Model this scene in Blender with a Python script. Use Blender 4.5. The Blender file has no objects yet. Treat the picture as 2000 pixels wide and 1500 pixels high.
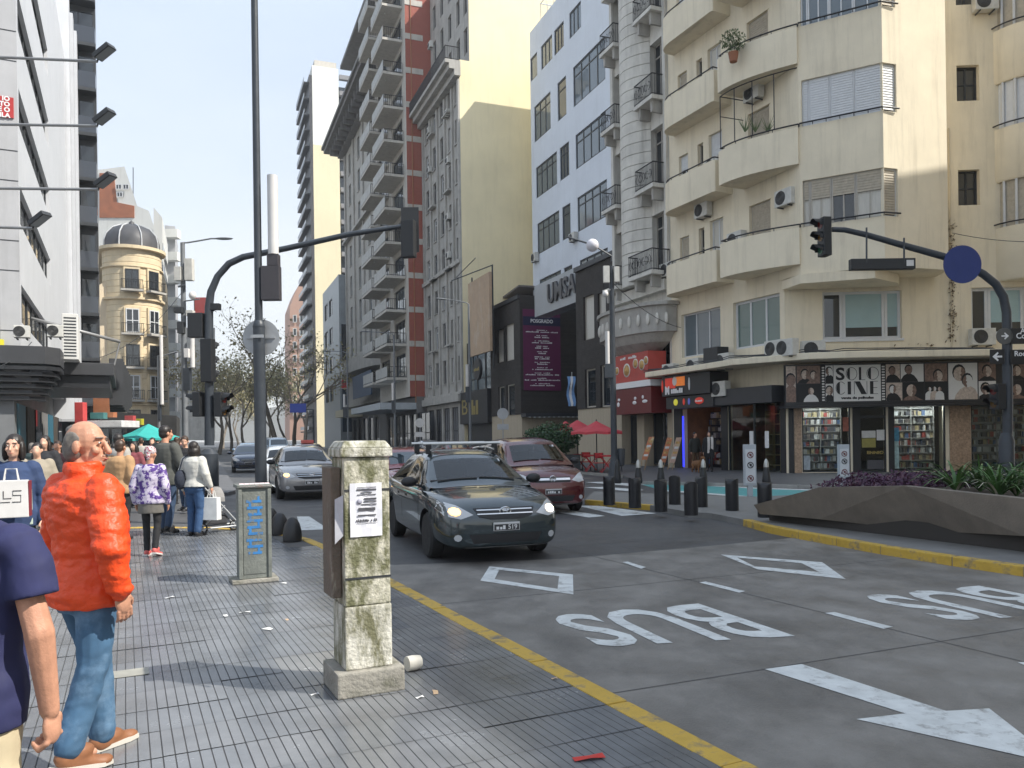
import bpy, bmesh, math, random
import numpy as np
from mathutils import Vector, Matrix, noise as mnoise
from mathutils.bvhtree import BVHTree
R = math.radians
random.seed(7)
SC = bpy.context.scene
COL = SC.collection
# ------------------------------------------------------------------ camera
FPX, CX, CY, ROLL, CAMH = 1550.0, 1000.0, 852.0, 0.014, 1.6
cd = bpy.data.cameras.new('camera'); cam = bpy.data.objects.new('camera', cd); COL.objects.link(cam)
cd.sensor_width = 36; cd.lens = 36*FPX/2000; cd.shift_y = (CY-750)/2000; cd.clip_end = 3000; cd.clip_start = .05
cr, sr = math.cos(ROLL), math.sin(ROLL)
cam.matrix_world = Matrix(((cr, sr, 0, 0), (0, 0, -1, 0), (-sr, cr, 0, CAMH), (0, 0, 0, 1)))
SC.camera = cam
# ------------------------------------------------------------------ sky and sun
SUN_DIR = Vector((.961*math.cos(R(46)), -.276*math.cos(R(46)), math.sin(R(46))))
w = bpy.data.worlds.new('World'); SC.world = w; w.use_nodes = True
nt = w.node_tree; nt.nodes.clear()
sky = nt.nodes.new('ShaderNodeTexSky'); sky.sky_type = 'NISHITA'; sky.sun_disc = False
sky.sun_elevation = R(46); sky.sun_rotation = math.atan2(SUN_DIR.x, SUN_DIR.y)
sky.dust_density = 2.0; sky.ozone_density = 1.2; sky.air_density = 1.0
tc = nt.nodes.new('ShaderNodeTexCoord'); mp = nt.nodes.new('ShaderNodeMapping'); mp.inputs['Scale'].default_value = (1.2, 1.2, 3.2)
cn = nt.nodes.new('ShaderNodeTexNoise'); cn.inputs['Scale'].default_value = 1.6; cn.inputs['Detail'].default_value = 7; cn.inputs['Roughness'].default_value = .55
rp = nt.nodes.new('ShaderNodeValToRGB'); rp.color_ramp.elements[0].position = .3; rp.color_ramp.elements[0].color = (.72,.72,.72,1); rp.color_ramp.elements[1].position = .75; rp.color_ramp.elements[1].color = (.95,.95,.95,1)
mx = nt.nodes.new('ShaderNodeMix'); mx.data_type = 'RGBA'
sz = nt.nodes.new('ShaderNodeSeparateXYZ'); hz_ = nt.nodes.new('ShaderNodeValToRGB'); hz_.color_ramp.elements[0].position = .02; hz_.color_ramp.elements[0].color = (4.5, 4.55, 4.5, 1); hz_.color_ramp.elements[1].position = .62; hz_.color_ramp.elements[1].color = (3.0, 3.6, 4.45, 1)
nt.links.new(tc.outputs['Generated'], sz.inputs[0]); nt.links.new(sz.outputs['Z'], hz_.inputs['Fac']); nt.links.new(hz_.outputs['Color'], mx.inputs['B'])
bg = nt.nodes.new('ShaderNodeBackground'); bg.inputs['Strength'].default_value = .15
wo = nt.nodes.new('ShaderNodeOutputWorld'); L = nt.links.new
L(tc.outputs['Generated'], mp.inputs['Vector']); L(mp.outputs[0], cn.inputs['Vector']); L(cn.outputs['Fac'], rp.inputs['Fac'])
L(rp.outputs['Color'], mx.inputs['Factor']); L(sky.outputs[0], mx.inputs['A']); L(mx.outputs['Result'], bg.inputs['Color']); L(bg.outputs[0], wo.inputs[0])
sl = bpy.data.lights.new('sun', 'SUN'); sl.energy = 4.2; sl.angle = R(.5); sl.color = (1, .955, .87)
so = bpy.data.objects.new('sun', sl); COL.objects.link(so); so.rotation_euler = SUN_DIR.to_track_quat('Z', 'Y').to_euler(); so.location = (30, -20, 60)
SC.view_settings.view_transform = 'Standard'; SC.view_settings.look = 'None'; SC.view_settings.gamma = 1; SC.view_settings.exposure = 0.74
SC.render.engine = 'CYCLES'
# ------------------------------------------------------------------ measuring: photo pixel -> point of the place
def ray(px, py):
    a, b = (px-CX)/FPX, (CY-py)/FPX
    return Vector((a*cr+b*sr, 1, b*cr-a*sr))
def gp(px, py, z=0.0):                       # point on a level surface of height z
    d = ray(px, py); t = (z-CAMH)/d.z
    return Vector((d.x*t, t, z))
def at(px, py, Y):                           # point at forward distance Y
    d = ray(px, py); return Vector((d.x*Y, Y, CAMH+d.z*Y))
YF, YN = math.atan(.3858), math.atan(.487)   # far avenue / near carriageway headings, left of forward
dF = Vector((-math.sin(YF), math.cos(YF), 0)); nF = Vector((math.cos(YF), math.sin(YF), 0))
dN = Vector((-math.sin(YN), math.cos(YN), 0)); nN = Vector((math.cos(YN), math.sin(YN), 0))
def NP(o, s, z=0): return nN*o + dN*s + Vector((0, 0, z))     # near street frame: o right of the walker, s ahead
def FP(o, s, z=0): return nF*o + dF*s + Vector((0, 0, z))
# ------------------------------------------------------------------ materials
MATS = {}
def mat(name, col, rough=.8, var=.15, scale=2.5, bump=0, bscale=40, metal=0, streak=0, spec=.5, coat=0, emit=0, sub=None, sp=(1,1,1), detail=5, blotch=None):
    if name in MATS: return MATS[name]
    m = bpy.data.materials.new(name); m.use_nodes = True; MATS[name] = m
    t = m.node_tree; N = t.nodes.new; b = t.nodes['Principled BSDF']; L = t.links.new
    c = tuple(col)+(1,)
    b.inputs['Roughness'].default_value = rough; b.inputs['Metallic'].default_value = metal
    b.inputs['Specular IOR Level'].default_value = spec; b.inputs['Coat Weight'].default_value = coat; b.inputs['Coat Roughness'].default_value = .04
    if emit:
        b.inputs['Emission Color'].default_value = c; b.inputs['Emission Strength'].default_value = emit
    if var == 0 and not bump and not streak and not blotch:
        b.inputs['Base Color'].default_value = c; return m
    g = N('ShaderNodeNewGeometry'); mpn = N('ShaderNodeMapping'); mpn.inputs['Scale'].default_value = sp
    L(g.outputs['Position'], mpn.inputs['Vector'])
    n1 = N('ShaderNodeTexNoise'); n1.inputs['Scale'].default_value = scale; n1.inputs['Detail'].default_value = detail; n1.inputs['Roughness'].default_value = .62
    L(mpn.outputs[0], n1.inputs['Vector'])
    r1 = N('ShaderNodeMapRange'); r1.inputs['From Min'].default_value = .3; r1.inputs['From Max'].default_value = .7
    r1.inputs['To Min'].default_value = 1-var; r1.inputs['To Max'].default_value = 1+var
    L(n1.outputs['Fac'], r1.inputs['Value'])
    mm = N('ShaderNodeMix'); mm.data_type = 'RGBA'; mm.blend_type = 'MULTIPLY'; mm.inputs['Factor'].default_value = 1; mm.inputs['A'].default_value = c
    L(r1.outputs[0], mm.inputs['B']); out = mm.outputs['Result']
    if streak:
        m2 = N('ShaderNodeMapping'); m2.inputs['Scale'].default_value = (1.6, 1.6, .12); L(g.outputs['Position'], m2.inputs['Vector'])
        n2 = N('ShaderNodeTexNoise'); n2.inputs['Scale'].default_value = 1.7; n2.inputs['Detail'].default_value = 6; n2.inputs['Roughness'].default_value = .7; L(m2.outputs[0], n2.inputs['Vector'])
        r2 = N('ShaderNodeMapRange'); r2.inputs['From Min'].default_value = .5; r2.inputs['From Max'].default_value = .75; r2.inputs['To Min'].default_value = 0; r2.inputs['To Max'].default_value = streak; L(n2.outputs['Fac'], r2.inputs['Value'])
        m3 = N('ShaderNodeMix'); m3.data_type = 'RGBA'; m3.inputs['B'].default_value = (col[0]*.3, col[1]*.28, col[2]*.26, 1); L(r2.outputs[0], m3.inputs['Factor']); L(out, m3.inputs['A']); out = m3.outputs['Result']
    if blotch:                                # (second colour, noise scale, low, high, stretch)
        m2 = N('ShaderNodeMapping'); m2.inputs['Scale'].default_value = blotch[4] if len(blotch) > 4 else (1,1,1); L(g.outputs['Position'], m2.inputs['Vector'])
        n2 = N('ShaderNodeTexNoise'); n2.inputs['Scale'].default_value = blotch[1]; n2.inputs['Detail'].default_value = 8; n2.inputs['Roughness'].default_value = .68; L(m2.outputs[0], n2.inputs['Vector'])
        r2 = N('ShaderNodeMapRange'); r2.inputs['From Min'].default_value = blotch[2]; r2.inputs['From Max'].default_value = blotch[3]; L(n2.outputs['Fac'], r2.inputs['Value'])
        m3 = N('ShaderNodeMix'); m3.data_type = 'RGBA'; m3.inputs['B'].default_value = tuple(blotch[0])+(1,); L(r2.outputs[0], m3.inputs['Factor']); L(out, m3.inputs['A']); out = m3.outputs['Result']
    L(out, b.inputs['Base Color'])
    rr = N('ShaderNodeMapRange'); rr.inputs['From Min'].default_value = .3; rr.inputs['From Max'].default_value = .7; rr.inputs['To Min'].default_value = max(.02, rough*(1-.5*min(1, var*2))); rr.inputs['To Max'].default_value = min(1, rough*(1+.3*min(1, var*2)))
    L(n1.outputs['Fac'], rr.inputs['Value']); L(rr.outputs[0], b.inputs['Roughness'])
    if bump:
        nb = N('ShaderNodeTexNoise'); nb.inputs['Scale'].default_value = bscale; nb.inputs['Detail'].default_value = 3; L(g.outputs['Position'], nb.inputs['Vector'])
        bp = N('ShaderNodeBump'); bp.inputs['Strength'].default_value = bump; bp.inputs['Distance'].default_value = .02; L(nb.outputs['Fac'], bp.inputs['Height']); L(bp.outputs[0], b.inputs['Normal'])
    return m
def glass(name, col, rough=.03, var=0, spec=.9):
    return mat(name, col, rough, var, spec=spec)
def clear_glass(name, tint=(.75,.82,.82)):      # thin shop pane: see-through with mirror reflection by angle
    if name in MATS: return MATS[name]
    m = bpy.data.materials.new(name); m.use_nodes = True; MATS[name] = m; t = m.node_tree; t.nodes.remove(t.nodes['Principled BSDF'])
    a = t.nodes.new('ShaderNodeBsdfTransparent'); a.inputs[0].default_value = tuple(tint)+(1,)
    g = t.nodes.new('ShaderNodeBsdfGlossy'); g.inputs['Roughness'].default_value = .02
    f = t.nodes.new('ShaderNodeFresnel'); f.inputs[0].default_value = 1.5; x = t.nodes.new('ShaderNodeMixShader')
    t.links.new(f.outputs[0], x.inputs[0]); t.links.new(a.outputs[0], x.inputs[1]); t.links.new(g.outputs[0], x.inputs[2]); t.links.new(x.outputs[0], t.nodes['Material Output'].inputs[0])
    return m
def brickmat(name, c1, c2, mortar, scale=1.0, rough=.85, bw=.5, rh=.25, axis='xz', rot=0):
    if name in MATS: return MATS[name]
    m = mat(name, c1, rough, .12, 3); t = m.node_tree; N = t.nodes.new; L = t.links.new; b = t.nodes['Principled BSDF']
    g = N('ShaderNodeNewGeometry'); s = N('ShaderNodeSeparateXYZ'); L(g.outputs['Position'], s.inputs[0])
    u = N('ShaderNodeMath'); u.operation = 'MULTIPLY_ADD'; u.inputs[1].default_value = math.cos(rot); L(s.outputs['X'], u.inputs[0])
    v = N('ShaderNodeMath'); v.operation = 'MULTIPLY'; v.inputs[1].default_value = math.sin(rot); L(s.outputs['Y'], v.inputs[0]); L(v.outputs[0], u.inputs[2])
    cb = N('ShaderNodeCombineXYZ'); L(u.outputs[0], cb.inputs['X']); L(s.outputs['Z'], cb.inputs['Y'])
    k = N('ShaderNodeTexBrick'); k.inputs['Scale'].default_value = scale; k.inputs['Color1'].default_value = tuple(c1)+(1,); k.inputs['Color2'].default_value = tuple(c2)+(1,); k.inputs['Mortar'].default_value = tuple(mortar)+(1,)
    k.inputs['Mortar Size'].default_value = .012; k.inputs['Brick Width'].default_value = bw; k.inputs['Row Height'].default_value = rh
    L(cb.outputs[0], k.inputs['Vector']); L(k.outputs['Color'], b.inputs['Base Color'])
    return m
# ------------------------------------------------------------------ mesh builder
class Wall:
    """wall frame: x along p0->p1 (left to right seen from outside), y into the building, z up"""
    def __init__(s, p0, p1):
        s.o = Vector((p0[0], p0[1], 0)); e = Vector((p1[0]-p0[0], p1[1]-p0[1], 0)); s.w = e.length; s.e = e.normalized(); s.i = Vector((-s.e.y, s.e.x, 0))
    def pt(s, x, y, z): return s.o + s.e*x + s.i*y + Vector((0, 0, z))
    def q(s, px, py, y=0):                       # photo pixel -> (x, z) on the plane y
        d = ray(px, py); o = Vector((0, 0, CAMH)) - s.pt(0, y, 0); t = -o.dot(s.i)/d.dot(s.i)
        p = Vector((0, 0, CAMH)) + d*t - s.o; return p.dot(s.e), p.z
    def qx(s, px, y=0, py=700): return s.q(px, py, y)[0]
    def rect(s, x0, y0, x1, y1, y=0):            # two photo corners -> x0, x1, z0, z1
        a = s.q(x0, y0, y); b = s.q(x1, y1, y); return min(a[0], b[0]), max(a[0], b[0]), min(a[1], b[1]), max(a[1], b[1])
ROOT = {}
class MB:
    def __init__(s, fr=None): s.v = []; s.f = []; s.mi = []; s.fr = fr; s.m = 0; s.sm = []; s.smooth = False
    def add(s, vs, fs):
        n = len(s.v)
        for p in vs:
            p = Vector(p); s.v.append(s.fr.pt(p.x, p.y, p.z) if s.fr else p)
        for f in fs: s.f.append([n+i for i in f]); s.mi.append(s.m); s.sm.append(s.smooth)
        return s
    def box(s, x0, x1, y0, y1, z0, z1):
        return s.add([(x0,y0,z0),(x1,y0,z0),(x1,y1,z0),(x0,y1,z0),(x0,y0,z1),(x1,y0,z1),(x1,y1,z1),(x0,y1,z1)], [(3,2,1,0),(4,5,6,7),(0,1,5,4),(1,2,6,5),(2,3,7,6),(3,0,4,7)])
    def prism(s, poly, z0, z1):                  # xy polygon (counter-clockwise) extruded upwards
        n = len(poly); return s.add([(p[0],p[1],z0) for p in poly]+[(p[0],p[1],z1) for p in poly], [tuple(range(n-1,-1,-1)), tuple(range(n,2*n))]+[(i,(i+1)%n,n+(i+1)%n,n+i) for i in range(n)])
    def extr(s, poly, y0, y1):                   # xz polygon extruded along y
        n = len(poly); return s.add([(p[0],y0,p[1]) for p in poly]+[(p[0],y1,p[1]) for p in poly], [tuple(range(n)), tuple(range(2*n-1,n-1,-1))]+[(i,n+i,n+(i+1)%n,(i+1)%n) for i in range(n)])
    def loft(s, rings, closed=True, caps=True):
        n = len(rings[0]); vs = [p for r in rings for p in r]; fs = []
        for k in range(len(rings)-1):
            for i in range(n if closed else n-1):
                j = (i+1) % n; fs.append((k*n+i, k*n+j, (k+1)*n+j, (k+1)*n+i))
        if caps and closed: fs += [tuple(range(n-1,-1,-1)), tuple(range((len(rings)-1)*n, len(rings)*n))]
        return s.add(vs, fs)
    def tube(s, pts, r, n=8, caps=True):
        pts = [Vector(p) for p in pts]; rs = r if isinstance(r, (list, tuple)) else [r]*len(pts); rings = []; up = None
        for i, p in enumerate(pts):
            t = (pts[min(i+1, len(pts)-1)]-pts[max(i-1, 0)]).normalized()
            if up is None: up = Vector((0,0,1)) if abs(t.z) < .9 else Vector((1,0,0))
            u = t.cross(up); u = u.normalized() if u.length > 1e-6 else Vector((1,0,0)); v = u.cross(t).normalized(); up = v
            rings.append([p+(u*math.cos(2*math.pi*k/n)+v*math.sin(2*math.pi*k/n))*rs[i] for k in range(n)])
        o = s.smooth; s.smooth = n > 6; s.loft(rings, True, caps); s.smooth = o; return s
    def lathe(s, prof, c=(0,0,0), n=16, axis='z', a0=0):
        c = Vector(c); rings = []
        for (r, h) in prof:
            ring = []
            for k in range(n):
                a = a0+2*math.pi*k/n; x, y = r*math.cos(a), r*math.sin(a)
                ring.append(c+(Vector((x,y,h)) if axis == 'z' else Vector((h,x,y)) if axis == 'x' else Vector((y,h,x))))
            rings.append(ring)
        o = s.smooth; s.smooth = n > 6; s.loft(rings); s.smooth = o; return s
    def ell(s, c, r, n=12, m=8, rot=None):
        c = Vector(c); rings = []
        for j in range(m+1):
            ph = math.pi*(j+.02*(j == 0)-.02*(j == m))/m; ring = []
            for k in range(n):
                a = 2*math.pi*k/n; p = Vector((r[0]*math.sin(ph)*math.cos(a), r[1]*math.sin(ph)*math.sin(a), -r[2]*math.cos(ph)))
                ring.append(c+(rot @ p if rot else p))
            rings.append(ring)
        o = s.smooth; s.smooth = True; s.loft(rings); s.smooth = o; return s
    def quad(s, a, b, c, d): return s.add([a,b,c,d], [(0,1,2,3)])
    def build(s, name, mats, parent=None, at=None, bevel=0, kind=None, recalc=True):
        off = Vector(at) if at is not None else (ROOT.get(parent.name, Vector((0,0,0))) if parent else Vector((0,0,0)))
        me = bpy.data.meshes.new(name); me.from_pydata([tuple(v-off) for v in s.v], [], s.f)
        for m in (mats if isinstance(mats, (list, tuple)) else [mats]): me.materials.append(m)
        me.polygons.foreach_set('material_index', s.mi); me.polygons.foreach_set('use_smooth', s.sm)
        if recalc or bevel:
            bm = bmesh.new(); bm.from_mesh(me)
            if recalc: bmesh.ops.recalc_face_normals(bm, faces=bm.faces)
            if bevel: bmesh.ops.bevel(bm, geom=[e for e in bm.edges if e.is_manifold and e.calc_face_angle(0) > .5], offset=bevel, segments=2, affect='EDGES', profile=.6, clamp_overlap=True)
            for e in bm.edges: e.smooth = e.is_manifold and e.calc_face_angle(0) < .7
            bm.to_mesh(me); bm.free()
        me.update(); return link(name, me, parent, at, off, kind)
def link(name, me, parent=None, at=None, off=None, kind=None):
    o = bpy.data.objects.new(name, me); COL.objects.link(o)
    if parent: o.parent = parent
    if at is not None: o.location = at
    ROOT[o.name] = off if off is not None else Vector((0,0,0))
    if kind: o['kind'] = kind
    return o
def tag(o, label=None, cat=None, group=None):
    if label: o['label'] = label
    if cat: o['category'] = cat
    if group: o['group'] = group
    return o
def thing(name, label, cat, loc=(0,0,0), rz=0, group=None, world=True):
    o = bpy.data.objects.new(name, None); COL.objects.link(o); o.location = loc; o.rotation_euler = (0,0,rz); o.empty_display_size = .2
    ROOT[o.name] = Vector(loc) if world else Vector((0,0,0)); return tag(o, label, cat, group)
def copytree(o, parent=None, **kw):
    c = o.copy(); COL.objects.link(c); c.parent = parent
    for ch in [x for x in o.children]: copytree(ch, c)
    return c
def text_geo(txt, size=1, bold=0, extrude=0, sx=1, align='CENTER', space=1.0):
    cu = bpy.data.curves.new('txt', 'FONT'); cu.body = txt; cu.size = size; cu.align_x = align; cu.align_y = 'CENTER'; cu.offset = bold; cu.extrude = extrude; cu.resolution_u = 3; cu.space_character = space
    ob = bpy.data.objects.new('txt', cu); me = bpy.data.meshes.new_from_object(ob)
    vs = [Vector((v.co.x*sx, v.co.y, v.co.z)) for v in me.vertices]; fs = [tuple(p.vertices) for p in me.polygons]
    bpy.data.objects.remove(ob); bpy.data.curves.remove(cu); bpy.data.meshes.remove(me); return vs, fs
def wall_text(mb, txt, x, y, z, h, w=None, bold=0, ext=.01):   # lettering standing on a wall frame, centred on x, z
    vs, fs = text_geo(txt, h*1.35, bold, ext)
    if not vs: return
    W = max(v.x for v in vs)-min(v.x for v in vs); k = (w/W if w else 1)
    mb.add([(x+v.x*k, y-v.z, z+v.y) for v in vs], fs)
def strokes(n, w, h, seed=0, words=1):          # lettering too blurred to read: wordless marks (x0, x1, z0, z1) about the centre
    rs = random.Random(seed); out = []; step = w/n; gaps = set(rs.sample(range(1, n), min(words-1, n-1))) if n > 2 else set()
    for i in range(n):
        if i in gaps: continue
        a = -w/2+i*step; t = rs.uniform(.55,1)*h; out.append((a+step*.08, a+step*rs.uniform(.75,.98), -h/2, -h/2+t))
    return out
TS = bpy.data.scenes.new('workbench')          # empty side scene where modifiers are evaluated
def remesh(mb, voxel, smooth=4, name='m'):
    me = bpy.data.meshes.new(name); me.from_pydata([tuple(v) for v in mb.v], [], mb.f)
    ob = bpy.data.objects.new('tmp', me); TS.collection.objects.link(ob)
    md = ob.modifiers.new('r', 'REMESH'); md.mode = 'VOXEL'; md.voxel_size = voxel; md.use_smooth_shade = True
    if smooth: sm = ob.modifiers.new('s', 'SMOOTH'); sm.iterations = smooth; sm.factor = .5
    TS.view_layers[0].update(); dg = TS.view_layers[0].depsgraph; out = bpy.data.meshes.new_from_object(ob.evaluated_get(dg)); out.name = name
    bpy.data.objects.remove(ob); bpy.data.meshes.remove(me)
    out.polygons.foreach_set('use_smooth', [True]*len(out.polygons)); return out
# ------------------------------------------------------------------ ground, road, pavements
ZR = -.06
asph = mat('asphalt_dark', (.072,.072,.074), .6, .3, 1.1, .3, 90, detail=14, blotch=((.10,.098,.096), .4, .45, .72))
conc_road = mat('road_concrete', (.20,.188,.172), .7, .36, 1.7, .35, 60, detail=15, blotch=((.10,.095,.088), .75, .47, .70, (1,.6,1)))
tile_mats = [mat('pavement_tile_%d' % i, c, .25, .3, 1.6, .08, 70, spec=.7, detail=12) for i, c in enumerate([(.15,.158,.17), (.162,.168,.178), (.138,.145,.155), (.185,.187,.187)])]
groove = mat('groove_dirt', (.085,.086,.09), .9, .2, 5)
far_pave = mat('far_pavement', (.11,.11,.115), .6, .2, 2)
white_paint = mat('road_paint_white', (.62,.64,.63), .65, .14, 6, .1, 60, blotch=((.27,.265,.255), 7, .53, .68))
yellow_paint = mat('kerb_paint_yellow', (.56,.36,.055), .65, .2, 5, .1, 60, blotch=((.17,.15,.12), 5, .5, .66))
green_paint = mat('cycle_lane_green', (.10,.33,.33), .7, .12, 3)
def structure(o): o['kind'] = 'structure'; return o
def sheet(name, pts, z0, z1, m, parent=None, atz=None):
    mb = MB(); mb.prism([(p[0], p[1]) for p in pts], z0, z1); return mb.build(name, m, parent)
def flat(name, pts, z, m, parent=None):
    mb = MB(); mb.add([(p[0], p[1], z) for p in pts], [tuple(range(len(pts)))]); o = mb.build(name, m, parent, recalc=False)
    if o.data.polygons[0].normal.z < 0: o.data.flip_normals()
    return o
ground = structure(flat('ground', [(-700,-300),(700,-300),(700,900),(-700,900)], -.14, mat('ground_earth', (.12,.115,.11), .9, .15, .2)))
road = structure(flat('road', [(-300,-60),(120,-60),(120,420),(-300,420)], ZR, asph))
# concrete carriageway of the near block
cr_pts = [NP(2.6,-6), NP(22,-6), (gp(2300,1000,ZR)+Vector((3,0,0))), gp(1900,1030,ZR), gp(1560,1050,ZR), gp(1330,1072,ZR), gp(1100,1092,ZR), gp(770,1104,ZR), NP(2.6,10.9)]
concrete = structure(flat('carriageway', cr_pts, ZR+.004, conc_road))
for k in range(4):       # slab joints cut in the concrete
    a, b = NP(2.75, 1.2+k*3.1), NP(11.5, .7+k*3.1); d = Vector((0,.006,0))
    flat('slab_joint', [a-d, b-d, b+d, a+d], ZR+.007, mat('joint_tar', (.11,.107,.103), .9, .2, 5), concrete)
a, b = NP(5.72,-1), NP(5.72,10.5); d = nN*.006; flat('slab_joint', [a-d, a+d, b+d, b-d], ZR+.007, MATS['joint_tar'], concrete)
def marking(name, pix, parent=concrete, m=white_paint, z=ZR+.008):
    return flat(name, [gp(x, y, ZR) for x, y in pix], z, m, parent)
def frame_marking(name, outer, inner):
    O = [gp(x, y, ZR+.008) for x, y in outer]; I = [gp(x, y, ZR+.008) for x, y in inner]; n = len(O); mb = MB()
    for i in range(n): mb.quad(O[i], O[(i+1)%n], I[(i+1)%n], I[i])
    o = mb.build(name, white_paint, concrete, recalc=False)
    if o.data.polygons[0].normal.z < 0: o.data.flip_normals()
frame_marking('diamond_marking', [(956,1106),(1119,1122),(1120,1161),(938,1134)], [(975,1113),(1092,1125),(1089,1150),(966,1131)])
frame_marking('diamond_marking', [(1408,1083),(1606,1098),(1652,1131),(1480,1112)], [(1440,1089),(1566,1100),(1600,1117),(1474,1106)])
for q in ([(1216,1099),(1226,1098),(1262,1109),(1252,1112)], [(1366,1139),(1378,1137),(1456,1156),(1444,1159)], [(1611,1199),(1630,1197),(1744,1226),(1726,1230)], [(1988,1296),(2010,1294),(2160,1345),(2130,1350)]):
    marking('lane_dash', q)
marking('arrow_marking', [(1494,1309),(1566,1299),(1848,1391),(1932,1386),(2074,1497),(1673,1407),(1768,1396)])
def bus_word(BL, BR, TL, TR):
    vs, fs = text_geo('BUS', 1, .016); x0 = min(v.x for v in vs); x1 = max(v.x for v in vs); y0 = min(v.y for v in vs); y1 = max(v.y for v in vs); mb = MB()
    P = []
    for v in vs:
        u = (v.x-x0)/(x1-x0); t = (v.y-y0)/(y1-y0); P.append((BL*(1-u)+BR*u)*(1-t)+(TL*(1-u)+TR*u)*t)
    mb.add(P, fs); o = mb.build('bus_lettering', white_paint, concrete, recalc=False)
    if o.data.polygons[0].normal.z < 0: o.data.flip_normals()
zc = ZR+.008
C4 = [gp(1362,1178,zc), gp(1068,1203,zc), gp(1556,1243,zc), gp(1168,1264,zc)]
bus_word(*C4)
dl = gp(1672,1164,zc)-gp(1068,1203,zc); bus_word(*[c+dl for c in C4])
for q in ([(1060,996),(1105,996),(1182,1008),(1150,1011)], [(1128,988),(1168,988),(1282,1003),(1215,1008)], [(1372,983),(1400,981),(1484,994),(1450,999)], [(1412,979),(1440,978),(1500,986),(1484,990)],
          [(580,1009),(604,1009),(642,1034),(588,1036)], [(690,1004),(715,1003),(790,1024),(750,1028)], [(428,953),(470,953),(472,963),(426,963)], [(500,951),(535,950),(560,960),(505,962)], [(1142,942),(1180,941),(1250,946),(1228,949)], [(1140,952),(1180,951),(1258,957),(1235,960)]):
    marking('zebra_stripe', q, road, z=ZR+.004)
marking('cycle_lane', [(1254,947),(1300,945),(1480,955),(1640,960),(1600,975),(1480,971),(1380,963),(1290,957)], road, green_paint, ZR+.004)
marking('cycle_lane_edge', [(1250,946),(1300,943),(1480,953),(1640,958),(1640,960),(1480,955),(1300,945),(1254,947)], road, white_paint, ZR+.006)
marking('cycle_lane_edge', [(1290,957),(1380,963),(1480,971),(1480,973.5),(1378,965.5),(1286,959)], road, white_paint, ZR+.006)
for k in range(14):      # far lane lines
    for o_ in (4.6, 8.2):
        a, b = FP(o_, 34+k*9), FP(o_, 38+k*9); d = nF*.07; flat('lane_dash', [a-d, a+d, b+d, b-d], ZR+.005, white_paint, road)
# --- near pavement: slab, kerb stones, grooved tiles
def arc(c, r, a0, a1, n): return [Vector((c.x+r*math.cos(a0+(a1-a0)*i/n), c.y+r*math.sin(a0+(a1-a0)*i/n), 0)) for i in range(n+1)]
edge = [(2.55, -5+i*1.0) for i in range(18)]                                   # (o, s)
ctr = (-1.2, 12.2)
edge += [(ctr[0]+3.75*math.cos(t), ctr[1]+4.4*math.sin(t)) for t in [R(a) for a in range(8, 91, 9)]]
edge = [e for i, e in enumerate(edge) if not (e[0] == 2.55 and e[1] > 12.2)]
edge += [(-1.2-i*1.0, 16.6) for i in range(1, 12)]
slab_pts = [NP(*e) for e in edge]+[NP(-13,16.6), NP(-13,-5)]
slab = structure(sheet('pavement', slab_pts, -.13, -.014, mat('mortar_bed', (.09,.088,.085), .9, .2, 4)))
for i in range(len(edge)-1):
    a, b = NP(*edge[i]), NP(*edge[i+1]); t = (b-a).normalized(); n = Vector((t.y, -t.x, 0)); ins = t*.006
    mb = MB(); mb.prism([a+ins+n*.003, a+ins+n*.15, b-ins+n*.15, b-ins+n*.003][::-1], -.13, .002+.003*math.sin(i*2.1)); mb.build('kerb_stone', yellow_paint, slab, bevel=.012)
def tile_mesh(nm, m, T=.4, bars=7):
    g = T/bars; mb = MB(); h = .004
    for k in range(bars):
        x0, x1 = -T/2+k*g, -T/2+(k+1)*g; e = .0024
        mb.m = 0; mb.quad((x0+2*e,-T/2+.004,0), (x1-e,-T/2+.004,0), (x1-e,T/2-.004,0), (x0+2*e,T/2-.004,0))
        mb.m = 1; mb.quad((x0,-T/2,-h), (x0+2*e,-T/2+.004,0), (x0+2*e,T/2-.004,0), (x0,T/2,-h)); mb.quad((x1-e,-T/2+.004,0), (x1,-T/2,-h), (x1,T/2,-h), (x1-e,T/2-.004,0))
    mb.quad((-T/2,-T/2,-h),(T/2,-T/2,-h),(T/2,-T/2,-.014),(-T/2,-T/2,-.014))
    me = bpy.data.meshes.new(nm); me.from_pydata([tuple(v) for v in mb.v], [], mb.f); me.materials.append(m); me.materials.append(groove); me.polygons.foreach_set('material_index', mb.mi); return me, mb
TM = [tile_mesh('tile', m) for m in tile_mats]
T = .4; cells = []
def inside(o, s):
    if s > 16.4 or o > 2.36: return False
    if s > 12.2 and o > ctr[0]: return ((o-ctr[0])/3.55)**2+((s-ctr[1])/4.2)**2 < 1
    return True
for i in range(-30, 7):
    for j in range(2, 42):
        o, s = 2.35-T*(6-i), T*(j+.5)
        if not inside(o, s): continue
        p = NP(o, s); a = p.x/max(p.y, .1)
        if p.y < 2.6 or a < -.78 or a > .7: continue
        cells.append((p.length, o, s))
cells.sort(); rt = random.Random(3); rest = MB(); rest.m = 0
vis = [c for c in cells if NP(c[1], c[2]).x/NP(c[1], c[2]).y > -.66 and NP(c[1], c[2]).y > 3.55]
near = set(id(c) for c in vis[:300])
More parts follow.
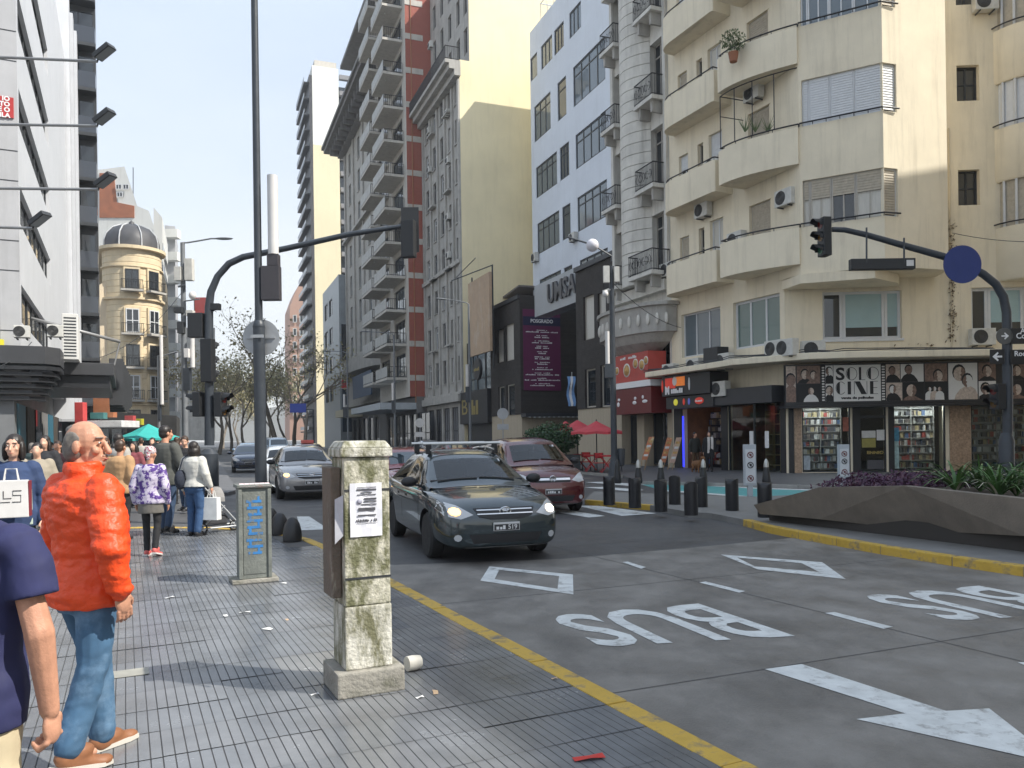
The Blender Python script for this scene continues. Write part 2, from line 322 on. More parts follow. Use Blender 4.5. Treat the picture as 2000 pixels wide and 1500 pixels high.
for c in cells:
    p = NP(c[1], c[2]); k = rt.choice([0,0,0,1,1,2,2]) if mnoise.noise((c[1]*.5, c[2]*.4, 3)) < .42 else 3
    dz = rt.uniform(-.002, .0015)
    if id(c) in near:
        o = link('tile', TM[k][0], slab); o.location = (p.x, p.y, dz); o.rotation_euler = (rt.uniform(-.004,.004), rt.uniform(-.004,.004), YN)
    else:
        src = TM[k][1]; n0 = len(rest.v); cs, sn = math.cos(YN), math.sin(YN)
        rest.v += [Vector((p.x+v.x*cs-v.y*sn, p.y+v.x*sn+v.y*cs, v.z+dz)) for v in src.v]; rest.f += [[n0+q for q in f] for f in src.f]; rest.mi += [4 if q else k for q in src.mi]; rest.sm += src.sm
rest.build('tile_field', tile_mats+[groove], slab, kind='stuff', recalc=False)
# --- far pavements
fp_r = [FP(15,150), FP(15,27)]+[gp(1240,942), gp(1420,946), gp(1640,952), gp(1900,950), Vector((45,22.5,0)), Vector((60,60,0)), FP(24,150)]
pav_r = structure(sheet('far_pavement', fp_r[::-1], -.13, .04, far_pave))
fp_l = [FP(.9,170), FP(-30,170), FP(-30,24.6), FP(-.4,24.6), FP(.6,25.2), FP(.9,26.4)]
pav_l = structure(sheet('far_pavement', fp_l, -.13, .04, far_pave))
for pts, par in (([FP(15,27+i*1.6) for i in range(40)], pav_r), ([gp(1240,942)+(gp(1420,946)-gp(1240,942))*(i/4) for i in range(5)], pav_r), ([gp(1420,946)+(gp(1640,952)-gp(1420,946))*(i/3) for i in range(4)], pav_r)):
    for i in range(len(pts)-1):
        a, b = Vector(pts[i]), Vector(pts[i+1]); t = (b-a).normalized(); n = Vector((-t.y, t.x, 0)); n = n if n.y < 0 or n.x < 0 else -n
        mb = MB(); q = [a+t*.01, b-t*.01, b-t*.01+n*.16, a+t*.01+n*.16]; mb.prism([(p.x, p.y) for p in q], -.13, .045); mb.build('kerb_stone', mat('kerb_granite', (.3,.29,.27), .75, .15, 3), par)
# --- traffic island with the planter and bollards
isl_near = [gp(x, y, ZR) for x, y in ((1142,986),(1270,997),(1345,1011),(1390,1014),(1452,1027),(1500,1041),(1560,1053),(1720,1083),(1860,1106),(2000,1127),(2300,1185))]
isl_far = [gp(x, y, ZR) for x, y in ((2300,1000),(2000,978),(1620,972),(1480,979),(1330,975),(1160,968))]
island = structure(sheet('traffic_island', (isl_near+isl_far), -.13, .055, mat('island_cement', (.2,.195,.185), .75, .16, 2.5, .2, 70)))
for i in range(len(isl_near)-1):
    if i in (1, 2, 3): continue
    a0, b0 = isl_near[i], isl_near[i+1]; n_ = max(1, round((b0-a0).length/.9))
    for k in range(n_):
        a, b = a0.lerp(b0, k/n_), a0.lerp(b0, (k+1)/n_); t = (b-a).normalized(); n = Vector((t.y, -t.x, 0)); ins = t*.005
        mb = MB(); q = [a+ins-n*.14, b-ins-n*.14, b-ins+n*.01, a+ins+n*.01]; mb.prism([(p.x, p.y) for p in q], -.13, .06); mb.build('kerb_stone', yellow_paint, island, bevel=.015)
# ------------------------------------------------------------------ building helpers
G_dark = glass('glass_dark', (.02,.025,.03)); G_sky = glass('glass_pale', (.12,.15,.17), .05); G_green = glass('glass_green', (.10,.16,.15), .05)
G_blue = glass('glass_blue', (.03,.05,.075), .04)
alu = mat('aluminium_white', (.6,.61,.62), .45, .05); dark_metal = mat('dark_metal', (.03,.033,.037), .5, .1, 6); iron = mat('wrought_iron', (.018,.018,.02), .5, 0)
black_fascia = mat('black_fascia', (.02,.021,.024), .45, .1, 4); shut_w = mat('shutter_white', (.62,.63,.64), .6, .06, 8); shut_b = mat('shutter_beige', (.42,.37,.29), .7, .15, 8)
curtain = mat('curtain', (.55,.53,.48), .9, .1, 6, sp=(8,8,.4))
def wall_open(mb, x0, x1, z0, z1, y, ops, reveal=.2, m=0, mr=None):
    ops = [o for o in ops if o[1] > x0 and o[0] < x1 and o[3] > z0 and o[2] < z1]
    xs = sorted(set([x0, x1]+[min(max(v, x0), x1) for o in ops for v in o[:2]])); zs = sorted(set([z0, z1]+[min(max(v, z0), z1) for o in ops for v in o[2:4]]))
    mb.m = m
    for a, b in zip(xs, xs[1:]):
        if b-a < 1e-5: continue
        run = None
        for c, d in zip(zs, zs[1:]):
            mx_, mz = (a+b)/2, (c+d)/2; hole = any(o[0] < mx_ < o[1] and o[2] < mz < o[3] for o in ops)
            if hole:
                if run is not None: mb.quad((a,y,run),(b,y,run),(b,y,c),(a,y,c)); run = None
            elif run is None: run = c
        if run is not None: mb.quad((a,y,run),(b,y,run),(b,y,z1),(a,y,z1))
    if mr is not None: mb.m = mr
    for o in ops:
        a, b, c, d = max(o[0],x0), min(o[1],x1), max(o[2],z0), min(o[3],z1); r = y+reveal
        mb.quad((a,y,c),(a,y,d),(a,r,d),(a,r,c)); mb.quad((b,y,c),(b,r,c),(b,r,d),(b,y,d)); mb.quad((a,y,c),(a,r,c),(b,r,c),(b,y,c)); mb.quad((a,y,d),(b,y,d),(b,r,d),(a,r,d))
    mb.m = m
def block(parent, W, x0, x1, z0, z1, depth, ops, m, y=0, reveal=.22, name='wall', ends=(None, None)):
    mb = MB(W); wall_open(mb, x0, x1, z0, z1, y, ops, reveal)
    mats = [m]; 
    for i, e in enumerate(ends):
        if e is not None and e not in mats: mats.append(e)
    mb.m = mats.index(ends[0]) if ends[0] else 0; mb.quad((x0,y,z0),(x0,y,z1),(x0,y+depth,z1),(x0,y+depth,z0))
    mb.m = mats.index(ends[1]) if ends[1] else 0; mb.quad((x1,y,z0),(x1,y+depth,z0),(x1,y+depth,z1),(x1,y,z1))
    mb.m = 0; mb.quad((x0,y+depth,z0),(x0,y+depth,z1),(x1,y+depth,z1),(x1,y+depth,z0)); mb.quad((x0,y,z1),(x1,y,z1),(x1,y+depth,z1),(x0,y+depth,z1))
    return mb.build(name, mats, parent, recalc=False)
def window(parent, W, r, y=.15, nx=2, nz=1, fm=None, gm=None, fw=.06, name='window', sill=None, shutter=None, sh=1.0, top=0):
    x0, x1, z0, z1 = r; mb = MB(W); t = .05
    mb.box(x0,x0+fw,y-t,y,z0,z1); mb.box(x1-fw,x1,y-t,y,z0,z1); mb.box(x0+fw,x1-fw,y-t,y,z0,z0+fw); mb.box(x0+fw,x1-fw,y-t,y,z1-fw,z1)
    for k in range(1, nx): xm = x0+(x1-x0)*k/nx; mb.box(xm-fw*.45,xm+fw*.45,y-t+.004,y-.004,z0+fw,z1-fw)
    for k in range(1, nz): zm = z0+(z1-z0)*k/nz; mb.box(x0+fw,x1-fw,y-t+.007,y-.007,zm-fw*.4,zm+fw*.4)
    if top: zm = z1-(z1-z0)*top; mb.box(x0+fw,x1-fw,y-t+.007,y-.007,zm-fw*.4,zm+fw*.4)
    w = mb.build(name, fm or alu, parent, recalc=False)
    p = MB(W); p.quad((x0+.01,y-.012,z0+.01),(x1-.01,y-.012,z0+.01),(x1-.01,y-.012,z1-.01),(x0+.01,y-.012,z1-.01)); p.build('pane', gm or G_dark, w, recalc=False)
    if sill: s = MB(W); s.box(x0-.08,x1+.08,-.10,y-.06,z0-.1,z0); s.build('sill', sill, w, recalc=False)
    if shutter:
        s = MB(W); zt = z1-fw; zb = z1-(z1-z0)*sh; n = max(3, int((zt-zb)/.09))
        for k in range(n):
            a = zt-(zt-zb)*k/n; b = zt-(zt-zb)*(k+1)/n; s.quad((x0+fw,y-.075,b),(x1-fw,y-.075,b),(x1-fw,y-.055,a),(x0+fw,y-.055,a)); s.quad((x0+fw,y-.055,b),(x1-fw,y-.055,b),(x1-fw,y-.075,b),(x0+fw,y-.075,b))
        s.build('shutter', shutter, w, recalc=False)
    return w
def rail(mb, pts, z0, h, step=.13, r=.009, top=.02):
    for a, b in zip(pts, pts[1:]):
        a, b = Vector(a), Vector(b); L_ = (b-a).length; n = max(1, int(L_/step))
        for k in range(n+1):
            p = a.lerp(b, k/n); mb.tube([(p.x,p.y,z0),(p.x,p.y,z0+h)], r, 4, False)
        mb.tube([(a.x,a.y,z0+h),(b.x,b.y,z0+h)], top, 6); mb.tube([(a.x,a.y,z0+.08),(b.x,b.y,z0+.08)], top*.7, 4)
AC_case = mat('ac_casing', (.55,.54,.5), .5, .12, 5, streak=.25); AC_fan = mat('ac_grille', (.05,.05,.05), .5, 0)
def ac_unit(W, x, z, label, y=0, w=.8, h=.55, d=.32, group='air conditioning units on the facades'):
    c = W.pt(x, y-.06-d/2, z); t = thing('air_conditioner', label, 'air conditioner', c, group=group)
    mb = MB(W); mb.box(x-w/2,x+w/2,y-.06-d,y-.06,z,z+h); mb.build('casing', AC_case, t, bevel=.02)
    mb = MB(W); cx, cz, r = x-w*.14, z+h/2, h*.40
    for rr in (1, .78, .56, .34):
        ring = []; 
        for k in range(16):
            a = 2*math.pi*k/16; ring.append((cx+r*rr*math.cos(a), y-.066-d, cz+r*rr*math.sin(a)))
        mb.tube(ring+[ring[0]], .012, 4, False)
    n = len(mb.v); mb.add([(cx+r*math.cos(2*math.pi*k/16), y-.0635-d, cz+r*math.sin(2*math.pi*k/16)) for k in range(16)], [tuple(range(16))]); mb.build('fan_grille', AC_fan, t, recalc=False)
    for xx in (x-w*.3, x+w*.3): mb = MB(W); mb.extr([(xx-.02,z-.01),(xx+.02,z-.01),(xx+.02,z-.05),(xx-.02,z-.05)], y-.06-d, y); mb.build('bracket', dark_metal, t, recalc=False)
    return t
def arch_ops(x0, x1, z0, z1): return (x0, x1, z0, z1)
# ------------------------------------------------------------------ right side of the avenue
WR = Wall(FP(20.2,150), FP(20.2,20))
def xs_(px, y=0): return WR.qx(px, y)
stone = mat('stone_grey', (.38,.365,.335), .85, .18, 1.2, .15, 20, streak=.5); stone_d = mat('stone_dark', (.17,.165,.16), .85, .2, 1.5, .15, 20, streak=.4)
stone_w = mat('stone_white', (.6,.58,.53), .85, .14, 1.2, .1, 20, streak=.45); ochre = mat('blind_wall_ochre', (.80,.70,.46), .9, .08, .25, .05, 20, streak=.12)
cream = mat('cream_render', (.755,.675,.52), .88, .08, .7, .1, 25, streak=.3); white_r = mat('white_render', (.66,.70,.76), .85, .05, .5, streak=.12)
brick_r = brickmat('red_brick', (.36,.07,.045), (.3,.06,.04), (.3,.17,.13), 1, bw=.28, rh=.09, rot=0.37)
brown = brickmat('dark_brown_brick', (.045,.038,.033), (.035,.03,.027), (.03,.026,.024), 1, bw=.3, rh=.1, rot=-1.2)
band_w = mat('band_concrete', (.5,.47,.42), .85, .1, 2, streak=.3)
# ---- grey classical building with the ochre blind wall
xa, xb = xs_(832), xs_(905); GZ = 33.2
b1 = thing('grey_classical_building', 'grey ornate building with iron balcony near its top and tall plain ochre side wall', 'building', WR.pt(xb,0,0))
cols = [xa+(xb-xa)*f for f in (.12,.33,.54,.75,.92)]; ops = []
floors = [6.4+3.35*k for k in range(8)]
for z in floors:
    for i, c in enumerate(cols): ops.append((c-.5, c+.5, z, z+2.1))
ops_g = [(xa+.6+k*2.6, xa+2.6+k*2.6, .1, 4.2) for k in range(int((xb-xa-1)/2.6))]
block(b1, WR, xa, xb, 0, GZ, 17, ops+ops_g, stone, ends=(stone, ochre))
for i, o in enumerate(ops): window(b1, WR, o, .2, 2, 1, stone_d if i % 3 else alu, [G_dark, G_blue, G_dark][i % 3], .09, top=.25, sill=stone)
for o in ops_g: window(b1, WR, o, .2, 3, 2, dark_metal, mat('roller_shutter_grey', (.16,.16,.165), .6, .15, 3, sp=(1,1,8)), .1, 'shop_shutter')
mb = MB(WR)
for f in (0, .225, .435, .645, .84, 1): x = xa+.22+(xb-xa-.44)*f; mb.box(x-.22,x+.22,-.16,0,5.3,GZ-1.6)
mb.build('pilaster', stone, b1, recalc=False)
for z, d_, h_ in ((4.6,.5,.6),(5.2,.28,.25),(16.2,.3,.35),(GZ-1.5,.55,.5),(GZ-1.0,1.0,.45),(GZ-.55,1.35,.3)):
    mb = MB(WR); mb.box(xa-.02,xb+(.35 if z > 20 else .02),-d_,-.001,z,z+h_); mb.build('cornice', stone, b1, recalc=False)
mb = MB(WR); rail(mb, [(xa,-1.3,0),(xb+.3,-1.3,0),(xb+.3,-.1,0)], GZ-.25, 1.1, .16, .02, .04); mb.build('balcony_railing', iron, b1, recalc=False)
up = [(c-.5,c+.5,z,z+2.2) for z in (34.2,37.6,41) for c in cols]
block(b1, WR, xa, xb-.02, GZ, 45, 16.9, up, stone, y=.9, name='attic_wall', ends=(stone, ochre))
W1b = Wall(WR.pt(0,.9,0), WR.pt(10,.9,0))
for o in up: window(b1, W1b, o, .2, 2, 1, stone_d, G_dark, .08)
mb = MB(WR)
for z in floors[1::2]:
    for c in cols[1:4:2]: mb = MB(WR); mb.box(c-.8,c+.8,-.5,-.002,z-.25,z-.1); mb.build('balcony_slab', stone, b1, recalc=False)
pass
for i, (px, py) in enumerate(((845,95),(878,228),(880,320),(843,338),(881,505),(842,262),(880,430))):
    x, z = WR.q(px, py); ac_unit(WR, max(xa+.5, min(xb-.5, x)), z, 'air conditioner on grey ornate facade, %s' % ('topmost of them beside the red brick tower','just under the iron balcony','below the pair under the balcony','left column halfway up','low right column above the shutters','left column beneath the balcony','right column at mid height')[i], group='air conditioners on the grey facade')
# ---- red brick balcony tower
RY = -1.6
x0, x1 = xs_(742, RY), xs_(800, RY)
b2 = thing('balcony_apartment_tower', 'red brick and white apartment tower with two stacks of projecting balconies', 'building', WR.pt(x1,RY,0))
zr = [7.6+3.33*k for k in range(13)]; HT = 52; colL = x0+(x1-x0)*.22; colR = x0+(x1-x0)*.72; hw = (x1-x0)*.2
ops = [(c-hw*.8, c+hw*.8, z+.15, z+2.45) for z in zr for c in (colL, colR)]
block(b2, WR, x0, x1, 5.6, HT, 20, ops, band_w, y=RY, ends=(band_w, brick_r)); W2 = Wall(WR.pt(0,RY,0), WR.pt(10,RY,0))
for i, o in enumerate(ops): window(b2, W2, o, .2, 3, 1, dark_metal, [G_dark, G_blue, G_sky][i*7 % 3], .08)
WS = Wall(WR.pt(x1,RY,0), WR.pt(x1,RY+5,0))
for z in zr:
    mb = MB(WS); mb.box(-.02,1.75,-.05,-.002,z-.45,z+.1); mb.build('floor_band', band_w, b2, recalc=False)
panel_m = mat('balcony_panel', (.42,.42,.40), .6, .15, 4, streak=.3)
for i, z in enumerate(zr):
    for j, c in enumerate((colL, colR)):
        p = 2.0; mb = MB(WR); mb.box(c-hw,c+hw,RY-p,RY-.002,z-.3,z-.06); s = mb.build('balcony', band_w, b2, recalc=False)
        mb = MB(WR)
        for k in range(4): xk = c-hw+2*hw*k/4; mb.box(xk+.03,xk+2*hw/4-.03,RY-p,RY-p+.05,z+.02,z+1.0)
        mb.build('balcony_front', panel_m, s, recalc=False)
        mb = MB(WR); rail(mb, [(c+hw-.03,RY-p+.06,0),(c+hw-.03,RY-.05,0)], z-.06, 1.05, .18, .018, .035); mb.build('balcony_side_rail', iron, s, recalc=False); mb = MB(WR); rail(mb, [(c-hw+.03,RY-p+.06,0),(c-hw+.03,RY-.05,0)], z-.06, 1.05, .3, .018, .035); mb.build('balcony_side_rail', iron, s, recalc=False)
        if (i+j) % 2 == 0: mb = MB(WR); mb.tube([(c+hw*.5,RY-p*.7,z-.3),(c+hw*.5,RY-p*.7,z-.36)],.1,8); mb.box(c+.2,c+.9,RY-.7,RY-.3,z+.0,z+.6); mb.build('planter_box' if i % 3 else 'air_conditioner', AC_case, s, recalc=False)
mb = MB(WR); mb.tube([(x1+.06,RY+.55,5),(x1+.06,RY+.55,HT)],.05,6); mb.build('gas_pipe', mat('pipe_rust', (.35,.16,.08), .7, .1), b2, recalc=False)
block(b2, WR, x0, x1+.2, 0, 5.6, 19, [(x0+1+k*3.6, x0+4.2+k*3.6, .1, 4) for k in range(5)], stone_d, y=RY+.6, name='ground_floor_wall')
mb = MB(WR); mb.box(x0-2,x1+.1,RY-3.0,RY+.59,4.35,5.0); mb.build('street_canopy', mat('canopy_zinc', (.42,.45,.47), .5, .1, 2), b2, recalc=False)
for k in range(5): window(b2, WR, (x0+1+k*3.6, x0+4.2+k*3.6, .1, 4), RY+.75, 2, 2, dark_metal, G_dark, .1, 'shop_window')
# ---- ornate building with the great cornice
x2 = xs_(684); xo = x0-.05
b3 = thing('ornate_cornice_building', 'dark stone ornate building with a huge overhanging cornice', 'building', WR.pt(xo,0,0))
CZ = 45; cols = [x2+(xo-x2)*f for f in (.14,.38,.62,.86)]
ops = [(c-.8,c+.8,z,z+2.9) for z in [13.2+4.4*k for k in range(7)] for c in cols]
ops2 = [(c-.7,c+.7,z,z+2.4) for z in (47.5,51.5) for c in cols]
block(b3, WR, x2, xo, 6, CZ, 20, ops, stone, y=-.4, reveal=.3); W3 = Wall(WR.pt(0,-.4,0), WR.pt(10,-.4,0))
for i, o in enumerate(ops): window(b3, W3, o, .28, 2, 2, mat('shutter_bluegrey', (.16,.21,.24), .6, .1), [G_dark, G_blue][i % 2], .12, sill=stone)
block(b3, WR, x2, xo, CZ, 57, 18, ops2, stone, y=.9, name='attic_wall'); W3b = Wall(WR.pt(0,.9,0), WR.pt(10,.9,0))
for o in ops2: window(b3, W3b, o, .2, 2, 1, stone_d, G_dark, .1)
for z, d_, h_ in ((CZ-1.6,.9,.6),(CZ-1.0,1.9,.5),(CZ-.5,2.7,.55),(CZ+.05,3.0,.4),(12.4,.8,.5),(30.2,.6,.35),(56.4,.5,.5),(6.0,.7,.5)):
    mb = MB(WR); mb.box(x2-(d_ if z > 40 and z < 46 else 0),xo+.02,-.4-d_,-.402 if z < 50 else .898,z,z+h_); mb.build('cornice', stone_d if z > 40 else stone, b3, recalc=False)
for k in range(15):
    x = x2+.4+(xo-x2-.8)*k/14; mb = MB(WR); mb.box(x-.18,x+.18,-2.6,-.41,CZ-1.55,CZ-.52); mb.build('bracket', stone_d, b3, recalc=False)
for c in [x2+(xo-x2)*f for f in (.02,.26,.5,.74,.98)]:
    mb = MB(WR); mb.box(c-.35,c+.35,-.62,-.402,13,CZ-1.7); mb.build('pilaster', stone, b3, recalc=False)
for c in cols[::2]:                                     # dormers with pediments
    mb = MB(WR); mb.extr([(c-1.2,57),(c+1.2,57),(c+1.2,59.4),(c,60.6),(c-1.2,59.4)], .4, 3); mb.build('dormer', stone, b3, recalc=False)
mb = MB(WR); n=12                                     # bowed stone balcony low on the facade
mb.prism([(x2+1,-.4)]+[(x2+1+(xo-x2-2)*k/n, -.4-2.2*math.sin(math.pi*k/n)**.5) for k in range(n+1)]+[(xo-1,-.4)], 10.2, 11.9); mb.build('stone_balcony', stone, b3)
block(b3, WR, x2, xo, 0, 6, 18, [(x2+1+k*4,x2+4+k*4,.1,4.4) for k in range(5)], stone_d, y=.1, name='ground_floor_wall')
for k in range(5): window(b3, WR, (x2+1+k*4,x2+4+k*4,.1,4.4), .3, 2, 1, dark_metal, G_dark, .12, 'shop_window')
mb = MB(WR); mb.box(x2+2,x2+9,-2.6,.09,4.6,5.6); mb.build('shop_fascia', mat('fascia_cream', (.55,.5,.36), .7, .1), b3, recalc=False)
mb = MB(WR); r_ = WR.rect(690,737,727,770,-2.2); mb.box(r_[0],r_[1],-2.3,-2.2,r_[2],r_[3]); bs = mb.build('blank_sign_board', mat('sign_navy', (.015,.05,.11), .5, .1), at=WR.pt((r_[0]+r_[1])/2,-2.25,r_[2])); tag(bs, 'plain navy blue hanging board below the ornate building', 'sign')
# ---- grey metal-clad building
b4 = thing('metal_clad_building', 'low grey metal clad building with rounded corner before the tall tower', 'building', WR.pt(xs_(690),-1,0))
xm0, xm1 = xs_(632,-1.5), x2-.3; metal = mat('cladding_grey', (.30,.33,.35), .45, .1, 1, metal=.3); HM = 26
ops = [(xm0+2+k*5, xm0+5.5+k*5, z, z+2.6) for z in (7.5,12,16.5,21) for k in range(int((xm1-xm0-4)/5))]
block(b4, WR, xm0, xm1, 0, HM, 18, ops, metal, y=-1.5); W4 = Wall(WR.pt(0,-1.5,0), WR.pt(10,-1.5,0))
for o in ops: window(b4, W4, o, .15, 3, 1, dark_metal, G_dark, .1)
WS4 = Wall(WR.pt(xm1,-1.5,0), WR.pt(xm1,8,0))
for (a, b, c, d), m_ in (((.3,5,13.2,18.6), G_dark), ((.3,5,2.6,9), G_blue), ((.2,5.2,20,HM-.3), metal)):
    mb = MB(WS4); mb.box(a,b,-.12,-.002,c,d); mb.build('window_band' if m_ is not metal else 'cladding_panel', m_, b4, recalc=False)
mb = MB(WS4); mb.box(.1,3.4,-.5,-.13,9.0,13); sg = mb.build('shop_billboard', mat('billboard_white', (.7,.72,.75), .5, .05), at=WS4.pt(1.7,-.3,9)); tag(sg, 'white billboard with red foot and blue lettering lines on the metal clad building', 'billboard')
mb = MB(WS4); mb.box(.12,2.4,-.515,-.501,9.05,10.4); mb.build('red_strip', mat('sign_red', (.6,.04,.05), .5, 0), sg, recalc=False); sg.children[-1].location = (0,0,0)
for z in (11.9,11.4,10.9): mb = MB(WS4); mb.box(.7,2.2,-.515,-.501,z,z+.2); mb.build('lettering_line', mat('sign_ink', (.03,.05,.15), .5, 0), sg, recalc=False)
# ---- tall tower with cream blind wall
P0 = at(613,400,160); P1 = at(690,400,160); WT = Wall(P0, P0+nF*((P1-P0).length)); wT = WT.w; HT4 = 77
b5 = thing('tall_tower', 'tall slab tower with pale cream blind wall and dark balcony edge', 'building', P0*1.0-Vector((0,0,P0.z)))
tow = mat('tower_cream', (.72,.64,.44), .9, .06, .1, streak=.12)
mb = MB(WT); mb.box(0,wT*.66,0,16,0,HT4-16); mb.build('wall', tow, b5, recalc=False)
mb = MB(WT); mb.box(0,wT*.66,0,16,HT4-15.998,HT4); mb.build('parapet', mat('tower_white', (.72,.72,.68), .9, .06, .1), b5, recalc=False)
mb = MB(WT); mb.box(wT*.66+.02,wT*1.6,1.5,16,0,HT4-3); mb.build('glass_column', G_dark, b5, recalc=False)
for k in range(22):
    z = 6+3.3*k; mb = MB(WT); mb.box(wT*.7,wT*1.55,.6,1.49,z,z+.9); mb.build('balcony', mat('balcony_grey', (.2,.2,.21), .6, .1), b5, recalc=False)
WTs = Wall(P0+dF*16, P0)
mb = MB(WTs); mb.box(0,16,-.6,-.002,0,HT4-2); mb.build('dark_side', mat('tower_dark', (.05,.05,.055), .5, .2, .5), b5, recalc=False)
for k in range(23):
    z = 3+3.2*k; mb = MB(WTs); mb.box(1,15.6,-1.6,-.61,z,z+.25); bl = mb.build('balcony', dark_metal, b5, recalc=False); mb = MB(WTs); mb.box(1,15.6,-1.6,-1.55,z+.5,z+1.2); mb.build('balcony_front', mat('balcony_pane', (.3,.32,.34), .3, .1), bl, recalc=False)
mb = MB(WT); mb.box(1,5.5,4,10,HT4,HT4+3); mb.build('roof_house', band_w, b5, recalc=False)
# ---- low buildings in front of the ochre wall
x3, x4 = xb+.05, xs_(958)
b6 = thing('glass_front_shop', 'narrow black shop with mirrored window columns and gold lettering', 'building', WR.pt(x4,.3,0))
block(b6, WR, x3, x4, 0, 9.4, 8, [(x3+.3,x4-.3,3.6,9)], black_fascia, y=.3)
for k in range(3):
    w_ = (x4-x3-.8)/3; window(b6, WR, (x3+.4+k*w_, x3+.3+(k+1)*w_, 3.7, 8.9), .48, 1, 2, dark_metal, G_sky, .1)
r_ = WR.rect(898,768,945,826,-.3); mb = MB(WR); mb.box(r_[0],x4-.02,-.3,.298,r_[2],r_[3]); fs_ = mb.build('fascia', black_fascia, b6, recalc=False)
mb = MB(WR); wall_text(mb, 'BI', r_[0]+(x4-r_[0])*.24, -.312, (r_[2]+r_[3])/2, 1.3, (x4-r_[0])*.3); [mb.box(r_[0]+(x4-r_[0])*.56+a, r_[0]+(x4-r_[0])*.56+b, -.322, -.302, (r_[2]+r_[3])/2+c, (r_[2]+r_[3])/2+d) for a, b, c, d in strokes(3, (x4-r_[0])*.26, 1.2, 2)]; mb.build('gold_lettering', mat('gold', (.35,.28,.1), .4, 0, metal=.5), fs_, recalc=False)
mb = MB(WR); mb.box(x3+.2,x4-.2,.32,.4,.1,2.8); mb.build('shop_door', G_dark, b6, recalc=False)
r_ = WR.rect(914,555,957,685,-1.2); bb = thing('billboard', 'weathered tan billboard on a steel frame above the black shop', 'billboard', WR.pt(r_[1],-1.2,r_[2]))
mb = MB(WR); mb.box(r_[0],r_[1],-1.2,-1.0,r_[2],r_[3]); mb.build('panel', mat('billboard_tan', (.42,.30,.20), .7, .12, 1.5, blotch=((.5,.42,.33), .9, .55, .7, (1,1,.4))), bb, recalc=False)
mb = MB(WR)
for xx in (r_[0]+.1,r_[1]-.1): mb.tube([(xx,-.9,r_[2]-1.2),(xx,-.9,r_[3]+.5)],.06,6)
mb.tube([(r_[0]-1,-2.2,r_[3]+.4),(r_[1],-.9,r_[3]+.5)],.04,6); mb.tube([(r_[0],-2.2,r_[3]+.4),(r_[1],-2.2,r_[3]+.9)],.03,6); mb.build('frame', dark_metal, bb, recalc=False)
r_ = WR.rect(918,705,952,738,-1.6); cx_, cz_, rad = (r_[0]+r_[1])/2, (r_[2]+r_[3])/2, (r_[3]-r_[2])/2
mb = MB(WR); mb.lathe([(.01,-1.75),(rad,-1.75),(rad,-1.55),(.01,-1.55)], (cx_,0,cz_), 24, 'y'); ds = mb.build('round_sign', black_fascia, at=WR.pt(cx_,-1.6,cz_)); tag(ds, 'round black hanging sign with a gold band on the narrow black shop', 'sign')
mb = MB(WR); [mb.box(cx_+a, cx_+b, -1.765, -1.752, cz_+c, cz_+d) for a, b, c, d in strokes(6, rad*1.5, .26, 3)]; mb.build('lettering', MATS['gold'], ds, recalc=False)
xr0, xr1 = xs_(962,4), xs_(1024,4)
b6b = thing('corrugated_roof_house', 'small rendered rooftop house with rusty sheet roof beside the ochre wall', 'building', WR.pt(x4+3,6,0))
mb = MB(WR); mb.box(xr0,xr1,4,7.9,0,12.9); mb.build('wall', stone_w, b6b, recalc=False); mb = MB(WR); mb.extr([(xr0-.3,13.0),(xr1,13.7),(xr1,13.85),(xr0-.3,13.15)],3.6,8.1); mb.build('roof', mat('sheet_roof', (.16,.14,.13), .7, .2, 3), b6b, recalc=False)
# ---- dark brown university building
x5 = xs_(1016); x6 = xs_(1126); x7 = xs_(1203); BZ = 11.3
b7 = thing('dark_brick_building', 'dark brown brick university building with two wings and recessed entrance', 'building', WR.pt(x6,0,0))
beige_st = mat('beige_plinth', (.42,.36,.27), .85, .12, 2, sp=(6,6,.4)); frame_b = mat('window_frame_beige', (.42,.39,.34), .6, .08)
ops1 = [WR.rect(*q) for q in ((971,646,984,706),(987,636,1004,702),(973,756,986,815),(989,752,1006,812))]
ops2 = [WR.rect(*q) for q in ((1139,581,1161,660),(1167,574,1184,655),(1142,722,1164,795),(1172,714,1192,794))]
block(b7, WR, x4, x5, 3.1, BZ, 9, ops1, brown); block(b7, WR, x6, x7, 3.1, BZ, 9, ops2, brown)
for i, o in enumerate(ops1+ops2): window(b7, WR, o, .18, 1, 1, frame_b, curtain if i % 4 in (0,1) else G_dark, .09)
for a, b in ((x4,x5),(x6,x7)):
    mb = MB(WR); mb.box(a,b-.001,.05,9,0,3.098); mb.build('plinth', beige_st, b7, recalc=False)
    mb = MB(WR); mb.box(a-.0,b,-.12,-.002,BZ-.25,BZ+.02); mb.build('coping', dark_metal, b7, recalc=False)
mb = MB(WR); mb.box(x5+.002,x6-.002,4.6,9,0,BZ-.5); mb.build('recessed_wall', mat('recess_dark', (.05,.048,.047), .8, .15, 2), b7, recalc=False)
for k in range(3): window(b7, Wall(WR.pt(0,4.4,0), WR.pt(10,4.4,0)), (x5+.6+k*2.4, x5+2.7+k*2.4, .2, 2.9), .15, 2, 1, dark_metal, G_dark, .08, 'entrance_door')
WB = Wall(WR.pt(x5,0,0), WR.pt(x5,6,0))
mb = MB(WB); mb.box(0,4.6,-.9,-.002,2.9,3.15); mb.build('entrance_canopy', dark_metal, b7, recalc=False)
for i in range(12): mb = MB(WB); mb.box(.2+i*.36,.34+i*.36,-.95,-.901,2.84,2.9); mb.build('canopy_bulb', alu, b7, recalc=False)
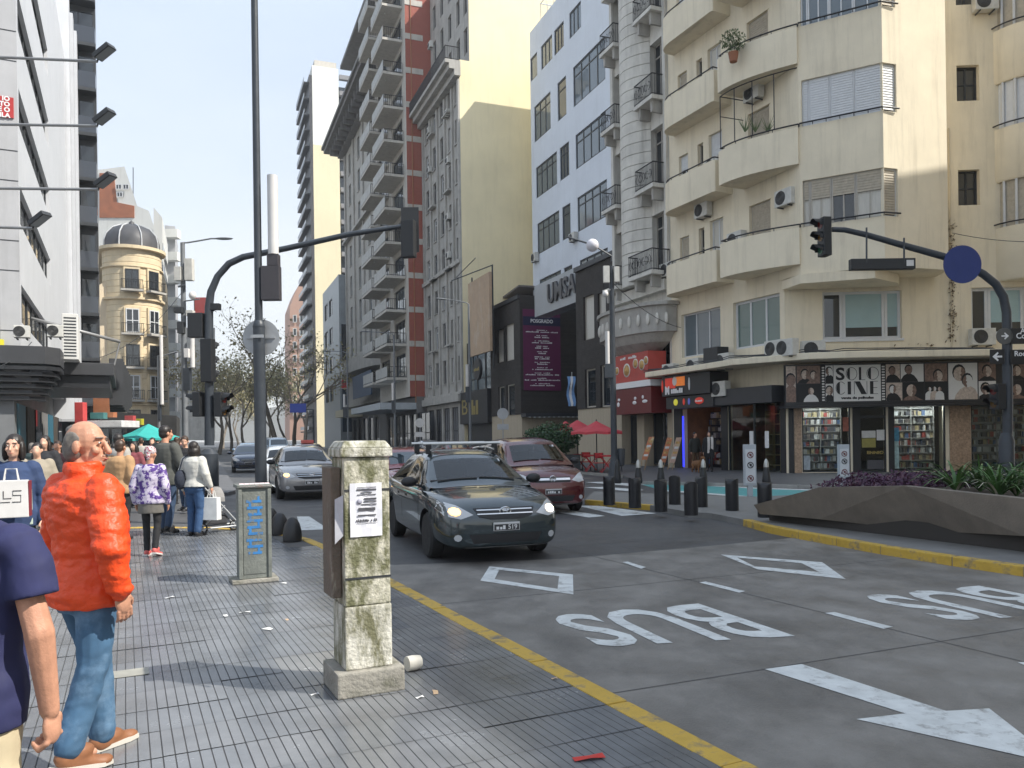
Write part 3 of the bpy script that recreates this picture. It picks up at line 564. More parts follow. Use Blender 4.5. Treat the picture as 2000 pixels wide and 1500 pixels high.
# banner
r_ = WB.rect(1021,603,1096,763,-.1); ban = thing('university_banner', 'tall purple banner headed POSGRADO with rows of tiny white lines on dark brick', 'banner', WB.pt((r_[0]+r_[1])/2,-.1,r_[2]))
purple = mat('banner_purple', (.115,.012,.065), .6, .08, 2); navy = mat('banner_navy', (.012,.012,.05), .6, 0); inkw = mat('print_white', (.75,.75,.75), .6, 0)
mb = MB(WB); mb.box(r_[0],r_[1],-.1,-.06,r_[2],r_[3]); pn = mb.build('cloth', purple, ban, recalc=False)
hh = r_[3]-r_[2]; zt = r_[3]-hh*.09; mb = MB(WB); mb.box(r_[0],r_[1],-.108,-.101,zt-hh*.11,zt); mb.build('header_band', navy, ban, recalc=False)
mb = MB(WB); wall_text(mb, 'POSGRADO', (r_[0]+r_[1])/2, -.112, zt-hh*.055, hh*.045, (r_[1]-r_[0])*.6, .01, .002); mb.build('heading', inkw, ban, recalc=False)
lines = [(.28,.86),(.3,.4),(.4,.55),(.3,.38),(.28,.2),(.42,.4),(.42,.28),(.28,.55),(.42,.9),(.28,.95),(.4,.66)]     # widths of the unreadable course lines
for i, (wa, wb2) in enumerate(lines):
    z = zt-hh*.165-i*hh*.066; mb = MB(WB); cxm = (r_[0]+r_[1])/2; wd = r_[1]-r_[0]
    for a, b, c, d in strokes(9, wd*wa, hh*.012, i, 2): mb.box(cxm+a,cxm+b,-.104,-.101,z+c,z+d)
    for a, b, c, d in strokes(max(6, int(26*wb2)), wd*wb2, hh*.016, 50+i, 1+int(3*wb2)): mb.box(cxm+a,cxm+b,-.104,-.101,z-hh*.022+c,z-hh*.022+d)
    o = mb.build('course_line', inkw, ban, recalc=False); o['kind'] = 'stuff'
# sign beam with letters
r_ = WR.rect(1062,560,1122,624,.6); zb0 = WR.q(1062,618,.6)[1]; zb1 = WR.q(1062,578,.6)[1]
mb = MB(WR); mb.box(x5+2.2,x6-.01,.2,1.2,zb0,zb0+2.05); ub = mb.build('sign_beam', mat('sign_steel', (.32,.34,.36), .4, .06, 1, metal=.2), b7, recalc=False)
mb = MB(WR); wall_text(mb, 'UMSA', (x5+2.2+x6)/2+1.0, .13, zb0+1.05, 1.25, (x6-x5-2.2)*.62, .03, .06); mb.build('lettering', mat('letter_steel', (.06,.06,.065), .4, 0), ub, recalc=False)
fl = thing('flag', 'limp light blue and white flag on a short pole at the dark brick entrance', 'flag', WR.pt(x6-.3,.3,3.5))
p0 = at(1117,735,WR.pt(x6,0,0).y+.6)
for i, c in enumerate(((.16,.3,.55),(.7,.7,.7),(.16,.3,.55))):
    mb = MB(); mb.loft([[p0+Vector((-.28+.15*i+.05*math.sin(k), .05*math.cos(k*1.3), -k*.22)), p0+Vector((-.28+.15*(i+1)+.05*math.sin(k+1), .06*math.cos(k*1.1+1), -k*.22))] for k in range(9)], False, False); mb.build('flag_stripe', mat('flag_%d' % (i % 2), c, .8, 0), fl, recalc=False)
mb = MB(); mb.tube([p0+Vector((0,.6,-1)), p0+Vector((0,0,.25))],.025,6); mb.build('flag_pole', alu, fl)
# ---- white university tower
TY = 5.2; W8 = Wall(WR.pt(0,TY,0), WR.pt(10,TY,0)); x8, x9 = xs_(1047,TY), xs_(1215,TY); TZ = W8.q(1047,75)[1]
b8 = thing('white_office_tower', 'pale blue white office tower with strips of dark framed windows', 'building', WR.pt(x9,TY,0))
q8 = []
for row in (((1044,110,1057,145),(1065,82,1087,128),(1091,50,1110,95),(1121,12,1144,68)), ((1050,208,1082,266),(1096,160,1113,222),(1127,115,1190,202)), ((1052,322,1093,383),(1099,289,1117,346),(1130,258,1190,330)), ((1053,436,1096,492),(1102,406,1118,465),(1132,380,1190,449)), ((1056,548,1098,600),(1104,523,1120,580),(1135,505,1190,560))):
    zc = None
    for (a, t_, b, bt) in row:
        X0, X1 = W8.qx(a), W8.qx(b); z1_ = W8.q(a, t_)[1]; zlo = W8.q(b, bt)[1]; q8.append((X0, X1, z1_, zlo))
rowz = {}
ops = []
ri = [0]*4+[1]*3+[2]*3+[3]*3+[4]*3
for k in range(5):
    sel = [q8[i] for i in range(len(q8)) if ri[i] == k]; zt_ = sum(s[2] for s in sel)/len(sel); h_ = (1.9, 2.9, 2.5, 2.5, 2.6)[k]
    for s in sel: ops.append((s[0], min(s[1], x9-.3), zt_-h_, zt_))
block(b8, WR, x8-.4, x9, 8, max(TZ, ops[0][3]+2.2), 11, ops, white_r, y=TY, reveal=.12)
for i, o in enumerate(ops): window(b8, W8, o, .1, 1 if o[1]-o[0] < 1.6 else 4 if o[1]-o[0] > 4 else 3, 1, dark_metal, [G_sky, G_sky, G_blue][i % 3], .11, top=.25 if i > 3 else 0)
mb = MB(W8); TT = max(TZ, ops[0][3]+2.2); 
for p_ in ([(x8+1.5,.2,0),(x9-.2,.2,0)], [(x8+1.5,.2,0),(x8+1.5,6,0)]): rail(mb, p_, TT, 1.5, 1.2, .03, .045)
mb.build('roof_railing', alu, b8, recalc=False); mb = MB(W8); mb.box(x8+4,x9-1,2,8,TT,TT+3.2); mb.build('roof_house', white_r, b8, recalc=False)
ac_unit(W8, x8+.55, W8.q(1047,513)[1], 'air conditioner at the lower left edge of the pale office tower', 0, .9, .7)
ac_unit(W8, W8.qx(1128), W8.q(1128,470)[1], 'air conditioner under the fourth window row of the pale office tower', 0, .9, .6)
# ---- narrow white ornate building
xn0, xn1 = x7+.02, xs_(1312); NZ = 27
b9 = thing('narrow_ornate_building', 'narrow white ornate building with rusticated bowed front and iron balconies', 'building', WR.pt(xn1,0,0))
xc = (xn0+xn1)/2-.2; bw = (xn1-xn0)*.2
zfl = [WR.q(1285,y)[1] for y in (445,280,105)]; zfl = [9.2, 13.3, 17.4, 21.5]
colA, colB = xn0+.75, xn1-1.05
ops = [(c-.55,c+.55,z,z+2.9) for z in zfl for c in (colA, colB)]+[(colA-.5,colA+.5,4.9,7.4),(colB-.8,colB+.9,4.6,7.4)]
block(b9, WR, xn0, xn1, 3.6, NZ, 14, ops, stone_w, reveal=.35)
for i, o in enumerate(ops): window(b9, WR, o, .33, 2, 1, mat('old_wood_frame', (.3,.28,.25), .7, .1), G_dark, .09, top=.22)
# bowed, rusticated middle: separate courses
nb = 10
for k in range(34):
    z = 8.9+k*.53
    if z > NZ-1: break
    mb = MB(WR); out = [(xc-bw*1.25+2.5*bw*i/nb, -.75*math.sin(math.pi*i/nb)**.8-.02) for i in range(nb+1)]
    mb.prism(out+[(xc+bw*1.25,.02),(xc-bw*1.25,.02)], z, z+.5); mb.build('stone_course', stone_w, b9, recalc=True)
for x in (xn0+.12, xn1-.15, colA+.75, colB-.75):
    mb = MB(WR); mb.box(x-.12,x+.12,-.14,-.002,8.6,NZ-1); mb.build('pilaster', stone_w, b9, recalc=False)
for z, d_, h_ in ((8.3,.35,.5),(NZ-1.2,.5,.5),(NZ-.7,.95,.4),(NZ-.3,1.25,.35),(24.2,.6,.35)):
    mb = MB(WR); mb.box(xn0,xn1,-d_,-.003,z,z+h_); mb.build('cornice', stone_w, b9, recalc=False)
def iron_balcony(x, z, wd, d=.75, big=False):
    mb = MB(WR); mb.box(x-wd/2,x+wd/2,-d,-.003,z-.22,z-.04); s = mb.build('balcony', stone_w, b9, recalc=False)
    for sx in (-wd*.32, wd*.32): mb = MB(WR); mb.extr([(x+sx-.12,z-.22),(x+sx+.12,z-.22),(x+sx+.07,z-.75),(x+sx-.07,z-.75)], -d*.8, -.003); mb.build('bracket', stone, s, recalc=False)
    mb = MB(WR); rail(mb, [(x-wd/2+.04,-.05,0),(x-wd/2+.04,-d+.04,0),(x+wd/2-.04,-d+.04,0),(x+wd/2-.04,-.05,0)], z-.05, 1.0, .11, .013, .028)
    for k in range(int(wd/.3)):                            # scroll work
        cx2 = x-wd/2+.2+k*.3; ring = [(cx2+.11*math.cos(a*.785),-d+.04,z+.48+.2*math.sin(a*.785)) for a in range(9)]; mb.tube(ring,.012,4,False)
    mb.build('balcony_railing', iron, s, recalc=False)
for z in zfl: iron_balcony(colA, z, 1.5); iron_balcony(colB, z, 1.7 if z > 10 else 2.2, .75 if z > 10 else 1.05)
# big stone balcony with bowl-shaped underside
mb = MB(WR); n = 14; rings = []
for (zz, k) in ((5.15,.12),(5.5,.55),(5.9,.85),(6.3,.98),(6.32,1.05),(7.5,1.05),(7.52,1.12),(7.68,1.12)):
    rings.append([(xc+.3-2.9*k*math.cos(math.pi*i/n), -1.55*k*math.sin(math.pi*i/n)**.75-.004, zz) for i in range(n+1)])
mb.loft(rings, False, False); mb.add(rings[-1], [tuple(range(n+1))]); mb.build('stone_balcony', stone, b9)
for i in range(13):
    t_ = math.pi*(i+1)/14; mb = MB(WR); mb.ell((xc+.3-3.06*math.cos(t_), -1.64*math.sin(t_)**.75, 6.9), (.14,.07,.28), 8, 6); mb.build('carved_ornament', stone_w, b9, recalc=False)
# ground floor: recessed dark shop
mb = MB(WR); mb.box(xn0,xn1,.6,14,0,3.598); mb.build('ground_floor_wall', beige_st, b9, recalc=False)
for a, b in ((xn0,xn0+.5),(xc-.4,xc+.3),(xn1-.45,xn1)): mb = MB(WR); mb.box(a,b,.0,.599,0,3.598); mb.build('pillar', beige_st, b9, recalc=False)
window(b9, WR, (xn0+.55,xc-.45,.1,3.0), .55, 2, 1, dark_metal, G_dark, .08, 'shop_window'); window(b9, WR, (xc+.35,xn1-.5,.1,3.0), .55, 2, 1, dark_metal, G_dark, .08, 'shop_door')
# restaurant signs
rs = thing('restaurant_sign', 'red restaurant sign with pictures of dishes and blurred white script below', 'sign', WR.pt(xn1-1.5,-1,3))
r1 = WR.rect(1203,697,1266,745,-1.0); r2 = WR.rect(1203,758,1276,806,-1.0); zlo, zhi = r2[2], r1[3]; hgt = zhi-zlo
redm = mat('sign_brick_red', (.42,.06,.045), .55, .1, 2); dred = mat('sign_dark_red', (.13,.012,.012), .5, .08, 2)
mb = MB(WR); mb.box(r1[0]-.4,r1[1],-1.0,-.02,zhi-hgt*.46,zhi); top_ = mb.build('picture_board', redm, rs, recalc=False)
mb = MB(WR); mb.box(r1[0]-.4,r2[1],-1.1,-.02,zlo,zlo+hgt*.42); low_ = mb.build('lower_board', dred, rs, recalc=False)
mb = MB(WR); mb.box(r1[0]-.4,r2[1],-1.14,-.02,zlo+hgt*.43,zlo+hgt*.53); mb.build('white_ledge', inkw, rs, recalc=False)
zc2 = zhi-hgt*.23; food = mat('food_print', (.5,.3,.1), .7, .5, 9); plate = mat('plate_print', (.7,.68,.62), .6, .1)
for i, (fx, fz, rr) in enumerate(((.12,-.05,.2),(.42,-.1,.34),(.68,.16,.24),(.86,.05,.26),(.98,.22,.2))):
    cx2 = r1[0]-.3+(r1[1]-r1[0]+.2)*fx
    for q, (k, m_) in enumerate(((1,plate),(.78,food))): mb = MB(WR); mb.lathe([(.001,-1.004-.004*q-.003*i),(rr*k,-1.004-.004*q-.003*i),(rr*k,-1.001)], (cx2,0,zc2+fz), 18, 'y'); mb.build('dish_print', m_, top_, recalc=False)
mb = MB(WR); [mb.box((r1[0]+r1[1])/2-.3+a, (r1[0]+r1[1])/2-.3+b, -1.008, -1.003, zhi-.16+c, zhi-.16+d) for a, b, c, d in strokes(12, 1.6, .15, 4, 3)]; mb.build('lettering', inkw, top_, recalc=False)
mb = MB(WR); [mb.ell((r2[0]+(r2[1]-r2[0])*f, -1.11, zlo+hgt*(.2+dz)), (rx, .02, rz), 10, 6) for f, dz, rx, rz in ((.12,-.03,.14,.12),(.14,.05,.13,.07),(.57,-.02,.19,.09),(.59,.05,.12,.08),(.84,-.01,.24,.08),(.79,.06,.1,.09))]; mb.build('lettering', inkw, low_, recalc=False)
# ------------------------------------------------------------------ cream corner building
A_ = WR.pt(xn1+.03,0,0); C_ = Vector((10.5,30.4,0)); R_ = Vector((20.2,29.8,0)); S_ = Vector((34,36,0))
P1 = Vector((10.75,29.35,0)); P2 = Vector((13.2,27.9,0)); P3 = Vector((15.9,28.75,0)); P4 = Vector((16.1,30.1,0))
V1 = Wall(A_, C_); V2 = Wall(C_, R_); B1 = Wall(P1, P2); B2 = Wall(P2, P3)
cb = thing('corner_apartment_building', 'cream rounded corner apartment block with curved balconies over ground floor shops', 'building', C_)
TOPZ = 27.5; FZ = [9.15+3.7*k for k in range(5)]
# walls with openings
o1 = []                                                      # left wall, upper floors: (rect, kind)
for k, z in enumerate(FZ):
    xa1, xb1 = V1.qx(1331), V1.qx(1349); o1.append(((xa1,xb1,z-.1,z+1.35),'small')); o1.append(((V1.qx(1368),V1.qx(1379),z-.25,z+1.45),'slim'))
    o1.append(((V1.qx(1390),V1.qx(1416),z-1.1,z+1.6),'door')); o1.append(((V1.qx(1467),V1.qx(1512),z-1.1,z+1.6),'shutterdoor'))
f1 = [V1.rect(1331,640,1408,700), V1.rect(1432,612,1524,683)]
zz0, zz1 = 5.05, 7.0; f1 = [(r[0], r[1], zz0, zz1) for r in f1]
g1 = [(V1.qx(1332,0),V1.qx(1408,0),.02,3.15), (V1.qx(1420,0),V1.w-.25,.02,3.05)]
mb = MB(V1); wall_open(mb, 0, V1.w, 0, TOPZ, 0, [o[0] for o in o1]+f1+g1, .25); mb.quad((0,0,0),(0,0,TOPZ),(0,12,TOPZ),(0,12,0))
mb.build('wall', cream, cb, recalc=False)
for i, (r, kd) in enumerate(o1):
    k = i//4
    if kd == 'small': window(cb, V1, r, .2, 2, 1, alu, G_dark, .05, shutter=shut_w if k % 2 else shut_b, sh=.8 if k % 2 == 0 else .45)
    elif kd == 'slim': window(cb, V1, r, .2, 1, 2, frame_b, G_dark, .05)
    elif kd == 'door': window(cb, V1, r, .2, 2, 1, alu, G_sky if k % 2 else curtain, .06, 'balcony_door', shutter=shut_w if k == 1 else None, sh=.9)
    else: window(cb, V1, r, .2, 2, 1, frame_b, G_dark, .06, 'balcony_door', shutter=shut_b, sh=.97)
window(cb, V1, f1[0], .2, 3, 1, alu, G_sky, .07); window(cb, V1, f1[1], .2, 3, 1, alu, G_green, .1)
# street-corner wall, low floors
big = V2.rect(1606,570,1762,660); big2 = V2.rect(1897,562,2030,650)
sh_w = [V2.rect(1566,800,1662,921), V2.rect(1678,800,1732,921), V2.rect(1744,800,1848,921), V2.rect(1896,800,2025,921)]
sh_w = [(r[0], r[1], .06 if i != 1 else .02, 2.62) for i, r in enumerate(sh_w)]
sm = [V2.rect(1868,128,1913,196), V2.rect(1871,332,1914,400), V2.rect(1866,-60,1911,8)]
mb = MB(V2); wall_open(mb, 0, V2.w, 0, 7.44, 0, [big, big2]+sh_w, .25); wall_open(mb, (P4-C_).dot(V2.e)-1.0, V2.w, 7.44, TOPZ, 0, sm, .3); mb.build('wall', cream, cb, recalc=False)
wg = mat('window_glass_blind', (.33,.46,.48), .08, .05, 2)
for r in (big, big2):
    w_ = r[1]-r[0]; window(cb, V2, (r[0], r[0]+w_*.27, r[2], r[3]), .2, 1, 1, alu, G_dark, .11); window(cb, V2, (r[0]+w_*.27+.01, r[0]+w_*.8, r[2], r[3]), .2, 1, 1, alu, wg, .1); window(cb, V2, (r[0]+w_*.8+.01, r[1], r[2], r[3]), .2, 1, 1, alu, wg, .1)
    mb = MB(V2); mb.box(r[0]+w_*.27+.12,r[1]-.12,.17,.187,r[2]+.1,r[2]+.45); mb.build('dark_interior_band', G_dark, cb, recalc=False)
    mb = MB(V2); mb.box(r[0]-.05,r[1]+.05,-.07,-.002,r[2]-.1,r[2]-.01); mb.build('sill', alu, cb, recalc=False)
for r in sm: window(cb, V2, r, .26, 2, 2, dark_metal, G_dark, .06)
mb = MB(); mb.prism([(R_.x,R_.y),(S_.x,S_.y),(S_.x-8,S_.y+12),(A_.x+8,A_.y+6),(A_.x+6,A_.y)], 0, TOPZ-.1); mb.build('rear_block', cream, cb)
core = MB(); core.prism([(V1.pt(.1,.27,0).x,V1.pt(.1,.27,0).y),(V1.pt(V1.w,.3,0).x,V1.pt(V1.w,.3,0).y+.4),(V2.pt(V2.w-.3,.6,0).x,V2.pt(V2.w-.3,.6,0).y),(24,34),(A_.x+7,A_.y+4)], 4.6, TOPZ); core.build('core', cream, cb)
# bay with band windows
wins = []
mb = MB(B1); ops_b = [(.12, B1.w, z+.02, z+1.72) for z in FZ]; wall_open(mb, 0, B1.w, 7.44, TOPZ, 0, ops_b, .16); mb.build('bay_wall', cream, cb, recalc=False)
mb = MB(B2); ops_c = [(0, .6, z+.02, z+1.72) for z in FZ]; wall_open(mb, 0, B2.w, 7.44, TOPZ, 0, ops_c, .16); mb.build('bay_wall', cream, cb, recalc=False)
mb = MB(Wall(P3, P4)); mb.quad((0,0,7.44),(1.4,0,7.44),(1.4,0,TOPZ),(0,0,TOPZ)); mb.build('bay_return', cream, cb, recalc=False)
WQ = Wall(V1.pt(V1.w-.7,.04,0), P1); mb = MB(WQ); mb.quad((0,0,7.44),(WQ.w+.01,0,7.44),(WQ.w+.01,0,TOPZ),(0,0,TOPZ)); mb.build('bay_return', cream, cb, recalc=False)
nf = 12; soff = [P1.lerp(P2, t/nf) for t in range(nf+1)]
mb = MB(); mb.prism([(p.x,p.y) for p in (P1,P2,P3,P4,C_)], 7.40, 7.438); mb.build('bay_soffit', cream, cb)
ledge = [C_+Vector((-.1,-.05,0)), P1+Vector((-.1,-.25,0)), P2+Vector((-.2,.35,0)), P3+Vector((-1.6,.5,0)), P3+Vector((-1.2,1.2,0))]
mb = MB(); mb.prism([(p.x,p.y) for p in ledge], 7.05, 7.39); mb.build('bay_ledge', cream, cb)
for k, z in enumerate(FZ):
    w_ = B1.w-.12; cs = [.12, .12+w_*.09, .12+w_*.36, .12+w_*.66, B1.w]
    for i in range(4):
        sh_k = [None, (shut_w, .98), None, (shut_w, .6), (shut_w, .98)][k]
        window(cb, B1, (cs[i]+.005, cs[i+1]-.005, z+.02, z+1.72), .14, 2 if k in (0,2) and i > 0 else 1, 1, alu if k != 0 else frame_b, [curtain, G_dark, G_sky, G_dark, G_dark][k] if i != 2 or k else G_dark, .05, shutter=(shut_b if k == 0 else shut_w) if k != 2 else shut_b, sh=[.42,.99,.3,.7,.99][k])
    window(cb, B2, (.01,.59,z+.02,z+1.72), .14, 1, 1, alu, G_dark, .05, shutter=shut_b if k in (0,2) else shut_w, sh=.95)
    mb = MB(); rr_ = [B1.pt(.05,-.1,0), B1.pt(B1.w-.0,-.1,0), B2.pt(.62,-.1,0)]; mb.tube([(p.x,p.y,z+.12) for p in rr_], .03, 6)
    for t in range(7): p = rr_[0].lerp(rr_[1], t/6); mb.tube([(p.x,p.y,z-.0),(p.x,p.y,z+.12)], .015, 5)
    mb.build('window_rail', iron, cb, recalc=False)
# turret on the right
TC = Vector((19.9,30.35,0)); TRr = 1.62
for k, z in enumerate(FZ):
    mb = MB(); mb.lathe([(.01,z-1.98),(TRr-.06,z-1.98),(TRr,z-1.9),(TRr,z),(.01,z)], TC, 40); mb.build('turret_spandrel', cream, cb)
    mb = MB(); mb.lathe([(TRr-.16,z+.001),(TRr-.16,z+1.718)], TC, 40); mb.build('turret_window', shut_b if k % 2 == 0 else shut_w, cb)
    mb = MB()
    for a in range(190, 290, 16): mb.box(0,0,0,0,0,0) if False else mb.tube([(TC.x+(TRr-.1)*math.cos(R(a)),TC.y+(TRr-.1)*math.sin(R(a)),z),(TC.x+(TRr-.1)*math.cos(R(a)),TC.y+(TRr-.1)*math.sin(R(a)),z+1.72)],.05,6)
    mb.build('turret_mullion', alu, cb, recalc=False)
    mb = MB(); mb.tube([(TC.x+(TRr+.04)*math.cos(R(a)),TC.y+(TRr+.04)*math.sin(R(a)),z+.14) for a in range(170,330,8)],.028,6); mb.build('turret_rail', iron, cb, recalc=False)
# balconies
def parapet(pts, z0, z1, th=.14, floor=True, name='balcony'):
    P = [Vector((p[0],p[1],0)) for p in pts]; inn = []
    for i, p in enumerate(P):
        t = (P[min(i+1,len(P)-1)]-P[max(i-1,0)]).normalized(); inn.append(p+Vector((-t.y,t.x,0))*th)
    mb = MB(); mb.smooth = True; n = len(P)
    mb.loft([[Vector((p.x,p.y,z0)),Vector((p.x,p.y,z1)),Vector((q.x,q.y,z1)),Vector((q.x,q.y,z0))] for p, q in zip(P, inn)]); o = mb.build(name, cream, cb)
    mb = MB(); mb.prism([(p.x,p.y) for p in inn], z0+.01, z0+.2); mb.build('balcony_floor', cream, o)
    mb = MB(); m = [(p+q)/2 for p, q in zip(P, inn)]; mb.tube([(p.x,p.y,z1+.13) for p in m], .028, 6)
    for p in m[::max(1, n//5)]: mb.tube([(p.x,p.y,z1),(p.x,p.y,z1+.13)],.016,5)
    mb.build('balcony_handrail', iron, o, recalc=False); return o
xl0, xl1 = V1.qx(1324), V1.qx(1402,-.9); xm = V1.qx(1409,-1.3)
for k, z in enumerate(FZ):
    pl = [V1.pt(xl0,-.0,0), V1.pt(xl0,-.35,0)]+[V1.pt(xl0+.9-.9*math.cos(R(a)),-.35-.6*math.sin(R(a)),0) for a in (8,18,28,38,48,58,68,78,88)]+[V1.pt(xl1-.1,-.97,0), V1.pt(xl1,-.9,0), V1.pt(xl1,0,0)]
    parapet(pl, z-1.32, z-.02)
    c0, c1, c2 = V1.pt(xm,-1.3,0), V1.pt(xm+(V1.w-xm)*.62,-1.55,0), P1+Vector((-.05,-.1,0))
    pr = [V1.pt(xm,0,0), V1.pt(xm,-1.2,0)]+[(c0*(1-t)+c1*t)*(1-t)+(c1*(1-t)+c2*t)*t for t in [i/18 for i in range(19)]]
    parapet(pr, z-1.35, z+.0)
# wire-glazed balcony enclosure on the middle floor
mb = MB(); zq = FZ[1]+.15
for t in (0,.3,.55,.78,1):
    p = (c0*(1-t)+c1*t)*(1-t)+(c1*(1-t)+c2*t)*t; p = p+Vector((.12,.1,0)); mb.tube([(p.x,p.y,zq),(p.x,p.y,zq+2.1)],.022,5)
ps = [(c0*(1-t)+c1*t)*(1-t)+(c1*(1-t)+c2*t)*t+Vector((.12,.1,0)) for t in [i/8 for i in range(9)]]
mb.tube([(p.x,p.y,zq+2.1) for p in ps],.022,5); q = V1.pt(xm+.05,-.05,0); mb.tube([(ps[0].x,ps[0].y,zq+2.1),(q.x,q.y,zq+2.1)],.022,5); mb.tube([(ps[0].x,ps[0].y,zq+1.3),(q.x,q.y,zq+1.3)],.018,5)
mb.build('balcony_enclosure', iron, cb, recalc=False)
# canopy over the shops
can = [V1.pt(-.4,-.02,0), V1.pt(-.4,-1.25,0), V1.pt(V1.w*.55,-1.45,0), V1.pt(V1.w*.86,-1.7,0), C_+Vector((.2,-1.85,0)), C_+Vector((1.6,-2.15,0)), R_+Vector((0,-1.75,0)), R_+Vector((4,-.6,0)), R_+Vector((4,.5,0)), R_+Vector((0,-.02,0)), C_+Vector((0,-.02,0))]
mb = MB(); mb.prism([(p.x,p.y) for p in can], 4.22, 4.46); cn_ = mb.build('street_canopy', cream, cb, bevel=.03)
mb = MB()
for k in range(3): mb.tube([(p.x,p.y,4.5+.05*k+.04*math.sin(i*2+k)) for i, p in enumerate([can[j].lerp(can[j+1], t)+Vector((.05,.55+.06*k,0)) for j in (1,2,3,4,5) for t in (0,.33,.66)])],.018,5)
mb.build('cable_bundle', dark_metal, cb, recalc=False)
mb = MB(); mb.tube([V2.pt(V2.qx(1858),-.04,4.5), V2.pt(V2.qx(1858),-.04,13)],.03,6); mb.build('drain_pipe', mat('cream_pipe', (.6,.52,.38), .8, .1), cb, recalc=False)
vx, vz = V2.q(1862,560); ivy = MB(); ri_ = random.Random(5)
for k in range(260): 
    z = ri_.uniform(4.7,9.6); x = V2.qx(1860)+ri_.gauss(0,.07)+(ri_.uniform(-2.2,0) if z < 4.95 else 0); s = ri_.uniform(.03,.08); c = V2.pt(x,-.03-ri_.random()*.08,z); u = Vector((ri_.gauss(0,1),ri_.gauss(0,1),ri_.gauss(0,1))).normalized()*s; v = u.orthogonal().normalized()*s*.6; ivy.quad(c-u,c-v,c+u,c+v)
iv = ivy.build('dry_ivy', mat('ivy_dry', (.13,.09,.05), .9, .2), at=V2.pt(V2.qx(1860),-.05,4.6), recalc=False); tag(iv, 'dried ivy streak climbing the cream corner wall', 'ivy')
# air conditioners
for px, py, W_, y_, lb in ((1480,183,V1,-.05,'air conditioner inside the glazed balcony of the cream corner block'), (1402,325,V1,-.05,'air conditioner between two curved balconies, third floor of cream block'), (1381,412,V1,0,'air conditioner hanging under the left curved balconies of cream block'), (1543,388,V1,0,'air conditioner beside the beige shutter on the cream block'), (1447,470,V1,-.1,'air conditioner behind the lowest big curved balcony'), (1312,528,V1,0,'air conditioner at the join of cream and narrow white buildings'),
        (1523,682,V1,-.45,'air conditioner nearest the triple green window, left of a pair'), (1546,680,V1,-.6,'dark faced air conditioner, right of the pair over the canopy'), (1584,684,V2,-.5,'broad air conditioner just left of the big corner window'), (1423,706,V1,-.5,'small air conditioner on the canopy beside the black box'), (1317,725,V1,-.4,'leftmost air conditioner standing on the shop canopy'), (1365,715,V1,-.4,'rusty air conditioner on canopy below the first floor windows'), (1416,760,V1,-.5,'air conditioner under the canopy beside the black fascia'), (1918,12,V2,0,'air conditioner at the very top beside the turret'), (1912,660,V2,-.2,'air conditioner under the right corner window behind the street signs')):
    x, z = W_.q(px, py, y_); ac_unit(W_, x, z-.3, lb, y_, .85, .62)
x, z = V1.q(1402,705,-.5); mb = MB(V1); mb.box(x-.45,x+.45,-.9,-.3,4.48,z+.55); bx = mb.build('black_box', black_fascia, at=V1.pt(x,-.6,4.48), bevel=.02); tag(bx, 'square black equipment box standing on the shop canopy', 'equipment box')
pb = thing('balcony_plant', 'bushy green plant on the top curved balcony of cream block', 'plant', at(1432,70,30.3)); lf = MB(); cpl = at(1432,80,30.3)
for k in range(420):
    d_ = Vector((ri_.gauss(0,1),ri_.gauss(0,1),ri_.gauss(0,1))).normalized()*ri_.random()**.4; c = cpl+Vector((d_.x*.5,d_.y*.4,d_.z*.45)); u = Vector((ri_.gauss(0,1),ri_.gauss(0,1),ri_.gauss(0,1))).normalized()*.06; v = u.orthogonal().normalized()*.04; lf.quad(c-u,c-v,c+u,c+v)
lf.build('foliage', mat('leaf_balcony', (.09,.13,.05), .7, .3, 6), pb, recalc=False); mb = MB(); mb.lathe([(.14,-.8),(.2,-.45)], cpl, 12); mb.build('pot', mat('terracotta', (.3,.12,.06), .8, .1), pb)
pb2 = thing('balcony_plant', 'spiky plants inside the glazed balcony of cream block', 'plant', at(1490,235,30.4)); mb = MB()
for px in (1455,1475,1500,1540):
    c = at(px,258,30.3)
    for k in range(16): a = k*.39*2.4; e = c+Vector((.3*math.cos(a),.2*math.sin(a),.25+.5*ri_.random())); mb.add([c+Vector((-.02,0,0)),c+Vector((.02,0,0)),e],[(0,1,2)])
mb.build('foliage', MATS['leaf_balcony'], pb2, recalc=False)
# ------------------------------------------------------------------ shops of the corner building
cl = clear_glass('shop_glass')
stone_sp = mat('speckled_granite', (.36,.25,.17), .5, .45, 14, detail=8)
for i, (a, b) in enumerate(((1549,1563),(1852,1893))):
    x0_, x1_ = V2.qx(a), V2.qx(b); mb = MB(V2); mb.box(x0_,x1_,-.04,-.002,0,2.7); mb.build('stone_pier', stone_sp, cb, recalc=False)
for i, r in enumerate(sh_w):
    mb = MB(V2); x0_, x1_, z0_, z1_ = r; f = .05
    mb.box(x0_,x0_+f,.02,.1,z0_,z1_); mb.box(x1_-f,x1_,.02,.1,z0_,z1_); mb.box(x0_+f,x1_-f,.02,.1,z0_,z0_+f); mb.box(x0_+f,x1_-f,.02,.1,z1_-f,z1_)
    if i == 1: mb.box(x0_+f,x1_-f,.02,.1,2.1,2.2)
    w_ = mb.build('shop_window' if i != 1 else 'shop_door', dark_metal, cb, recalc=False); p = MB(V2); p.quad((x0_+f,.06,z0_+f),(x1_-f,.06,z0_+f),(x1_-f,.06,z1_-f),(x0_+f,.06,z1_-f)); p.build('pane', cl, w_, recalc=False)
mb = MB(V2); mb.box(.3,V2.w-.2,2.6,2.7,0,3.9); mb.box(.3,V2.w-.2,.26,2.6,2.66,2.72); mb.box(.3,V2.w-.2,.26,2.6,.0,.03); mb.build('shop_interior', mat('shop_dark', (.06,.058,.055), .8, .1), cb, recalc=False)
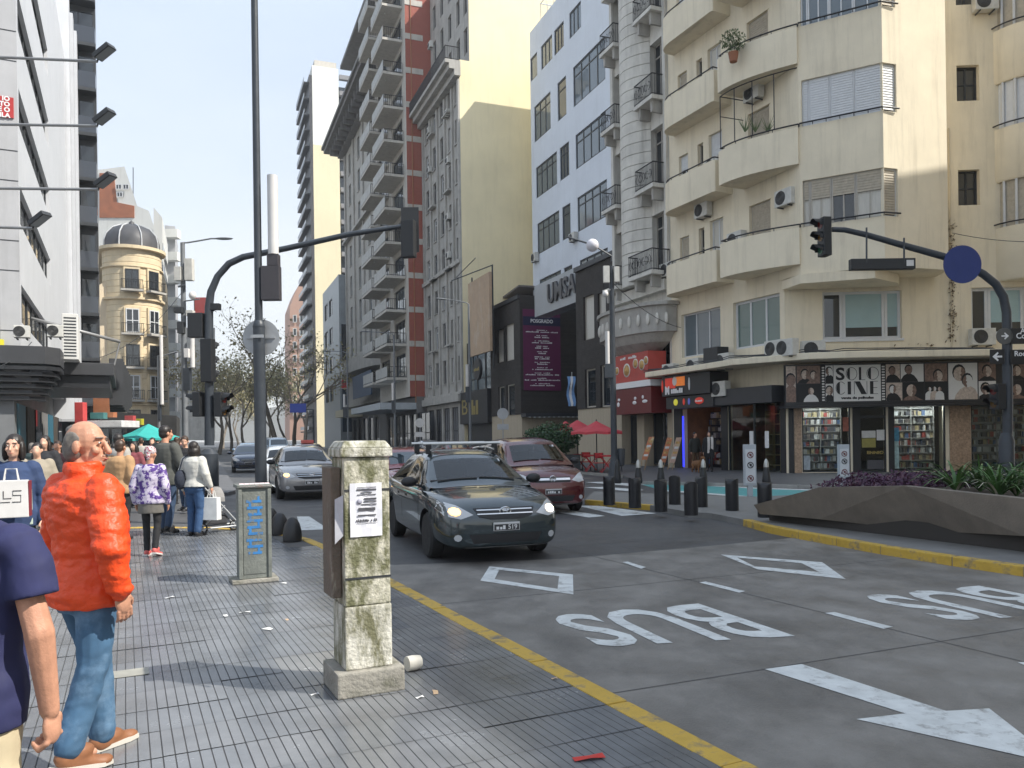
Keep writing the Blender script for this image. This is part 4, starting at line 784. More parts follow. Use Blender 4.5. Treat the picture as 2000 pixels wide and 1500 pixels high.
for a, b in ((1663,1677),(1733,1743)):
    mb = MB(V2); mb.box(V2.qx(a),V2.qx(b),-.04,-.002,0,2.7); mb.build('black_pier', black_fascia, cb, recalc=False)
mb = MB(V2); mb.box(V2.qx(1538),V2.qx(1548),-.04,-.002,0,2.7); mb.build('black_pier', black_fascia, cb, recalc=False)
casemats = [mat('film_case_%d' % i, c, .4, .15, 20) for i, c in enumerate(((.45,.43,.4),(.06,.06,.07),(.3,.06,.05),(.09,.14,.25),(.35,.28,.16),(.6,.6,.6),(.12,.1,.09)))]
shelf_m = mat('shelf_board', (.32,.31,.29), .6, .08)
for i, r in enumerate((sh_w[0], sh_w[2], sh_w[3])):
    x0_, x1_ = r[0]+.08, r[1]-.08; yb = .75 if i < 2 else .5
    t = thing('shelf_unit', ('shelving packed with film cases behind the left shop window', 'shelving packed with film cases behind the window right of the door', 'dim shelving of film cases behind the far right shop window')[i], 'shelf', V2.pt((x0_+x1_)/2, yb, 0))
    rows = 8; mb = MB(V2); mb.box(x0_,x1_,yb+.22,yb+.25,.1,2.55); mb.build('back_panel', shelf_m, t, recalc=False); cs = MB(V2); rc = random.Random(i)
    for k in range(rows+1):
        z = .15+k*2.3/rows; mb = MB(V2); mb.box(x0_,x1_,yb,yb+.22,z,z+.025); mb.build('board', shelf_m, t, recalc=False)
        if k == rows: break
        x = x0_+.03
        while x < x1_-.1:
            ww = rc.choice((.03,.03,.05,.13,.14)); hh_ = rc.uniform(.15,.21); cs.m = rc.choice((0,0,1,1,2,3,4,5,6,6))
            if rc.random() < .86: cs.box(x,x+ww-.006,yb+.02+rc.random()*.04,yb+.2,z+.026,z+.026+hh_)
            x += ww
    for xm_ in (x0_, (x0_+x1_)/2, x1_-.03): mb = MB(V2); mb.box(xm_,xm_+.03,yb-.01,yb+.219,.1,2.55); mb.build('upright', shelf_m, t, recalc=False)
    o = cs.build('film_cases', casemats, t, recalc=False); o['kind'] = 'stuff'
tube_m = mat('fluorescent', (.95,1,1), .5, 0, emit=20)
for i, (a, b) in enumerate(((1583,1645),(1768,1846))):
    mb = MB(V2); mb.box(V2.qx(a),V2.qx(b),.3,.38,2.52,2.57); t = mb.build('light_tube', tube_m, at=V2.pt(V2.qx(a),.3,2.5), recalc=False); tag(t, ('lit fluorescent tube over the left film shop window', 'lit fluorescent tube over the window right of the shop door')[i], 'lamp')
dx0, dx1 = sh_w[1][0], sh_w[1][1]
for i, (fx0, fx1, z0_, z1_, c) in enumerate(((.1,.62,1.35,1.62,(.55,.55,.52)), (.1,.62,.98,1.33,(.28,.25,.07)), (.66,.95,1.25,1.65,(.6,.6,.58)), (.3,.92,.15,.5,(.08,.08,.09)))):
    mb = MB(V2); w_ = dx1-dx0; mb.box(dx0+w_*fx0,dx0+w_*fx1,.045,.055,z0_,z1_); mb.build('door_notice', mat('notice_%d' % i, c, .6, .1, 9), cb, recalc=False)
mb = MB(V2); wall_text(mb, 'ENNIO', (dx0+dx1)/2+.1, .05, .78, .11, .62, .006, .002); mb.build('door_lettering', MATS['gold'], cb, recalc=False)
for i, (a, b, y0_, y1_, c) in enumerate(((1741,1756,835,862,(.05,.2,.3)), (1741,1756,862,915,(.3,.42,.42)), (1566,1582,890,918,(.35,.4,.44)), (1646,1660,815,842,(.35,.12,.08)))):
    r = V2.rect(a,y0_,b,y1_,.05); mb = MB(V2); mb.box(r[0],r[1],.04,.052,r[2],r[3]); mb.build('window_poster', mat('win_poster_%d' % i, c, .6, .35, 7), cb, recalc=False)
# the film shop sign
sg = thing('film_shop_sign', 'black and white shop sign reading SOLO CINE between sepia film portraits', 'sign', V2.pt(2.5,-.9,2.75))
z0s, z1s = V2.q(1680,784,-.9)[1], V2.q(1680,712,-.9)[1]; hs = z1s-z0s
sx = lambda p: V2.qx(p, -.9)
mb = MB(V2); mb.box(sx(1533),sx(2040),-.89,-.7,z0s-.12,z1s+.04); mb.build('backing_board', black_fascia, sg, recalc=False)
mb = MB(V2); mb.box(sx(1533),sx(2040),-.88,-.03,z0s-.2,z0s-.125); mb.build('lower_ledge', black_fascia, sg, recalc=False)
mb = MB(V2); mb.box(.02,V2.w-.02,-.12,-.003,2.7,z0s+.3); mb.build('lintel', black_fascia, cb, recalc=False)
sep_l = mat('sepia_light', (.5,.41,.34), .6, .3, 11); sep_m = mat('sepia_mid', (.2,.13,.10), .6, .45, 12); ink_k = mat('print_black', (.012,.012,.013), .6, 0); paper = mat('print_paper', (.66,.65,.62), .6, .04)
rp_ = random.Random(11)
def portrait(a, b, f0, f1, bgm, figs):
    x0_, x1_ = sx(a)+.015, sx(b)-.015; za, zb = z0s+hs*f0+.012, z0s+hs*f1-.012
    mb = MB(V2); mb.box(x0_,x1_,-.91,-.893,za,zb); p = mb.build('portrait_panel', bgm, sg, recalc=False)
    w_, h_ = x1_-x0_, zb-za
    for i, (fx, fz, r, skin, coat) in enumerate(figs):           # head, hair, shoulders in flat print
        cx2, cz2, rr = x0_+w_*fx, za+h_*fz, h_*r; y = -.912-.003*i
        poly = [(max(x0_, min(x1_, cx2+dx*rr)), max(za, cz2+dz*rr)) for dx, dz in ((-.35,-.8),(-1.2,-1.3),(-1.9,-2.2),(-2.1,-6),(2.1,-6),(1.9,-2.2),(1.2,-1.3),(.35,-.8))]
        mb = MB(V2); mb.add([(q[0],y,q[1]) for q in poly],[tuple(range(8))]); mb.build('print_coat', coat, p, recalc=False)
        for (k, ox, oz, mm, yy) in ((1.12,-.08,.22,ink_k,.0008),(1,0,0,skin,.0016)):
            mb = MB(V2); mb.add([(max(x0_,min(x1_,cx2+ox*rr+rr*k*.8*math.cos(t*.524))), y-yy, min(zb,max(za,cz2+oz*rr+rr*k*math.sin(t*.524)))) for t in range(12)],[tuple(range(12))]); mb.build('print_head', mm, p, recalc=False)
        mb = MB(V2)
        sg_ = rp_.choice((-1,1)); arcp = [(sg_*.8*math.cos(R(q)), math.sin(R(q))) for q in range(-80,71,15)]+[(sg_*.18,.35),(sg_*.3,.1),(sg_*.08,-.12),(sg_*.24,-.4),(sg_*.1,-.7)]
        mb.add([(max(x0_,min(x1_,cx2+a*rr)), y-.0024, max(za,min(zb,cz2+b*rr))) for a, b in arcp],[tuple(range(len(arcp)))]); mb.build('print_shadow', sep_m, p, recalc=False)
portrait(1534,1554,0,1,sep_l,[(.5,.6,.16,sep_m,sep_m)]); portrait(1555,1602,.5,1,sep_m,[(.35,.5,.26,sep_l,ink_k),(.72,.45,.22,sep_l,sep_m)]); portrait(1555,1602,0,.5,ink_k,[(.6,.6,.2,sep_l,paper)])
portrait(1611,1627,.5,1,paper,[(.5,.65,.22,paper,ink_k)]); portrait(1611,1627,0,.5,paper,[(.5,.6,.24,sep_l,ink_k)])
portrait(1729,1758,.5,1,sep_l,[(.45,.62,.22,sep_m,ink_k)]); portrait(1758,1804,.5,1,paper,[(.35,.66,.24,sep_m,ink_k)]); portrait(1729,1762,0,.5,sep_l,[(.4,.62,.22,paper,ink_k)]); portrait(1762,1804,0,.5,ink_k,[(.4,.55,.34,sep_l,sep_m)])
portrait(1805,1850,.5,1,sep_m,[(.6,.3,.3,sep_l,sep_l)]); portrait(1805,1850,0,.5,ink_k,[(.2,.6,.12,paper,paper),(.42,.62,.12,paper,sep_l),(.65,.6,.12,sep_l,paper)])
portrait(1851,1909,0,1,paper,[(.38,.7,.2,sep_l,paper),(.66,.5,.17,paper,sep_l)]); portrait(1910,1945,.5,1,sep_m,[(.5,.5,.3,sep_l,ink_k)]); portrait(1910,1945,0,.5,paper,[(.4,.55,.3,sep_l,ink_k)])
portrait(1972,2005,.5,1,sep_m,[(.4,.5,.28,sep_l,ink_k)]); portrait(1972,2005,0,.5,ink_k,[(.4,.5,.3,sep_l,sep_m)])
for a, b in ((1603,1611),(1720,1729)):                              # film perforation strips
    x0_, x1_ = sx(a), sx(b); mb = MB(V2); mb.box(x0_,x1_,-.905,-.893,z0s,z1s); st = mb.build('film_strip', ink_k, sg, recalc=False)
    for k in range(13): z = z0s+.04+k*(hs-.06)/13; mb = MB(V2); mb.box(x0_+.03,x1_-.03,-.909,-.906,z,z+.055); mb.build('perforation', paper, st, recalc=False)
x0_, x1_ = sx(1627.5), sx(1719.5); mb = MB(V2); mb.box(x0_,x1_,-.91,-.893,z0s+.01,z1s-.01); tp = mb.build('title_panel', paper, sg, recalc=False)
def ellp(cx2, cz2, rx, rz, a0=0, a1=360, n=28): return [(cx2+rx*math.cos(R(a0+(a1-a0)*i/n)), cz2+rz*math.sin(R(a0+(a1-a0)*i/n))) for i in range(n+1)]
def fill(mb, poly, y=-.914): mb.add([(p[0], y, p[1]) for p in poly], [tuple(range(len(poly)))])
def ring(mb, outer, inner, y=-.914):
    for i in range(len(outer)-1): mb.add([(q[0],y,q[1]) for q in (outer[i],outer[i+1],inner[i+1],inner[i])],[(0,1,2,3)])
def deco(ch, cx2, cz2, w_, h_):
    mb = MB(V2); rx, rz = w_/2, h_/2; th = .018
    bx = lambda a, b, c, d: fill(mb, [(cx2+a*rx,cz2+c*rz),(cx2+b*rx,cz2+c*rz),(cx2+b*rx,cz2+d*rz),(cx2+a*rx,cz2+d*rz)])
    if ch == 'O': ring(mb, ellp(cx2,cz2,rx,rz), ellp(cx2,cz2,rx-th,rz-th)); fill(mb, ellp(cx2-.1*rx,cz2,rx*.72,rz*.92,105,255), -.915)
    if ch == 'C': ring(mb, ellp(cx2,cz2,rx,rz,40,320), ellp(cx2,cz2,rx-th,rz-th,40,320)); fill(mb, ellp(cx2-.05*rx,cz2,rx*.8,rz*.94,100,260), -.915)
    if ch == 'L': bx(-.9,-.2,-1,1); bx(-.2,1,-1,-.93)
    if ch == 'I': bx(-.9,.9,-1,1)
    if ch == 'E': bx(-.9,-.1,-1,1); bx(-.1,1,.93,1); bx(-.1,.8,-.05,.03); bx(-.1,1,-1,-.93)
    if ch == 'N': bx(-1,-.92,-1,1); bx(.92,1,-1,1); fill(mb, [(cx2-.92*rx,cz2+rz),(cx2-.1*rx,cz2+rz),(cx2+.92*rx,cz2-rz),(cx2+.1*rx,cz2-rz)], -.915)
    if ch == 'S':
        vs, fs = text_geo('S', 1, .03); X = [v.x for v in vs]; Y = [v.y for v in vs]
        mb.add([(cx2+((v.x-min(X))/(max(X)-min(X))-.5)*w_, -.914, cz2+((v.y-min(Y))/(max(Y)-min(Y))-.5)*h_) for v in vs], fs)
    mb.build('letter', ink_k, tp, recalc=False)
TW = x1_-x0_
for ch, f, wf in (('S',.14,.19),('O',.38,.24),('L',.60,.14),('O',.83,.26)): deco(ch, x0_+TW*f, z0s+hs*.755, TW*wf, hs*.35)
for ch, f, wf in (('C',.15,.22),('I',.33,.08),('N',.57,.28),('E',.85,.18)): deco(ch, x0_+TW*f, z0s+hs*.37, TW*wf, hs*.35)
mb = MB(V2); wall_text(mb, 'venta de peliculas', x0_+TW*.5, -.913, z0s+hs*.10, hs*.065, TW*.7, .008, .001); mb.build('subtitle', ink_k, tp, recalc=False)
# left shops: black fascias
kx0, kx1 = V1.qx(1292,-1.0), V1.qx(1386,-1.0)
ks = thing('kiosk_sign', 'black box fascia with bright red and orange kiosk logo in white script', 'sign', V1.pt((kx0+kx1)/2,-1,3))
zk0, zk1 = V1.q(1385,793,-1)[1], 4.2
mb = MB(V1); mb.box(kx0,kx1,-1.0,-.03,3.28,4.18); mb.build('fascia_box', black_fascia, ks, bevel=.01)
lx0, lx1 = V1.qx(1299,-1), V1.qx(1337,-1); redb = mat('logo_red', (.62,.05,.03), .5, .1, emit=.15); orab = mat('logo_orange', (.75,.2,.03), .5, .1, emit=.2)
mb = MB(V1); mb.box(lx0,lx0+(lx1-lx0)*.52,-1.02,-1.002,3.62,4.08); mb.build('logo_block', redb, ks, recalc=False); mb = MB(V1); mb.box(lx0+(lx1-lx0)*.55,lx1,-1.02,-1.002,3.7,4.1); mb.build('logo_block', orab, ks, recalc=False)
mb = MB(V1); mb.ell(((lx0+lx1)/2,-1.03,3.92),(.16,.02,.2),12,8); mb.build('logo_disc', paper, ks, recalc=False)
mb = MB(V1); wall_text(mb, 'M', lx0+.17, -1.035, 3.52, .34, .3, .03, .006); [mb.box((lx0+lx1)/2+.17+a, (lx0+lx1)/2+.17+b, -1.041, -1.032, 3.5+c, 3.5+d) for a, b, c, d in strokes(6, (lx1-lx0)*.62, .22, 5)]; mb.build('lettering', inkw, ks, recalc=False)
for xx, m_ in ((lx0-.22,redb),(lx1+.3,shut_w)): mb = MB(V1); mb.ell((xx,-1.01,3.75),(.07,.02,.28),10,8); mb.build('bottle_print', m_, ks, recalc=False)
k2 = thing('kiosk_lower_sign', 'black strip of small glowing logos above the kiosk entrance', 'sign', V1.pt((kx0+kx1)/2,-.8,2.6))
mb = MB(V1); mb.box(V1.qx(1300,-.85),V1.qx(1392,-.85),-.85,-.03,2.72,3.25); mb.build('fascia_box', black_fascia, k2, recalc=False)
yel = mat('logo_yellow', (.6,.55,.05), .5, .1, emit=.25)
for px, m_, rx in ((1318,yel,.16),(1334,redb,.08),(1344,mat('logo_blue', (.1,.12,.4), .5, .1, emit=.2),.08),(1364,redb,.3)):
    mb = MB(V1); mb.ell((V1.qx(px,-.87),-.86,3.0),(rx,.02,.15),14,8); mb.build('logo_print', m_, k2, recalc=False)
mb = MB(V1); [mb.box(V1.qx(1364,-.87)+a, V1.qx(1364,-.87)+b, -.89, -.882, 3.0+c, 3.0+d) for a, b, c, d in strokes(7, .46, .08, 6)]; mb.build('lettering', inkw, k2, recalc=False)
fx0, fx1 = V1.qx(1391,-.8), V1.w+.1
mb = MB(V1); mb.box(fx0,fx1,-.8,-.03,2.75,3.4); f3 = mb.build('plain_fascia', mat('fascia_charcoal', (.04,.041,.045), .5, .08), at=V1.pt(fx0,-.8,2.75), bevel=.01); tag(f3, 'plain charcoal fascia box over the empty looking glass shop', 'sign')
for i, r in enumerate(g1):
    if i == 0:
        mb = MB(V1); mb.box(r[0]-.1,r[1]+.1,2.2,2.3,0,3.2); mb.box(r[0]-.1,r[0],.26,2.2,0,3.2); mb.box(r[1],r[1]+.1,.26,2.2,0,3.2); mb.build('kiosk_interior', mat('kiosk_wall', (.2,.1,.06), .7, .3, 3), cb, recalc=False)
        mb = MB(V1); mb.box(r[0]+.03,r[0]+.09,-.06,-.01,.1,2.4); nb_ = mb.build('neon_strip', mat('neon_blue', (.03,.04,.8), .5, 0, emit=1.3), at=V1.pt(r[0],-.05,.1), recalc=False); tag(nb_, 'blue neon strip at the kiosk doorway edge', 'lamp')
        rc = random.Random(4); st = thing('kiosk_display', 'crowded colourful goods rack inside the kiosk doorway', 'display rack', V1.pt((r[0]+r[1])/2,1.4,0))
        mb = MB(V1); cs = MB(V1); mb.box(r[0],r[1],1.6,1.65,0,2.6); mb.build('rack_panel', dark_metal, st, recalc=False)
        for k in range(150):
            x = rc.uniform(r[0]+.1,r[1]-.15); z = .2+.3*rc.randint(0,7); cs.m = rc.randint(0,6); cs.box(x,x+rc.uniform(.08,.2),1.35,1.58-.001*k,z,z+rc.uniform(.12,.26))
        o = cs.build('packages', casemats, st, recalc=False); o['kind'] = 'stuff'
        lp = MB(V1); lp.ell((r[1]-.35,.9,2.75),(.1,.1,.1),10,8); l_ = lp.build('ceiling_lamp', mat('warm_bulb', (1,.55,.15), .5, 0, emit=8), at=V1.pt(r[1]-.35,.9,2.75), recalc=False); tag(l_, 'warm orange lamp glowing inside the kiosk', 'lamp')
    else:
        f = .06; mb = MB(V1); x0_, x1_, z0_, z1_ = r
        for a, b in ((x0_,x0_+f),((x0_+x1_)/2-.03,(x0_+x1_)/2+.03),(x1_-f,x1_)): mb.box(a,b,.03,.1,z0_,z1_)
        mb.box(x0_+f,x1_-f,.035,.095,z1_-f,z1_); w_ = mb.build('shop_window', dark_metal, cb, recalc=False); p = MB(V1); p.quad((x0_+f,.06,z0_),(x1_-f,.06,z0_),(x1_-f,.06,z1_-f),(x0_+f,.06,z1_-f)); p.build('pane', cl, w_, recalc=False)
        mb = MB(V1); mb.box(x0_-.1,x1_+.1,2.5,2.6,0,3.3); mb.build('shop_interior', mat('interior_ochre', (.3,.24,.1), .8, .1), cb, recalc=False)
        st = thing('glass_shop_shelf', 'open wooden shelf inside the glass fronted shop', 'shelf', V1.pt(x1_-1.2,1.0,0)); mb = MB(V1)
        for k in range(6): m2 = MB(V1); m2.box(x1_-1.9,x1_-.3,1.0,1.35,.25+.42*k,.28+.42*k); m2.build('board', mat('wood_shelf', (.35,.28,.15), .7, .1), st, recalc=False)
        for xx in (x1_-1.92,x1_-1.1,x1_-.3): m2 = MB(V1); m2.box(xx,xx+.03,.99,1.36,.0,2.5); m2.build('upright', MATS['wood_shelf'], st, recalc=False)
        for px in (1468,1498): r3 = V1.rect(px-4,842,px+4,875,.05); m2 = MB(V1); m2.box(r3[0],r3[1],.04,.052,r3[2],r3[3]); m2.build('window_sticker', inkw, cb, recalc=False)
for a, b in ((V1.qx(1316),g1[0][0]),(g1[0][1],g1[1][0]),(g1[1][1],V1.w)): mb = MB(V1); mb.box(a,b,-.05,-.002,0,2.74); mb.build('black_pier', black_fascia, cb, recalc=False)
# ------------------------------------------------------------------ block across the near street, out of view on the right: it shades the carriageway
ob = thing('street_block', 'plain rendered apartment block on the near right side of the street', 'building', NP(21.8,8)); WO = Wall(NP(21.8,8), NP(21.8,-70))
ops = [(2+4*k, 3.6+4*k, 5+3.3*j, 6.9+3.3*j) for k in range(18) for j in range(6)]
block(ob, WO, 0, 78, 0, 28, 22, ops, cream, reveal=.3)
mb = MB(WO)
for o in ops: mb.quad((o[0],.25,o[2]),(o[1],.25,o[2]),(o[1],.25,o[3]),(o[0],.25,o[3]))
q_ = mb.build('window_panes', G_dark, ob, recalc=False); q_['kind'] = 'stuff'
# ------------------------------------------------------------------ left side: white panel building at the near corner
Q0 = Vector((-16.05,26,0)); WLf = Wall(Q0, Q0+dN*10); WLs = Wall(Q0-nN*14, Q0)
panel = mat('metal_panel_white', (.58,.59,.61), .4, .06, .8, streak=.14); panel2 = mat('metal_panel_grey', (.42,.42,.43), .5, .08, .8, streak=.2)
lb = thing('white_panel_building', 'white panel office building with dark ribbon windows at the left corner', 'building', Q0)
LEN = WLf.qx(134); LTOP = 25; rib = [(5.6,6.86),(8.86,10.12),(12.1,13.36),(15.3,16.6),(18.6,19.9)]; xe = WLf.qx(101)
opsf = [(.35, xe, a, b) for a, b in rib]; opss = [(.5, 13.3, a, b) for a, b in rib]
mb = MB(WLf); wall_open(mb, 0, LEN, 4.3, LTOP, 0, opsf, .25); mb.build('wall', panel, lb, recalc=False)
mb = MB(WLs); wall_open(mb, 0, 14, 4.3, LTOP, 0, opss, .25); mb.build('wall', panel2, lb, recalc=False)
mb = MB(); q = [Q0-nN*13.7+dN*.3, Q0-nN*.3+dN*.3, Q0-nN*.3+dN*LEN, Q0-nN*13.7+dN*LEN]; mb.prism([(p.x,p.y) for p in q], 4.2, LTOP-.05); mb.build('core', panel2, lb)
for a, b in rib:
    n = 7
    for k in range(n): w_ = (xe-.35)/n; window(lb, WLf, (.36+k*w_, .34+(k+1)*w_, a, b), .2, 1, 1, dark_metal, G_dark, .07)
    for k in range(5): w_ = 12.8/5; window(lb, WLs, (.51+k*w_, .49+(k+1)*w_, a, b), .2, 1, 1, dark_metal, G_dark if k % 2 else G_sky, .07)
for z in [4.3+.98*k for k in range(21)]:       # panel joints
    if any(a-.05 < z < b+.05 for a, b in rib): continue
    mb = MB(WLs); mb.box(0,13.99,-.012,-.001,z-.012,z+.012); mb.build('panel_joint', dark_metal, lb, recalc=False)
mb = MB(WLs); mb.box(13.4,13.43,-.012,-.001,4.3,LTOP); mb.build('panel_joint', dark_metal, lb, recalc=False)
for k in range(5): x = LEN+.15+k*2.4; mb = MB(WLf); mb.box(x,x+.9,-.25-.1*k,3,3,LTOP+4); mb.build('vertical_fin', panel, lb, recalc=False)
sgn = MB(WLs); r_ = WLs.rect(-120,168,27,235,-.02); sgn.box(r_[0],r_[1],-.05,.13,r_[2]+.06,r_[3]-.03); so_ = sgn.build('red_window_sign', mat('sign_red2', (.42,.03,.03), .55, .08), at=WLs.pt(r_[1],-.05,r_[2]), recalc=False); tag(so_, 'red window sign with white capital lettering in the white office building', 'sign')
mb = MB(WLs)
for i, tx in enumerate(('IO','TO','E O','ILA')): z = r_[3]-(r_[3]-r_[2])*(i+.55)/4.2; vs, fs = text_geo(tx, (r_[3]-r_[2])*.27, .008, .004, align='RIGHT'); mb.add([(r_[1]-.1+v.x, -.055-v.z, z+v.y) for v in vs], fs)
mb.build('lettering', inkw, so_, recalc=False)
ys = MB(WLs); r_ = WLs.rect(-90,660,8,711,-.3); ys.box(r_[0],r_[1],-.4,-.2,r_[2],r_[3]); yo = ys.build('yellow_sign', mat('sign_yellow', (.7,.62,.03), .5, .05), at=WLs.pt(r_[1],-.3,r_[2]), recalc=False); tag(yo, 'yellow sign cut by the left edge above black louvres', 'sign')
# ground floor and louvre canopy
mb = MB(); q = [Q0-nN*13.5-dN*(-.9), Q0+dN*.9-nN*.8, Q0+dN*LEN-nN*.8, Q0+dN*LEN-nN*13]; mb.prism([(p.x,p.y) for p in q], 0, 4.25); mb.build('ground_floor_wall', mat('shop_black', (.03,.031,.034), .5, .15, 2), lb)
for k in range(6):
    z = 3.0+.19*k; e = .35+.1*k; mb = MB()
    P = [Q0-nN*13-dN*e, Q0+nN*(e-.1)-dN*e, Q0+nN*(e+.3)-dN*(e-.5), Q0+nN*(e+.3)+dN*1.2]; I = [p+dN*.25-nN*.0 for p in P[:2]]+[P[2]-nN*.25, P[3]-nN*.25]
    mb.loft([[p+Vector((0,0,z)), p+Vector((0,0,z+.12)), i+Vector((0,0,z+.12)), i+Vector((0,0,z))] for p, i in zip(P, I)]); mb.build('louvre', black_fascia, lb)
mb = MB(); P = [Q0-nN*13-dN*.9, Q0+nN*.75-dN*.9, Q0+nN*1.15-dN*.4, Q0+nN*1.15+dN*1.3, Q0-nN*.1+dN*1.3, Q0-nN*13-dN*.02]; mb.prism([(p.x,p.y) for p in P], 4.14, 4.7); mb.build('canopy_box', mat('canopy_charcoal', (.045,.046,.05), .5, .1, 2), lb)
mb = MB(); c = Q0-nN*.2-dN*.05; mb.prism([(p.x,p.y) for p in (c-nN*.9, c, c+dN*.6, c-nN*.9+dN*.6)], 0, 3.1); mb.build('corner_pier', mat('pier_grey', (.16,.165,.17), .5, .1, 2), lb)
for k in range(3): window(lb, Wall(Q0-nN*13+dN*.6, Q0+dN*.6), (2.6+3.2*k,5.6+3.2*k,.1,2.9), .15, 2, 1, dark_metal, G_dark, .07, 'shop_window')
for k in range(7):
    x = 2.2+k*3.2; m_ = [mat('door_teal', (.02,.13,.19), .5, .1), mat('door_brown', (.06,.05,.04), .7, .2), G_dark, stone_d][k % 4]; mb = MB(WLf); mb.box(x,x+2.6,.35,.6,0,3); mb.build('shop_front', m_, lb, recalc=False)
mq = thing('street_marquee', 'dark flat marquee projecting over the pavement with units on top', 'canopy', WLf.pt(4,-1.5,3.5))
mb = MB(WLf); mb.box(2.4,10.5,-2.7,.0,4.05,4.5); mb.build('marquee_slab', MATS['canopy_charcoal'], mq, bevel=.02)
mb = MB(WLf); mb.box(2.6,10.4,-2.55,-.05,3.6,4.04); mb.build('marquee_soffit', black_fascia, mq, recalc=False)
mb = MB(WLf); mb.tube([(2.2,-.1,6.0),(3.2,-2.9,5.4)],.06,8); mb.tube([(3.2,-2.9,5.4),(3.2,-2.7,4.5)],.03,6); mb.build('stay_bar', mat('galvanised', (.3,.3,.3), .5, .1, metal=.5), mq, recalc=False)
mb = MB(WLf)
for k in range(7): mb.extr([(10.6+.28*k,3.0+.1*abs(k-3)),(10.82+.28*k,3.0+.1*abs(k-3)),(10.82+.28*k,5.3-.12*k),(10.6+.28*k,5.45-.12*k)],-3.0-.06*k,-2.4); 
mb.build('pleated_side_screen', MATS['canopy_charcoal'], mq, recalc=False)
pw = mat('perforated_white', (.62,.61,.58), .6, .05); r_ = WLf.rect(119,638,142,703,-1.2)
mb = MB(WLf); X = WLf.qx(130,-1.2); mb.box(X-.6,X+.6,-1.6,-1.1,4.5,6.1); pv = mb.build('perforated_cabinet', pw, at=WLf.pt(X,-1.3,4.5), bevel=.02); tag(pv, 'tall white perforated cabinet standing on the marquee', 'cabinet')
hole = MB(); cfr = Wall(WLf.pt(X-.6,-1.6,0), WLf.pt(X-.6,-1.1,0))
for i in range(4):
    for j in range(13): hole.box(0,0,0,0,0,0) if False else None
for j in range(13): hh = MB(WLf); hh.box(X-.606,X-.6005,-1.54,-1.16,4.6+.11*j,4.65+.11*j); hh.build('slot', dark_metal, pv, recalc=False)
for i, px in enumerate((92,100)): X = WLf.qx(px,-1.0); ac_unit(WLs, 14.3+.9*i, 4.75, ('white air conditioner on the marquee beside the panel wall','second white unit on the marquee next to the perforated cabinet')[i], -2.4-.5*i, .42, .36)
# floodlights on long arms
gal = MATS['galvanised']; lens = glass('lamp_lens', (.3,.32,.33), .1)
fl_data = ((112,120,198,'topmost'),(243,246,198,'second from the top'),(368,370,200,'third from the top'),(442,446,72,'lowest and shortest'))
for i, (y0, y1, xl, w_) in enumerate(fl_data):
    p1 = at(xl-8, y1, 24); p0 = at(-160, y0-(y1-y0)*.9, 24); t = thing('floodlight', '%s floodlight on a long horizontal arm before the white building' % w_, 'floodlight', p1, group='floodlights on long arms')
    mb = MB(); mb.tube([p0, p1], .045, 8); mb.build('arm', gal, t)
    dirv = Vector((.8,-.15,.5)).normalized(); up_ = Vector((-.5,0,.86)); sd = dirv.cross(up_).normalized(); c = p1+dirv*.28+Vector((0,0,.12))
    mb = MB(); V = [c+dirv*(a*.3)+sd*(b*.2)+up_*(d*.07) for d in (-1,1) for a, b in ((-1,-1),(1,-1),(1,1),(-1,1))]; mb.add(V, [(3,2,1,0),(4,5,6,7),(0,1,5,4),(1,2,6,5),(2,3,7,6),(3,0,4,7)]); hd = mb.build('lamp_head', dark_metal, t, bevel=.02)
    mb = MB(); V = [c+dirv*(a*.27)+sd*(b*.17)-up_*.076 for a, b in ((-1,-1),(1,-1),(1,1),(-1,1))]; mb.add(V, [(0,1,2,3)]); mb.build('lens', lens, hd, recalc=False)
    mb = MB(); mb.tube([p1, p1+Vector((.05,0,.14)), c-dirv*.1], .025, 6); mb.build('bracket', dark_metal, t)
pm = thing('floodlight_mast', 'steel mast just outside the left edge carrying the floodlight arms', 'mast', at(-160,860,24)-Vector((0,0,at(-160,860,24).z))); mb = MB(); b_ = at(-160,860,24); mb.tube([(b_.x,b_.y,0),(b_.x,b_.y,14.5)],.12,10); mb.build('pole', gal, pm)
# ---- dark glass balcony tower
T0 = at(151,500,54); T0.z = 0; T1 = at(192,500,54); T1.z = 0; WD = Wall(T1-nN*6, T1); dt = thing('dark_glass_tower', 'dark tower of smoked glass balconies rising beyond the frame at left', 'building', T1)
mb = MB(WD); mb.box(0,WD.w-.02,.9,2.4,0,40); mb.build('wall', mat('tower_black', (.03,.032,.036), .4, .15, .6), dt, recalc=False)
smoke = glass('smoked_glass', (.035,.04,.05), .06); rd = random.Random(2)
for k in range(13):
    z = 1.0+3.05*k; mb = MB(WD); mb.box(3.9,WD.w,-.1,.898,z,z+.22); f = mb.build('balcony', dark_metal, dt, recalc=False)
    mb = MB(WD); mb.box(3.95,WD.w-.02,-.09,-.06,z+.22,z+1.3); mb.build('balcony_glass', smoke, f, recalc=False); mb = MB(WD); mb.box(WD.w-.05,WD.w-.02,-.05,.89,z+.22,z+1.3); mb.build('balcony_glass', smoke, f, recalc=False)
    if k % 3 != 2: mb = MB(WD); X = 4.1+rd.random()*.5; mb.box(X,X+.5,.3,.6,z+.22,z+1.0+.4*rd.random()); mb.build('balcony_clutter', [shut_w, AC_case, mat('clutter_tan', (.4,.3,.18), .8, .2)][k % 3], f, recalc=False)
    window(dt, WD, (4.0,WD.w-.1,z+.4,z+2.7), .88, 2, 1, dark_metal, G_dark, .06)
